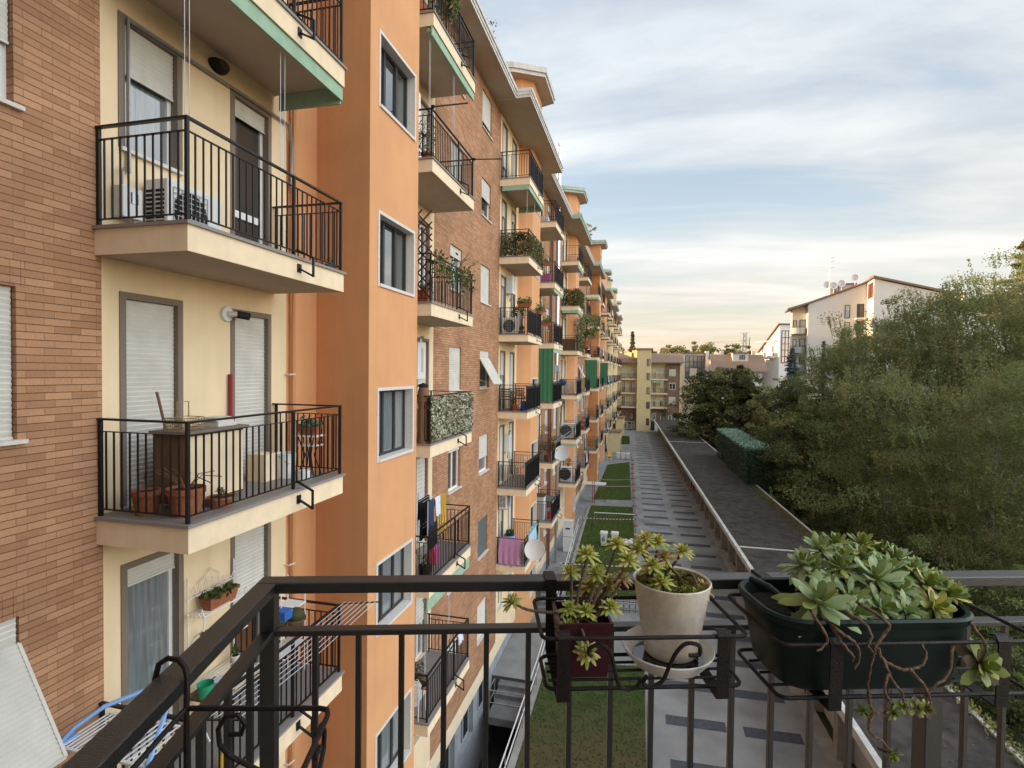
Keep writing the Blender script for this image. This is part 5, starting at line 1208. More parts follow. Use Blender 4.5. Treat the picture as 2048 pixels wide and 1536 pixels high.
for s in (-1,1):
    for s2 in (-1,1): mb.tube([(s*.13,s2*.1,0),(s*.05,s2*.04,.3),(s*.13,s2*.1,.58)],.010,5)
mb.build('legs',M['iron'],t,local=True); MB().box(-.18,.18,-.13,.13,.58,.60).build('shelf',M['white'],t,local=True); MB().box(-.17,.17,-.12,.12,.44,.455).build('tray',M['white'],t,local=True)
trough('terracotta trough with grey-green leaves on the wrought iron stand', -4.85,7.12,z+.60,.3,.2,.13,plant=.12,rz=1.57,pm=('leaf_pot','leaf_blue'),n=70,group=TP)
mb = MB(); mb.lathe([(.01,0),(.11,.0),(.09,.12),(.02,.14)],(-4.75,6.85,z),12); tag(mb.build('watering_can',M['plastic_white'],smooth=True),'small white watering can on the floor beside the plant stand','watering can')
# --- balcony A, second slab up
z = ZS[1]
t = thing('wall_shelf','white wire wall shelf between the two doors of the lower near balcony','shelf',(-5.58,6.02,z+.9)); mb = MB()
for zz in (.58,.12,-.35):
    mb = MB()
    for q in range(5): mb.tube([(.0+.055*q,-.40,zz),(.0+.055*q,.40,zz)],.006,4)
    mb.tube([(.23,-.4,zz),(.23,.4,zz)],.010,5); mb.build('shelf',M['white'],t,local=True)
mb = MB()
for yy in (-.40,.40):
    mb.tube([(0,yy,-.5),(0,yy,1.05)],.010,5); mb.tube([(.02,yy,.15),(.10,yy,.32),(.24,yy,.42),(.26,yy,.58),(.22,yy,.68),(.17,yy,.64),(.19,yy,.58)],.009,5)
for q in range(8): a = q*.8; mb.tube([(0,-.35+.1*q,.80),(0,-.30+.1*q,.92+.05*math.sin(a)),(0,-.25+.1*q,.80)],.006,4)
mb.tube([(0,-.4,.78),(0,.4,.78)],.008,4); mb.tube([(0,-.2,.92),(0,0,1.06),(0,.2,.92)],.008,4); mb.build('scroll_frame',M['white'],t,local=True)
trough('terracotta trough on top of the white wall shelf', -5.45,6.02,z+1.485,.50,.17,.16,plant=.05,n=120,group=TP,pm=('leaf_dark','leaf_pot'))
for i,(yy,dz,l) in enumerate(((5.78,1.03,'white mug pot with a green plant on the wall shelf, left one'),(6.10,1.03,'white mug pot with a green plant on the wall shelf, right one'),(6.3,.56,'small white pot with a cactus on the lowest wall shelf'))): pot(l,-5.45,yy,z+dz,.055,.09,'plastic_white',.13,('leaf_dark','leaf_pot'),70,'small white pots',seed=i)
t = thing('etagere','white metal plant stand near the far end of the lower near balcony','stand',(-5.15,6.95,z)); mb = MB()
for zz in (.45,.75,1.05): MB().box(-.16,.16,-.30,.30,zz,zz+.015).build('shelf',M['white'],t,local=True)
for s in (-1,1):
    for s2 in (-1,1): mb.tube([(s*.15,s2*.28,0),(s*.15,s2*.28,1.45)],.009,5)
mb.build('legs',M['white'],t,local=True)
for i,(xx,yy,l) in enumerate(((-5.10,6.72,'round clay bowl with a dark cushion cactus, left of the pair'),(-4.98,6.98,'round clay bowl with a dark cushion cactus, right of the pair'))):
    q = pot(l,xx,yy,z+.765,.14,.16,'wood',None,group='cactus bowls'); mb = MB(); mb.ball((0,0,.2),.13,12,7,sz=.85); mb.build('cactus',M['leaf_dark'],q,local=True,smooth=True); foliage(q,(0,0,.2),.14,260,('leaf_dark','leaf_pot'),.025,.012,.9,seed=i)
mb = MB(); mb.box(-5.05,-4.85,6.55,6.72,z+1.07,z+1.2); tag(mb.build('blue_tub',M['blue_d']),'blue tub on the white metal plant stand','tub')
t = thing('side_table','small wooden folding table under the wall shelf','table',(-5.3,5.72,z)); MB().box(-.18,.18,-.24,.24,.50,.53).build('tabletop',M['wood'],t,local=True); mb = MB()
for s in (-1,1): mb.tube([(-.15,s*.2,0),(.15,s*.2,.5)],.012,5); mb.tube([(.15,s*.2,0),(-.15,s*.2,.5)],.012,5)
mb.build('legs',M['white'],t,local=True)
mb = MB(); mb.lathe([(.01,0),(.08,0),(.095,.17),(.10,.17)],(-5.25,5.56,z+.53),14); tag(mb.build('green_bucket',M['green_p'],smooth=True),'small green bucket on the folding table','bucket')
mb = MB(); mb.box(-5.32,-5.16,5.70,5.86,z+.53,z+.63); mb.box(-5.30,-5.2,5.88,5.97,z+.53,z+.60); tag(mb.build('paper_packets',M['lav']),'pale paper packets beside the green bucket','packets')
mb = MB(); mb.lathe([(.01,0),(.05,0),(.05,.16),(.025,.2),(.025,.24),(.03,.25),(.005,.25)],(-4.62,5.15,z+.02),12); tag(mb.build('yellow_bottle',M['yellow_p'],smooth=True),'yellow detergent bottle by the front rail of the lower near balcony','bottle')
# drying rack hung outside the near end rail
t = thing('drying_rack','blue and white drying rack hung on the near end rail, lower left','drying rack',(-4.8,4.2,z+.9)); mb = MB(); zz = 8.42
for (xa,xb,ya_,yb_) in ((-5.30,-4.86,3.84,4.36),(-4.72,-4.22,3.84,4.36)):
    mb.bar((xa,ya_,zz),(xb,ya_,zz),.03,.02); mb.bar((xa,yb_,zz),(xb,yb_,zz),.03,.02)
    for q in range(10): xx = xa+(xb-xa)*q/9; mb.bar((xx,ya_,zz),(xx,yb_,zz),.012,.012)
mb.build('wings',M['white'],t); mb = MB()
for (xa) in (-5.28,-4.24):
    mb.tube([(xa,3.84,zz+.02),(xa+.05*(1 if xa < -5 else -1),3.95,zz+.12),(xa+.16*(1 if xa < -5 else -1),4.15,zz+.22),(xa+.36*(1 if xa < -5 else -1),4.42,zz+.26)],.022,6)
    mb.bar((xa,3.80,zz),(xa,4.0,zz+.02),.06,.03)
mb.build('arms',M['blue_p'],t); mb = MB()
for xx in (-5.0,-4.55): mb.tube([(xx,4.5,z+.92),(xx,4.42,z+1.06),(xx,4.36,z+1.0),(xx,4.36,zz)],.014,5)
mb.bar((-5.0,4.40,z+.98),(-4.55,4.40,z+.98),.03,.03); mb.build('hooks',M['iron'],t)
t = thing('washing_line','washing lines strung on two black arms in front of the lower near balcony','washing line',(-4.2,5.9,z+1)); mb = MB()
for q in range(7): mb.tube([(-4.36+.085*q,4.50,z+1.10+.01*q),(-4.36+.085*q,5.9,z+1.06+.01*q),(-4.36+.085*q,7.31,z+1.10+.01*q)],.0035,4)
mb.build('lines',M['cloth_white'],t); mb = MB()
for yy in (4.49,7.32): mb.bar((-4.45,yy,z+1.05),(-3.78,yy,z+1.16),.025,.012)
mb.build('arms',M['iron'],t)
# --- balcony B, first section
z = ZS[5]; trough('tall terracotta box with a bush on the uppermost balcony', -4.95,yb(0,'B',.35),z,.45,.32,.50,plant=.5,n=240,group=TP)
t = thing('hanging_bush','leafy bush spilling over the uppermost balcony rail','bush',(-4.55,yb(0,'B',1.0),z)); foliage(t,(0,0,.95),.55,900,('leaf_olive','leaf_yellow','leaf_pot'),.12,.04,.9,-.2)
mb = MB(); mb.tube([(0,0,0),(0,.05,.8)],.03,6); mb.build('stem',M['bark'],t,local=True)
z = ZS[4]; t = thing('white_cupboard','white cupboard on the balcony below the uppermost bush','cupboard',(-5.25,yb(0,'B',.35),z)); MB().box(-.25,.25,-.3,.3,0,1.7).build('carcass',M['plastic_white'],t,local=True); MB().box(.25,.262,-.29,.29,.03,1.67).build('door',M['white'],t,local=True)
t = thing('wire_plant_rack','white wire rack with trailing plants beside the white cupboard','plant rack',(-4.75,yb(0,'B',.30),z)); mb = MB()
for zz in (.02,.4,.8): mb.tube([(-.2,-.12,zz),(.2,-.12,zz),(.2,.12,zz),(-.2,.12,zz),(-.2,-.12,zz)],.008,4)
for s in (-1,1): mb.tube([(s*.2,0,0),(s*.2,0,1.2)],.008,4)
mb.build('frame',M['white'],t,local=True); foliage(t,(0,0,.6),.42,200,('leaf_dark','leaf_pot'),.09,.03,1.2)
pot('terracotta bowl at the corner below the white cupboard', -4.62,yb(0,'B',.18),z,.14,.16,group=TP)
for l,p,q in (('black drying pole sticking out at the far end of the third balcony down',(-4.45,yb(0,'B',2.84),z+1.03),(-3.7,yb(0,'B',2.95),z+1.02)),('black drying pole at the near corner above the white cupboard',(-4.45,yb(0,'B',.02),z+1.06),(-3.75,yb(0,'B',.3),z+1.20))):
    mb = MB(); mb.bar(p,q,.03,.02); mb.box(p[0]-.03,p[0]+.05,p[1]-.02,p[1]+.02,p[2]-.03,p[2]+.03); tag(mb.build('drying_pole',M['iron']),l,'pole','drying poles')
z = ZS[3]; t = thing('trellis','tall dark diagonal trellis standing on the near end of a balcony','trellis',(-4.9,yb(0,'B',.05),z+.05)); mb = MB()
for q in range(-4,8):
    for s in (1,-1):
        pts = [(-.45+.9*f, .0 if s > 0 else .02, (q*.25+f*.9 if s > 0 else q*.25+.9-f*.9)) for f in (0,.25,.5,.75,1)]
        pts = [p for p in pts if -.01 <= p[2] <= 1.95]
        if len(pts) > 1: mb.bar(pts[0],pts[-1],.03,.012,up=(0,1,0))
mb.build('slats',M['wood_dark'],t,local=True)
trough('terracotta box with dry stems behind the tall trellis', -4.85,yb(0,'B',.32),z,.55,.3,.28,plant=.2,rz=1.57,pm=('leaf_dry','leaf_dark'),n=90,group=TP)
t = thing('rail_creeper','creeper with pale leaves trailing along the front rail right of the trellis','creeper',(-4.42,yb(0,'B',1.5),z)); g = np.random.default_rng(3); n = 380; P = np.column_stack([g.normal(.0,.05,n),g.uniform(-1.4,1.35,n),.85+g.normal(0,.16,n)]); mb = MB(); mb.tube([(0,-1.4,.9),(0,0,.95),(0,1.4,.9)],.012,4); mb.build('stems',M['wood'],t,local=True); multi_mesh('foliage',leaf_quads(P,.10,.045,.1,g),g.integers(0,2,n),('leaf_pot','leaf_dark'),t)
mb = MB()
for q in range(3): s = .18*q; mb.tube([(-.02,.2,1.0),(.02,.5+.1*q,1.3+.05*math.sin(q)),(.05,.75+.12*q,1.45+.1*math.sin(q*1.7))],.006,4)
mb.build('branches',M['bark'],t,local=True); P = np.column_stack([g.normal(.04,.05,60),g.uniform(.4,1.6,60),1.36+g.normal(0,.1,60)])[:22]; multi_mesh('sparse_leaves',leaf_quads(P,.08,.04,.1,g),g.integers(0,2,22),('leaf_autumn','leaf_olive'),t)
z = ZS[2]; t = thing('leaf_screen','artificial leaf privacy screen over a front rail, pale grey green','privacy screen',(XB-.0,yb(0,'B',1.43),z)); M['leaf_fake'] = leafmat('faded_fake_leaf',(.36,.36,.26),(.68,.64,.52),.1); g = np.random.default_rng(8); n = 7000; P = np.column_stack([g.normal(.02,.02,n),g.uniform(-1.40,1.40,n),g.uniform(.06,1.0,n)]); multi_mesh('leaves',leaf_quads(P,.07,.032,0,g),(g.random(n) < .3).astype(int),('leaf_fake','leaf_dark'),t); mb = MB(); mb.box(-.02,-.008,-1.4,1.4,.05,1.0); mb.build('backing',M['leaf_dark'],t,local=True)
t = thing('jar','dark brown lidded jar on the corner above the leaf screen','jar',(-4.65,yb(0,'B',.12),z)); MB().lathe([(.01,.75),(.10,.75),(.13,.95),(.12,1.12),(.09,1.2),(.10,1.22)],(0,0,0),14).build('body',M['wood'],t,local=True,smooth=True); MB().lathe([(.11,1.22),(.11,1.27),(.01,1.31)],(0,0,0),14).build('lid',M['black'],t,local=True); MB().lathe([(.01,0),(.12,0),(.12,.75),(.01,.75)],(0,0,0),12).build('pedestal',M['wood'],t,local=True)
wall_heater('tall white boiler on the wall above the leaf screen', XW,12.55,z+1.35,.50,.92,.26)
z = ZS[1]; t = thing('clothes_airer','tall clothes airer on the balcony under the leaf screen','airer',(-4.85,yb(0,'B',.62),z)); mb = MB()
for s in (-1,1):
    for s2 in (-1,1): mb.tube([(s*.28,s2*.38,0),(s*.28,s2*.38,1.75)],.012,5)
for zz in (.55,1.15,1.72):
    for q in range(6): mb.tube([(-.28+.11*q,-.38,zz),(-.28+.11*q,.38,zz)],.005,4)
mb.build('frame',M['plastic_grey'],t,local=True)
CG = 'laundry on the tall airer'
for i,(dx,dz,y0_,y1_,dr,m,l) in enumerate(((.26,1.72,-.36,-.02,.55,'cloth_navy','navy cloth on the top tier of the tall airer'),(.27,1.72,.02,.34,.42,'cloth_white','white patterned cloth on the top tier of the tall airer'),(.26,1.15,-.34,.2,.5,'cloth_black','black shirt on the middle tier of the tall airer'),(.02,1.72,-.3,.3,.9,'cloth_black','long black trousers hanging inside the tall airer'),(.27,.62,-.3,.0,.4,'cloth_red','dark red cloth on the lowest tier of the tall airer'),(.24,.58,.05,.34,.38,'cloth_magenta','magenta cloth on the lowest tier of the tall airer'))):
    yb0 = yb(0,'B',.62); cloth('laundry',l,'laundry',(-4.85+dx,yb0+y0_,z+dz),(-4.85+dx,yb0+y1_,z+dz),dr,m,(1,0,0),CG,14,.02,i)
cloth('laundry','mustard yellow towel hanging at the right of the tall airer','laundry',(-4.7,yb(0,'B',1.10),z+1.72),(-4.5,yb(0,'B',1.14),z+1.72),.95,'cloth_yellow',(0,1,0),CG,10,.02,9)
cloth('laundry','black jacket hanging over the near end rail under the leaf screen','laundry',(-5.3,yb(0,'B',.03),z+1.05),(-4.75,yb(0,'B',.03),z+1.05),.85,'cloth_black',(0,-1,0),CG,12,.025,4)
pot('square black pot with a shrub by the rail under the laundry', -4.65,yb(0,'B',.32),z,.15,.30,'black',.30,('leaf_pot','leaf_olive'),140,seed=4)
z = ZS[0]; pot('terracotta pot with a reddish plant on the lowest front balcony', -5.25,yb(0,'B',1.25),z,.16,.24,plant=.42,pm=('leaf_pot','leaf_dry'),n=220,group=TP,seed=6); pot('second terracotta pot with sparse leaves on the lowest front balcony', -5.0,yb(0,'B',1.0),z,.15,.22,plant=.28,pm=('leaf_pot','leaf_autumn'),n=120,group=TP,seed=7)
t = thing('laundry_bin','lavender plastic bin on the lowest front balcony','bin',(-5.0,yb(0,'B',.55),z)); MB().lathe([(.01,0),(.13,0),(.17,.42),(.18,.42),(.18,.45),(.01,.47)],(0,0,0),4).build('body',M['lav'],t,local=True); MB().lathe([(.185,.45),(.185,.49),(.01,.51)],(0,0,0),4).build('lid',M['plastic_white'],t,local=True)
chair('white folding chair behind the near rail of the lowest front balcony',-4.85,yb(0,'B',.22),z,1.57)
cloth('laundry','small white socks hung on the lowest front balcony rail','laundry',(XB+.0,yb(0,'B',1.9),z+1.0),(XB+.0,yb(0,'B',2.2),z+1.0),.22,'cloth_white',(1,0,0),None,10,.03,3)
# --- section two, balcony A
def leafwrap(label, k, side, i, mats, n, near=True, front=True, hgt=1.0, ln=.10, seed=1):
    t = thing('rail_plants',label,'plants',(XB,yb(k,side,1.43),ZS[i])); g = np.random.default_rng(seed); L_ = []
    if near: q = n//2; L_.append(np.column_stack([g.uniform(-1.1,0,q), g.normal(-1.42,.06,q), g.beta(1.3,1.5,q)*hgt]))
    if front: q = n-(n//2 if near else 0); L_.append(np.column_stack([g.normal(.0,.06,q), g.uniform(-1.4,1.4,q), g.beta(1.3,1.5,q)*hgt]))
    P = np.concatenate(L_); multi_mesh('foliage',leaf_quads(P,ln,ln*.42,.1,g),g.integers(0,len(mats),len(P)),mats,t); mb = MB()
    for q in range(8): y = -1.38+.39*q; mb.tube([(-.05,y,0),(-.02,y+.1,hgt*.5),(-.03,y+.02,hgt*.95)],.010,4)
    mb.build('stems',M['bark'],t,local=True); return t
leafwrap('dense dark leafy screen covering a balcony rail with a rusty sun ornament',1,'A',4,('leaf_dark','leaf_olive','leaf_dry'),4200,hgt=.95,seed=5)
t = thing('sun_ornament','rusty metal sun ornament hung on the leafy balcony rail','ornament',(-4.75,yb(1,'A',-.08),ZS[4]+.72)); mb = MB(); mb.lathe([(.01,-.01),(.12,-.01),(.13,0),(.01,.015)],(0,0,0),18,axis='y')
for q in range(12): a = q*.5236; mb.tube([(.14*math.cos(a),0,.14*math.sin(a)),(.19*math.cos(a+.1),0,.19*math.sin(a+.1)),(.24*math.cos(a),0,.24*math.sin(a))],[.02,.014,.004],5)
mb.build('sun',M['rust'],t,local=True)
wall_heater('white boiler on the cream wall below the leafy balcony', XW,yb(1,'A',1.35),ZS[3]+1.75,.5,.75,.3)
aircon('white air conditioner standing at the near rail below a bushy plant', -5.2,yb(1,'A',.45),ZS[3],-1.57,.75,.3,.62)
pot('big bushy plant above the air conditioner of the second section',-5.0,yb(1,'A',.75),ZS[3]+.35,.18,.3,'terracotta',.62,('leaf_dark','leaf_pot'),500,seed=11)
trough('small planter with green leaves riding on the corner rail of the second section',-4.6,yb(1,'A',.05),ZS[3]+1.04,.55,.2,.16,'terracotta',.26,1.57,n=260,group=TP,seed=12)
trough('planter with hanging leaves at the far end of the same rail',XB-.02,yb(1,'A',2.5),ZS[3]+1.0,.6,.2,.16,'terracotta',.3,0,n=260,group=TP,seed=13)
pot('row of low green plants at the foot of the near rail, second section',-4.75,yb(1,'A',.3),ZS[3],.13,.12,plant=.26,n=160,seed=14); mb = MB(); mb.box(-4.98,-4.88,yb(1,'A',.5),yb(1,'A',1.0),ZS[3],ZS[3]+.95); tag(mb.build('white_board',M['plastic_white']),'tall narrow white board beside the air conditioner','board')
table('small wooden folding table on the third balcony of the second section',-5.0,yb(1,'A',.75),ZS[2],.6,.5,.72); chair('wooden folding chair at the near rail of the third balcony, second section',-5.35,yb(1,'A',.35),ZS[2],1.57,'wood','wooden folding chairs'); chair('wooden folding chair behind the small table, second section',-5.1,yb(1,'A',1.35),ZS[2],-1.57,'wood','wooden folding chairs')
pot('brown pot with a dark plant on the floor beside the folding chair',-5.0,yb(1,'A',.2),ZS[2],.15,.25,plant=.3,pm=('leaf_dark','leaf_autumn'),n=120,group=TP,seed=15); pot('blue glazed pot in the corner of the third balcony, second section',-4.62,yb(1,'A',.3),ZS[2],.14,.4,'blue_d',.25,n=80,seed=16)
wall_heater('white boiler on the wall above the bare balcony of the second section',XW,yb(1,'A',1.3),ZS[1]+1.25,.4,.72,.25)
chair('pale chair against the tower wall on the bare balcony',-5.2,yb(1,'A',2.4),ZS[1],3.14)
aircon('air conditioner unit hung under a slab on the cream wall',XW+.22,yb(1,'A',.55),ZS[0]+2.1,0,.8,.32,.6)
cloth('towel','lilac towel hung over the near end rail of the second section','towel',(-5.5,yb(1,'A',.03),ZS[0]+1.04),(-4.62,yb(1,'A',.03),ZS[0]+1.04),1.12,'lilac',(0,-1,0),None,26,.02,1)
cloth('laundry','bright blue cloth bundled over the front rail beside the lilac towel','laundry',(XB-.02,yb(1,'A',.5),ZS[0]+1.05),(XB-.02,yb(1,'A',2.3),ZS[0]+1.05),.55,'cyan',(1,0,0),None,24,.10,2); cloth('laundry','pale blue sheet hung below the bright blue cloth','laundry',(XB+.03,yb(1,'A',.4),ZS[0]+1.02),(XB+.03,yb(1,'A',1.9),ZS[0]+1.02),.85,'lav',(1,0,0),None,18,.05,6)
t = thing('peg_basket','dark green heap of clothes on the corner of the lilac towel balcony','basket',(-5.2,yb(1,'A',.5),ZS[0]+.75)); foliage(t,(0,0,.35),.28,300,('leaf_dark','leaf_hedge'),.1,.06,.6,name='clothes'); MB().lathe([(.01,0),(.2,0),(.25,.28),(.24,.28),(.01,.05)],(0,0,0),14).build('tub',M['blue_p'],t,local=True); MB().box(-.18,.18,-.18,.18,-.75,-.0).build('stool',M['wood'],t,local=True)
dish('white satellite dish beside the lilac towel, lower one',-3.97,20.35,5.09,.40,R(-8),foot=(-.46,.35,-.35))
dish('white satellite dish above the grey balcony, upper one',-4.10,28.0,7.70,.42,R(-10),foot=(-.35,.5,-.6))
# section two, balcony B
z = ZS[5]; mb = MB(); mb.box(-5.4,-4.9,yb(1,'B',.3),yb(1,'B',.9),z,z+.35); tag(mb.build('storage_box',M['plastic_white']),'white box on the uppermost balcony right of the steel flue','box'); trough('terracotta planter hung on a near end rail in front of the steel flue',-5.0,yb(1,'B',.0),ZS[4]+.82,.65,.2,.2,plant=.3,rz=1.57,n=140,group=TP,seed=21,pm=('leaf_pot','leaf_dark'))
mb = MB(); mb.box(-5.2,-4.75,yb(1,'B',.35),yb(1,'B',.6),ZS[4],ZS[4]+.5); tag(mb.build('pink_tub',M['cloth_magenta']),'pink tub below the hung terracotta planter','tub')
cloth('laundry','white sheet drying on the near end rail above the green curtain','laundry',(-5.5,yb(1,'B',.03),ZS[3]+1.0),(-5.1,yb(1,'B',.03),ZS[3]+1.0),.9,'cloth_white',(0,-1,0),None,14,.03,3); trough('planter with grassy leaves on the rail above the green curtain',-4.85,yb(1,'B',.02),ZS[3]+.85,.5,.2,.18,'terracotta',.3,1.57,n=240,group=TP,seed=22)
t = thing('lattice_screen','brown wooden lattice screen at the near end of a balcony','trellis',(-5.05,yb(1,'B',.02),ZS[1]+.02)); mb = MB()
for q in range(-8,12):
    for s in (1,-1):
        a, b = (-.52,q*.14), (.52,q*.14+1.04); hi = 1.95
        pts = [(a[0]+(b[0]-a[0])*f, 0 if s > 0 else .018, (a[1]+(b[1]-a[1])*f) if s > 0 else (b[1]-(b[1]-a[1])*f)) for f in np.linspace(0,1,14)]
        pts = [p for p in pts if 0 <= p[2] <= (1.35 if p[0] < -.1 else hi)]
        if len(pts) > 1: mb.bar(pts[0],pts[-1],.022,.012,up=(0,1,0))
mb.build('lattice',M['wood_dark'],t,local=True); mb = MB(); mb.box(-.53,-.50,-.02,.03,0,1.4); mb.box(.50,.53,-.02,.03,0,1.97); mb.box(-.10,-.07,-.02,.03,0,1.97); mb.build('posts',M['wood_dark'],t,local=True)
pot('reddish plant in a pot behind the brown lattice screen',-4.75,yb(1,'B',.35),ZS[1],.2,.35,plant=.75,pm=('leaf_autumn','leaf_dark'),n=420,group=TP,seed=23); pot('leafy green plant hanging over the rail right of the lattice',XB-.1,yb(1,'B',1.0),ZS[1]+.7,.12,.2,plant=.4,n=220,seed=24)
mb = MB(); mb.bar((-4.4,yb(1,'B',.1),ZS[1]+1.05),(-3.9,yb(1,'B',2.7),ZS[1]+1.35),.05,.03); mb.bar((-4.3,yb(1,'B',.1),ZS[1]+1.02),(-3.75,yb(1,'B',2.7),ZS[1]+1.25),.03,.03); tag(mb.build('drying_pole',M['pipe']),'pale clothes poles projecting in front of the lattice balcony','pole','drying poles')
t = thing('white_cupboard','grey and white cupboard on the balcony below the lattice','cupboard',(-5.2,yb(1,'B',.42),ZS[0])); MB().box(-.3,.3,-.3,.3,0,1.25).build('carcass',M['plastic_grey'],t,local=True); MB().box(.3,.32,-.29,.29,.03,1.2).build('door',M['plastic_white'],t,local=True); MB().box(-.34,.36,-.34,.34,1.25,1.3).build('top',M['wood_dark'],t,local=True)
table('green topped table behind the grey and white cupboard',-5.0,yb(1,'B',1.6),ZS[0],1.2,.8,.85,'shutter_grey'); mb = MB(); mb.box(-4.75,-4.6,yb(1,'B',.5),yb(1,'B',.72),ZS[0],ZS[0]+.4); tag(mb.build('red_crate',M['cloth_red']),'dark red crate beside the grey and white cupboard','crate')
# --- section three
leafwrap('leafy plants framing the corner of an upper balcony, third section',2,'A',4,('leaf_dark','leaf_pot','leaf_autumn'),2600,hgt=1.2,ln=.14,seed=31)
leafwrap('plants and leaves along the rail of the next balcony down, third section',2,'A',3,('leaf_dark','leaf_olive'),1500,front=True,near=False,hgt=1.15,ln=.14,seed=32); mb = MB(); mb.box(-5.5,-4.7,yb(2,'A',.2),yb(2,'A',.8),ZS[3],ZS[3]+.8); tag(mb.build('bench',M['wood']),'wooden bench on a plant filled balcony of the third section','bench')
chair('white plastic chair behind the blue bag, third section',-5.0,yb(2,'A',.6),ZS[1]+3.05-.0,1.57); t = thing('sports_bag','dark blue bag hanging over the corner rail, third section','bag',(-5.45,yb(2,'A',-.1),ZS[2]+.75)); mb = MB(); mb.ball((0,0,.1),.3,12,7,sz=.8); mb.build('body',M['cloth_navy'],t,local=True,smooth=True); MB().tube([(-.15,0,.28),(0,0,.45),(.15,0,.28)],.015,5).build('strap',M['black'],t,local=True)
aircon('pale blue-grey air conditioner on the second balcony of the third section',-5.1,yb(2,'A',.5),ZS[1],-1.57,.95,.4,1.0); aircon('white air conditioner with side slots on the lowest balcony of the third section',-5.15,yb(2,'A',.45),ZS[0],-1.57,.75,.35,1.05); pot('yellowing plant above the lowest air conditioner, third section',-5.0,yb(2,'A',.5),ZS[0]+1.1,.15,.2,plant=.45,pm=('leaf_yellow','leaf_dry'),n=180,seed=34)
t = thing('potted_tree','large leafy shrub in a terracotta tub overhanging a far balcony','potted tree',(-4.35,41.0,ZS[3]+.35)); MB().lathe([(.01,0),(.28,0),(.38,.5),(.40,.5),(.40,.56),(.34,.56),(.33,.48)],(0,0,0),16).build('tub',M['terracotta'],t,local=True,smooth=True); MB().tube([(0,0,.4),(.05,0,1.2),(.1,.1,2.0)],.05,6).build('trunk',M['bark'],t,local=True); foliage(t,(.15,.0,1.6),1.35,2600,('leaf_green','leaf_olive','leaf_pot'),.17,.06,1.15,seed=36)
mb = MB(); mb.box(-.35,.35,-.4,.4,-.05,0); mb.build('stand',M['iron'],t,local=True)
# --- farther sections: each balcony keeps a few small things
PL_ = random.Random(21); ordn = ['lowest','second','third','fourth','fifth','uppermost']; secn = {2:'third',3:'fourth',4:'fifth'}
for k in (2,3,4):
    for side in 'AB':
        for i in range(6):
            if PL_.random() < .42 or (k == 2 and side == 'A'): continue
            where = '%s balcony %s the %s stair tower' % (ordn[i], 'left of' if side == 'A' else 'right of', secn[k])
            c = PL_.choice('pptcc')
            if c == 'p': pot('leafy pot plant on the '+where,-4.7,yb(k,side,.3),ZS[i],.18,.3,plant=PL_.uniform(.4,.7),n=150,seed=100+k*10+i,group='far balcony plants')
            elif c == 't': trough('rail planter on the '+where,XB-.02,yb(k,side,1.0),ZS[i]+.95,.9,.22,.2,plant=.35,n=150,seed=i,group='far balcony plants')
            else: cloth('laundry','washing on the '+where,'laundry',(XB,yb(k,side,.2),ZS[i]+1.05),(XB,yb(k,side,1.2),ZS[i]+1.05),.7,PL_.choice(['cloth_white','lav','cyan','cloth_navy','green_curtain']),(1,0,0),'far laundry',10,.04,i)
def screen(k, side, i, near=False):
    b = BALC[(k,side,i)]; m = MB(); m.box(BD-.062,BD-.05,.06,BL-.06,.08,.99)
    o = m.build('privacy_screen', M['screen'], b, local=True); o['label'] = 'black mesh screen behind the front bars'
for a in ((1,'A',3),(1,'A',2),(1,'A',1),(1,'A',5),(2,'A',2),(2,'A',1),(1,'B',3),(1,'B',2),(2,'B',3),(3,'A',3)): screen(*a)
# ------------------------------------------------------------------ the viewer's own balcony rail, plant holders and pots
OX, OY, RZ = -.82, 1.08, R(16.85)
E1 = Vector((math.cos(RZ), math.sin(RZ), 0)); E2 = Vector((-math.sin(RZ), math.cos(RZ), 0))
def at(a, b, z): return Vector((OX,OY,0))+E1*a+E2*b+Vector((0,0,z))
def fthing(name, label, cat, a, b, z, group=None): return thing(name, label, cat, tuple(at(a,b,z)), RZ, group)
def shift(mb, a, b, z): return mb.move(-a,-b,-z)
B = fthing('balcony','black iron balcony railing in the foreground with its corner on the left','balcony',0,0,10.48)
def bput(mb, name, m, parent=B, **k): return shift(mb,0,0,10.48).build(name, M[m], parent, local=True, **k)
HT = 11.5
bput(MB().box(-.049,2.75,.0,.046,HT-.026,HT),'handrail','iron_top',bevel=.003)
bput(MB().box(-.049,-.003,-1.6,-.0006,HT-.026,HT),'handrail','iron_top',bevel=.003)
bput(MB().box(-.01,2.75,.007,.037,11.370,11.383),'lower_rail','iron_top',bevel=.002); bput(MB().box(-.041,-.011,-1.6,.037,11.3702,11.3832),'lower_rail','iron_top',bevel=.002)
bput(MB().box(-.01,2.75,.010,.034,10.565,10.578),'bottom_rail','iron'); bput(MB().box(-.038,-.014,-1.6,.034,10.5652,10.5782),'bottom_rail','iron')
bput(MB().box(-.043,-.009,.005,.039,10.48,HT-.026),'post','iron_top',bevel=.002); bput(MB().box(1.588,1.632,.0,.044,10.48,HT-.026),'post','iron_top',bevel=.002)
for q in range(27):
    a = .081+.1017*q
    if abs(a-1.61) < .05 or a > 2.7: continue
    bput(MB().box(a-.0065,a+.0065,.0155,.0285,10.578,11.370),'baluster','iron_top',bevel=.0015)
for q in range(15): b = -.085-.1017*q; bput(MB().box(-.0325,-.0195,b-.0065,b+.0065,10.5782,11.3702),'baluster','iron_top',bevel=.0015)
bput(MB().box(-.10,2.8,-1.6,.085,10.28,10.48),'floor_slab','granite')

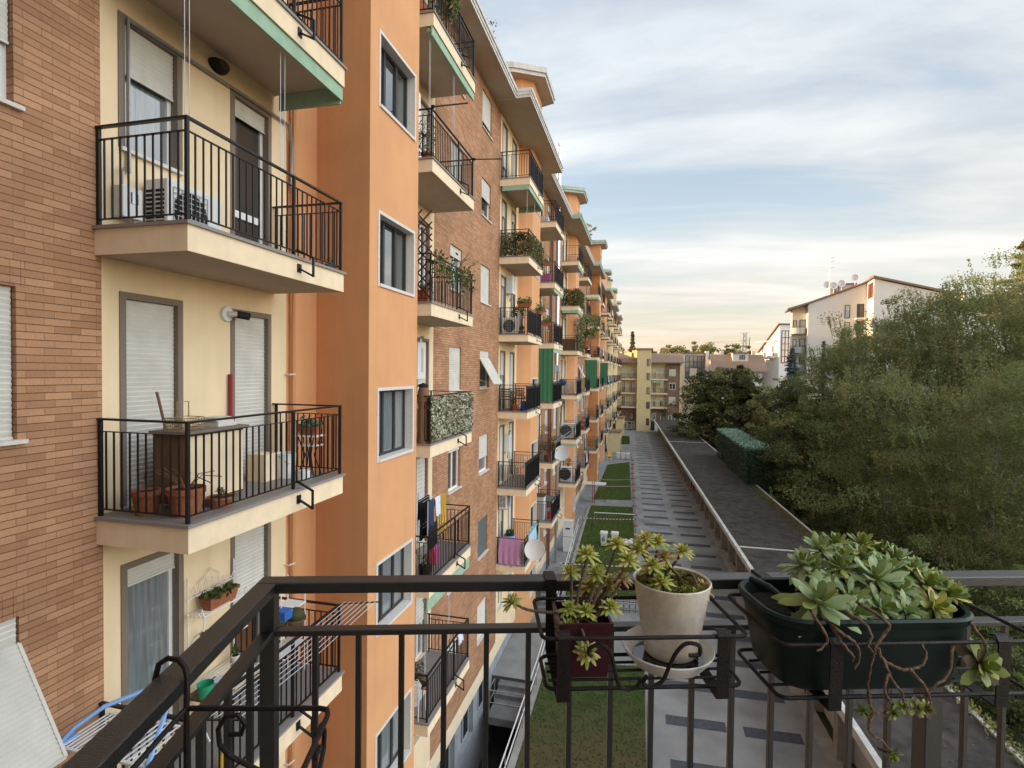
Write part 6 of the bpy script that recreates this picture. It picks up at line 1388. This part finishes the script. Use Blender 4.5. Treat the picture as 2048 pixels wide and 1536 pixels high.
# ---- the corner building the viewer stands in: unseen wall behind, sized and toned to shade the foreground
OB = thing('corner_building', 'pale rendered apartment building behind the viewer carrying the foreground balcony', 'building', tuple(at(3,-3,0)), RZ)
oput = lambda mb, n, m: shift(mb,3,-3,0).build(n, M[m], OB, local=True)
oput(MB().box(-5.4,2.0,-9,-1.62,0,22.4),'wall','render_grey'); oput(MB().box(-5.5,2.1,-9.1,-.9,22.4,22.7),'eave','fascia')
def holder(label, a0, a1, bf, bb, zu, zl, bl0, scrolls=None, straps=()):
    t = fthing('plant_holder',label,'plant holder',(a0+a1)/2,(bf+bb)/2,zl,'wire plant holders on the railing'); c = ((a0+a1)/2,(bf+bb)/2,zl)
    put = lambda mb, n, m: shift(mb,*c).build(n, M[m], t, local=True, smooth=True)
    def loop(x0,x1,y0,y1,z,r=.02):
        P = []
        for (cx,cy,s) in ((x1-r,y1-r,0),(x0+r,y1-r,1),(x0+r,y0+r,2),(x1-r,y0+r,3)):
            for q in range(5): t_ = (s+q/4)*math.pi/2; P.append((cx+r*math.cos(t_),cy+r*math.sin(t_),z))
        return P+[P[0]]
    put(MB().tube(loop(a0,a1,bf,bb,zu),.0043,7,cap=False),'upper_wire','rust'); put(MB().tube(loop(a0+.012,a1-.0,bf+.02,bl0,zl),.0043,7,cap=False),'lower_wire','rust')
    mb = MB()
    for q in range(1,4): b = bf+.02+(bl0-bf-.02)*q/4; mb.tube([(a0+.02,b,zl),(a1-.01,b,zl)],.003,6)
    put(mb,'floor_wires','rust')
    for s in straps:
        mb = MB(); P = [(.052,HT-.035),(.052,HT+.003),(-.005,HT+.003),(-.009,HT-.03),(-.012,zl-.006),(bf-.003,zl-.012),(bf-.006,zu+.002),(bf+.002,zu+.012),(bf+.016,zu+.008)]
        for (p,q) in zip(P,P[1:]):
            d = Vector((0,q[0]-p[0],q[1]-p[1])); mb.bar((s,p[0],p[1]),(s,q[0],q[1]),.003 if False else .026,.0032,up=(0,-d.z,d.y))
        put(mb,'strap','rust')
    for sc in (scrolls or ()):
        pts = [(p[0], bf+.002, p[1]) for p in sc]; sm = []
        for i in range(len(pts)-1):     # Catmull-Rom through the drawn points
            p0,p1,p2,p3 = (Vector(pts[max(0,min(len(pts)-1,j))]) for j in (i-1,i,i+1,i+2))
            for q in range(4): u = q/4; sm.append(.5*((2*p1)+(p2-p0)*u+(2*p0-5*p1+4*p2-p3)*u*u+(3*p1-p0-3*p2+p3)*u**3))
        sm.append(Vector(pts[-1])); put(MB().tube(sm,.0042,7),'scroll','rust')
    return t
SCR = [[(.899,11.423),(.921,11.425),(.918,11.444),(.893,11.448),(.873,11.431),(.857,11.399),(.844,11.371),(.819,11.361),(.805,11.369),(.813,11.383)],
       [(.698,11.425),(.691,11.434),(.699,11.445),(.719,11.448),(.737,11.431),(.745,11.398),(.755,11.365),(.775,11.356),(.795,11.364),(.798,11.38)]]
holder('rusty wire holder carrying the red square pot and the white round pot',.597,1.022,-.205,-.012,11.462,11.348,-.055,SCR,(.640,.968))
holder('rusty wire holder under the long green planter',1.060,1.605,-.258,-.020,11.470,11.352,-.05,None,(1.17,1.515))
# empty holder inside the side rail
t = fthing('plant_holder','empty rusty wire holder with scrolls hooked over the side rail, bottom left','plant holder',.12,-.6,11.34,'wire plant holders on the railing'); c = (.12,-.6,11.34)
put3 = lambda mb, n: shift(mb,*c).build(n, M['rust'], t, local=True, smooth=True)
put3(MB().tube([(.004,-.395,11.455),(.215,-.402,11.455),(.229,-.406,11.455),(.234,-.42,11.455),(.234,-.86,11.455),(.22,-.88,11.455),(.004,-.88,11.455),(.004,-.395,11.455)],.0042,7),'upper_wire')
put3(MB().tube([(.010,-.42,11.345),(.205,-.42,11.345),(.218,-.43,11.345),(.218,-.86,11.345),(.010,-.86,11.345),(.010,-.42,11.345)],.0042,7),'lower_wire')
put3(MB().tube([(.006,-.397,11.34),(.005,-.395,11.455),(.004,-.39,11.50),(-.002,-.385,11.516),(-.015,-.38,11.526),(-.035,-.375,11.526),(-.052,-.37,11.514),(-.058,-.37,11.49),(-.058,-.37,11.44)],.0045,8),'hook')
put3(MB().tube([(.006,-.87,11.34),(.005,-.87,11.50),(-.015,-.87,11.526),(-.052,-.87,11.514),(-.058,-.87,11.44)],.0045,8),'hook')
pts = [(.076,11.418),(.095,11.418),(.100,11.435),(.089,11.449),(.070,11.447),(.059,11.427),(.061,11.402),(.076,11.384),(.097,11.372),(.119,11.36),(.14,11.352)]
put3(MB().tube([(a,-.405,z) for a,z in pts],.004,7),'scroll'); put3(MB().tube([(.228,-.405-(a-.05)*1.3,z) for a,z in pts],.004,7),'scroll')

# ---- leaves with thickness
def leaf(mb, base, d, up, L, W, T, curve=.2, m=0, ns=6, tip=.55):
    d = Vector(d).normalized(); up = (Vector(up)-d*Vector(up).dot(d)).normalized(); side = d.cross(up); n0 = len(mb.v); ring = 6
    for i in range(ns):
        f = i/(ns-1); w = W*(max(.0,math.sin(math.pi*min(1,f**1.0*.80+.16*(1-f))))**.9 if tip < .5 else (.30+.70*math.sin(math.pi*.5*min(1,f/.66)))*(1 if f < .66 else math.sqrt(max(.0,1-((f-.66)/.36)**2))))
        if i == ns-1: w *= .45
        c = Vector(base)+d*(L*f)+up*(curve*L*(f*f-.25*f)); th = T*(1-.5*f)
        for j in range(ring):
            a = 2*math.pi*j/ring; q = c+side*(w*.5*math.cos(a))+up*(th*.5*math.sin(a)+.10*w*math.cos(a)**2); mb.v.append(tuple(q))
    for i in range(ns-1):
        for j in range(ring): a = n0+i*ring+j; b = n0+i*ring+(j+1)%ring; mb.f.append((a,b,b+ring,a+ring)); mb.m.append(m)
    mb.f.append(tuple(n0+(ns-1)*ring+j for j in range(ring))); mb.m.append(m)
def rosette(mb, c, ax, r, n, W, T, rg, curve=.25, openness=1., tip=.6, ms=(0,)):
    ax = Vector(ax).normalized(); u = ax.orthogonal().normalized(); v = ax.cross(u)
    for i in range(n):
        f = (i+.5)/n; a = i*2.39996+rg.uniform(-.2,.2); el = (1.35-1.5*f**.75*openness)+rg.uniform(-.12,.12)
        rad = u*math.cos(a)+v*math.sin(a); d = rad*math.cos(el)+ax*math.sin(el); upv = ax*math.cos(el)-rad*math.sin(el)
        L = r*(.45+.60*f)*rg.uniform(.85,1.12); leaf(mb, Vector(c)-ax*(r*.18*f)+rad*r*.05, d, upv, L, W*r*(.75+.35*f), T*r, -curve*(f-.25)*1.0 if f > .5 else curve*.3, rg.choice(ms), tip=tip)
M['succ_yellow'] = mat('succulent_yellow_green', (.50,.50,.09), .5, spec=.35, col2=(.66,.50,.19), island=1, leafy=.12)
M['succ_green'] = mat('succulent_fresh_green', (.30,.40,.06), .5, spec=.35, col2=(.50,.52,.13), island=1, leafy=.12)
M['succ_pink'] = mat('succulent_pinkish', (.48,.22,.13), .5, spec=.35, col2=(.42,.34,.12), island=1, leafy=.12)
M['succ_blue'] = mat('succulent_grey_green', (.27,.37,.15), .5, spec=.4, col2=(.42,.49,.24), island=1, leafy=.10)
M['succ_olive'] = mat('succulent_olive', (.18,.26,.06), .5, spec=.35, col2=(.33,.35,.08), island=1, leafy=.10)
M['stem'] = mat('succulent_stem', (.20,.13,.085), .85, noise=.4, nscale=180, bump=.5, bscale=400)
M['root'] = mat('trailing_stem', (.24,.15,.095), .85, col2=(.10,.06,.035), nscale=120, bump=.5, bscale=400)
M['pot_white'] = mat('speckled_white_pot', (.86,.77,.66), .38, spec=.4, noise=.10, nscale=60, col2=(.76,.65,.53), bump=.05, bscale=500)
M['pot_red'] = mat('dark_red_pot', (.060,.009,.015), .35, spec=.4, noise=.2, nscale=30)
M['pot_green'] = mat('dark_green_plastic', (.0045,.017,.0125), .5, spec=.3, noise=.25, nscale=30)
M['moss_bright'] = leafmat('moss_bright', (.16,.17,.02), (.24,.22,.03), .1)
# ---- red square pot
ra, rb, rz_ = .694, -.108, 11.355
t = fthing('square_pot','dark red square pot at the left end of the first wire holder','pot',ra,rb,rz_); mb = MB(); h = .118; b0, b1, w = .048, .0575, .0055
O4 = lambda s, z: [(-s,-s,z),(s,-s,z),(s,s,z),(-s,s,z)]
lo, hi, hn, ln_ = O4(b0,0), O4(b1,h), O4(b1-w,h), O4(b0,.10*h)
mb.face(lo[::-1])
for i in range(4):
    j = (i+1)%4; mb.face([lo[i],lo[j],hi[j],hi[i]]); mb.face([hi[i],hi[j],hn[j],hn[i]]); mb.face([hn[i],hn[j],(hn[j][0]*.95,hn[j][1]*.95,h-.04),(hn[i][0]*.95,hn[i][1]*.95,h-.04)])
mb.build('body',M['pot_red'],t,local=True,bevel=.0018); MB().face(O4(b1-w*1.2,h-.022)) ; mb = MB(); mb.face(O4(b1-w*1.15,h-.022)); mb.build('soil',M['soil'],t,local=True)
def succulent(label, cat_, a, b, z, tops, pr, seed, ms, rad):
    t = fthing('succulent',label,cat_,a,b,z); rg = random.Random(seed); o = Vector((a,b,z)); st = MB()
    for i,(x,y,zz,s) in enumerate(tops):
        tip = Vector((x,y,zz))-o; root = Vector((rg.uniform(-pr,pr),rg.uniform(-pr,pr),0)); hz = Vector((tip.x-root.x,tip.y-root.y,0)); far_ = hz.length
        m1 = root.lerp(tip,.35)+Vector((0,0,.012 if far_ < .07 else .02)); m2 = root.lerp(tip,.72)-Vector((0,0,.016 if far_ < .08 else .03))+Vector((rg.uniform(-.01,.01),rg.uniform(-.01,.01),0))
        if tip.z < .0: m1 = root.lerp(tip,.4)+Vector((0,0,.045)); m2 = root.lerp(tip,.85)+Vector((0,-.006,.03))
        P = [root,m1,m2,tip]; sm = []
        for q in range(13):
            u = q/12; sm.append(root*(1-u)**3+m1*3*u*(1-u)**2+m2*3*u*u*(1-u)+tip*u**3)
        st.tube(sm,[.0042-.0016*q/12 for q in range(13)],6)
        d = (tip-m2).normalized(); ax = (d*.45+Vector((0,-.25,.75))).normalized(); r = MB()
        rosette(r,tip,ax,rad*s*1.12,32,.25,.10,rg,curve=.30,openness=1.05,tip=.4,ms=(0,0,1))
        r.build('rosette',[M[ms[i%len(ms)][0]],M[ms[i%len(ms)][1]]],t,local=True,smooth=True)
    st.build('stems',M['stem'],t,local=True,smooth=True)
    return t
YG, GY, PK = ('succ_yellow','succ_green'), ('succ_green','succ_yellow'), ('succ_pink','succ_yellow')
T1 = [(.707,-.10,11.600,1.0),(.780,-.07,11.613,1.0),(.797,-.11,11.590,.95),(.669,-.10,11.562,.85),(.728,-.09,11.553,.95),(.541,-.11,11.500,.85),(.665,-.12,11.489,.85),(.701,-.13,11.486,.9),(.753,-.13,11.495,.9),(.662,-.14,11.457,.95),(.693,-.185,11.425,.95),(.784,-.10,11.545,.9),(.722,-.06,11.514,1.0),(.763,-.08,11.527,1.0),(.745,-.04,11.54,.9)]
succulent('yellow-green branching succulent growing out of the red square pot','succulent',ra,rb,11.452,T1,.035,3,(YG,YG,YG,YG,GY,YG,GY,GY,YG,GY,YG,PK,YG,YG,GY),.0285)
# ---- white pot on a saucer
wa, wb, wz = .908, -.070, 11.362
M['saucer_white'] = mat('saucer_white',(.88,.85,.80),.35,spec=.4,noise=.06,nscale=40)
t = fthing('saucer','wide white saucer with a little water and dead leaves under the white pot','saucer',wa-.012,wb-.014,11.351)
MB().lathe([(.002,.0),(.066,.0),(.074,.003),(.096,.030),(.100,.034),(.102,.032),(.098,.024),(.078,-.001),(.002,-.002)][::-1],(0,0,0),48).build('dish',M['saucer_white'],t,local=True,smooth=True)
M['water'] = mat('water',(.05,.04,.03),.03,spec=.8); MB().lathe([(.001,.009),(.076,.009)],(0,0,0),40).build('water',M['water'],t,local=True)
g = np.random.default_rng(2); a_ = g.uniform(3.4,6.0,46); P = np.column_stack([.064*np.cos(a_),.064*np.sin(a_),.012+.004*g.random(46)]); multi_mesh('dead_leaves',leaf_quads(P,.016,.007,0,g,.6),[0]*46,('soil',),t)
t = fthing('round_pot','off-white tapered round pot standing in a saucer','pot',wa,wb,wz)
MB().lathe([(.001,0),(.054,0),(.058,.004),(.0845,.160),(.0865,.167),(.0850,.169),(.0815,.166),(.078,.130),(.001,.125)],(0,0,0),64).build('body',M['pot_white'],t,local=True,smooth=True); MB().lathe([(.001,.146),(.079,.145)],(0,0,0),32).build('soil',M['soil'],t,local=True)
g = np.random.default_rng(4); n = 2600; rr = .079*np.sqrt(g.random(n)); a_ = g.uniform(0,6.28,n); hgt = .146+.012*np.abs(np.sin(rr*90+a_*2))+.010*g.random(n); multi_mesh('moss',leaf_quads(np.column_stack([rr*np.cos(a_),rr*np.sin(a_),hgt]),.0085,.0045,-.5,g),g.integers(0,3,n),('moss_bright','leaf_olive','moss_bright'),t)
T2 = [(.852,-.05,11.618,.95),(.881,-.05,11.611,.95),(.888,-.075,11.583,.85),(.931,-.07,11.596,.95),(.832,-.06,11.597,.85),(.856,-.09,11.570,1.0),(.868,-.11,11.541,1.0),(.972,-.09,11.519,.95),(.952,-.115,11.511,.85),(.905,-.03,11.535,.8)]
succulent('small yellow and pink tipped succulent with upright stems in the white round pot','succulent',wa,wb,11.512,T2,.05,8,(YG,YG,PK,YG,YG,GY,GY,PK,YG,GY),.0285)
# ---- long green planter
ga, gb, gz = 1.285, -.132, 11.356
t = fthing('window_box','long dark green plastic planter with rounded ends on the second wire holder','planter',ga,gb,gz)
def rr_(hx,hy,r,z,n=7):
    P = []
    for (sx,sy,s) in ((1,1,0),(-1,1,1),(-1,-1,2),(1,-1,3)):
        for q in range(n): a = (s+q/(n-1))*math.pi/2; P.append((sx*(hx-r)+r*math.cos(a),sy*(hy-r)+r*math.sin(a),z))
    return P
rings = [rr_(.185,.088,.055,0),rr_(.190,.094,.06,.006),rr_(.214,.108,.07,.132),rr_(.218,.112,.072,.135),rr_(.223,.117,.075,.150),rr_(.219,.113,.073,.155),rr_(.211,.105,.068,.153),rr_(.205,.100,.065,.120)]
mb = MB(); k = len(rings[0]); mb.v = [p for r in rings for p in r]; mb.f = [tuple(range(k))[::-1]]; mb.m = [0]
for i in range(len(rings)-1):
    for j in range(k): a = i*k+j; b = i*k+(j+1)%k; mb.f.append((a,b,b+k,a+k)); mb.m.append(0)
mb.build('trough',M['pot_green'],t,local=True,smooth=True); mb = MB(); mb.face(rr_(.206,.101,.065,.125)); mb.build('soil',M['soil'],t,local=True)
mb = MB(); mb.tube([(-.175,.09,.16),(-.165,.03,.165),(-.135,-.06,.135)],.008,8); mb.build('watering_tube',M['pot_green'],t,local=True,smooth=True)
t = fthing('trailing_succulent','large grey-green succulent overflowing the long green planter with bare trailing stems','succulent',ga,gb,11.481); rg = random.Random(12); o = Vector((ga,gb,11.481))
big = [(1.172,-.20,11.534,.088,0,(-.15,-.45,.85)),(1.334,-.15,11.562,.078,0,(.05,-.35,.9)),(1.250,-.08,11.602,.055,0,(-.2,-.2,.95)),(1.303,-.06,11.606,.050,1,(0,-.1,1)),(1.366,-.06,11.606,.052,1,(.1,-.1,1)),(1.428,-.09,11.582,.055,0,(.2,-.2,.95)),(1.262,-.17,11.525,.058,0,(.1,-.6,.7)),(1.452,-.15,11.545,.062,1,(.15,-.5,.8)),(1.492,-.16,11.528,.055,1,(.45,-.4,.7)),(1.505,-.10,11.535,.055,0,(.6,-.1,.7)),(1.425,-.20,11.515,.055,1,(.0,-.8,.5)),(1.225,-.11,11.562,.060,0,(-.1,-.3,.9)),(1.390,-.12,11.566,.058,0,(.1,-.3,.9)),(1.196,-.10,11.575,.052,0,(-.3,-.1,.9)),(1.310,-.20,11.515,.055,0,(0,-.7,.6)),(1.275,-.12,11.575,.055,0,(0,-.3,.95)),(1.345,-.09,11.585,.055,0,(0,-.2,1)),(1.465,-.10,11.560,.052,0,(.3,-.2,.9)),(1.215,-.15,11.545,.045,0,(-.2,-.5,.8)),(1.290,-.10,11.59,.042,1,(.2,-.2,.9)),(1.44,-.12,11.565,.045,0,(.1,-.4,.9)),(1.53,-.14,11.515,.045,0,(.7,-.4,.4)),(1.375,-.17,11.54,.048,0,(.1,-.6,.7)),(1.245,-.21,11.512,.042,0,(-.1,-.8,.5)),(1.410,-.06,11.590,.045,1,(.1,.2,.9)),(1.355,-.21,11.512,.05,0,(.1,-.8,.5))]
for (x,y,zz,r,k_,ax) in big:
    mb = MB(); rosette(mb,Vector((x,y,zz))-o,ax,r*1.10,24 if r < .07 else 28,.25,.075,rg,curve=.32,openness=1.22 if r < .07 else 1.45,tip=.6,ms=(0,0,0,0,1)); mb.build('rosette',[M[('succ_blue','succ_olive')[k_]],M[('succ_olive','succ_yellow')[k_]]],t,local=True,smooth=True)
for (x,y,zz,r,ax) in ((1.465,-.272,11.430,.055,(.1,-.9,.35)),(1.300,-.275,11.352,.018,(0,-.8,.4)),(1.330,-.275,11.350,.022,(.2,-.8,.3)),(1.352,-.27,11.345,.024,(.3,-.7,.3)),(1.275,-.28,11.345,.02,(.1,-.8,-.2)),(1.277,-.28,11.262,.026,(.2,-.5,-.7)),(1.22,-.275,11.345,.018,(-.3,-.7,-.3))):
    mb = MB(); rosette(mb,Vector((x,y,zz))-o,ax,r,16,.40,.09,rg,curve=.2,openness=1.1,ms=(0,0,1)); mb.build('rosette',[M['succ_olive'],M['leaf_dry']],t,local=True,smooth=True)
RT = [[(1.141,-.22,11.523),(1.139,-.268,11.501),(1.142,-.275,11.483),(1.119,-.28,11.469)],[(1.159,-.23,11.515),(1.174,-.27,11.5),(1.198,-.277,11.48),(1.206,-.278,11.456),(1.197,-.278,11.431)],[(1.165,-.25,11.505),(1.172,-.275,11.48),(1.19,-.28,11.46),(1.19,-.28,11.448)],[(1.197,-.22,11.531),(1.221,-.268,11.514),(1.229,-.276,11.494),(1.222,-.278,11.476),(1.237,-.28,11.462)],[(1.238,-.22,11.537),(1.265,-.27,11.519),(1.257,-.276,11.499),(1.237,-.28,11.479),(1.234,-.278,11.456),(1.229,-.276,11.427),(1.227,-.275,11.398),(1.228,-.277,11.372)],[(1.24,-.28,11.473),(1.252,-.28,11.45),(1.289,-.285,11.432),(1.324,-.285,11.44),(1.339,-.28,11.457),(1.338,-.27,11.475)],[(1.228,-.277,11.384),(1.231,-.275,11.361),(1.241,-.275,11.343),(1.264,-.277,11.345),(1.279,-.275,11.36)],[(1.241,-.275,11.343),(1.231,-.275,11.326),(1.234,-.275,11.305),(1.257,-.278,11.287),(1.275,-.28,11.270)],[(1.25,-.28,11.455),(1.262,-.285,11.42),(1.285,-.285,11.39),(1.30,-.28,11.356)],[(1.26,-.285,11.43),(1.248,-.29,11.40),(1.27,-.28,11.365)],[(1.465,-.24,11.5),(1.468,-.272,11.47),(1.462,-.272,11.44)],[(1.30,-.285,11.436),(1.33,-.29,11.40),(1.352,-.28,11.36)],[(1.40,-.27,11.47),(1.385,-.28,11.42),(1.355,-.285,11.40),(1.33,-.28,11.37)]]
for pl in RT:
    P = [Vector(p)-o for p in pl]; sm = []
    for i in range(len(P)-1):
        p0,p1,p2,p3 = (P[max(0,min(len(P)-1,j))] for j in (i-1,i,i+1,i+2))
        for q in range(5): u = q/5; w_ = .5*((2*p1)+(p2-p0)*u+(2*p0-5*p1+4*p2-p3)*u*u+(3*p1-p0-3*p2+p3)*u**3); sm.append(w_+Vector((rg.gauss(0,.0008),0,rg.gauss(0,.0008))))
    sm.append(P[-1]); MB().tube(sm,[.0036-.0020*i/len(sm) for i in range(len(sm))],7).build('trailing_stem',M['root'],t,local=True,smooth=True)
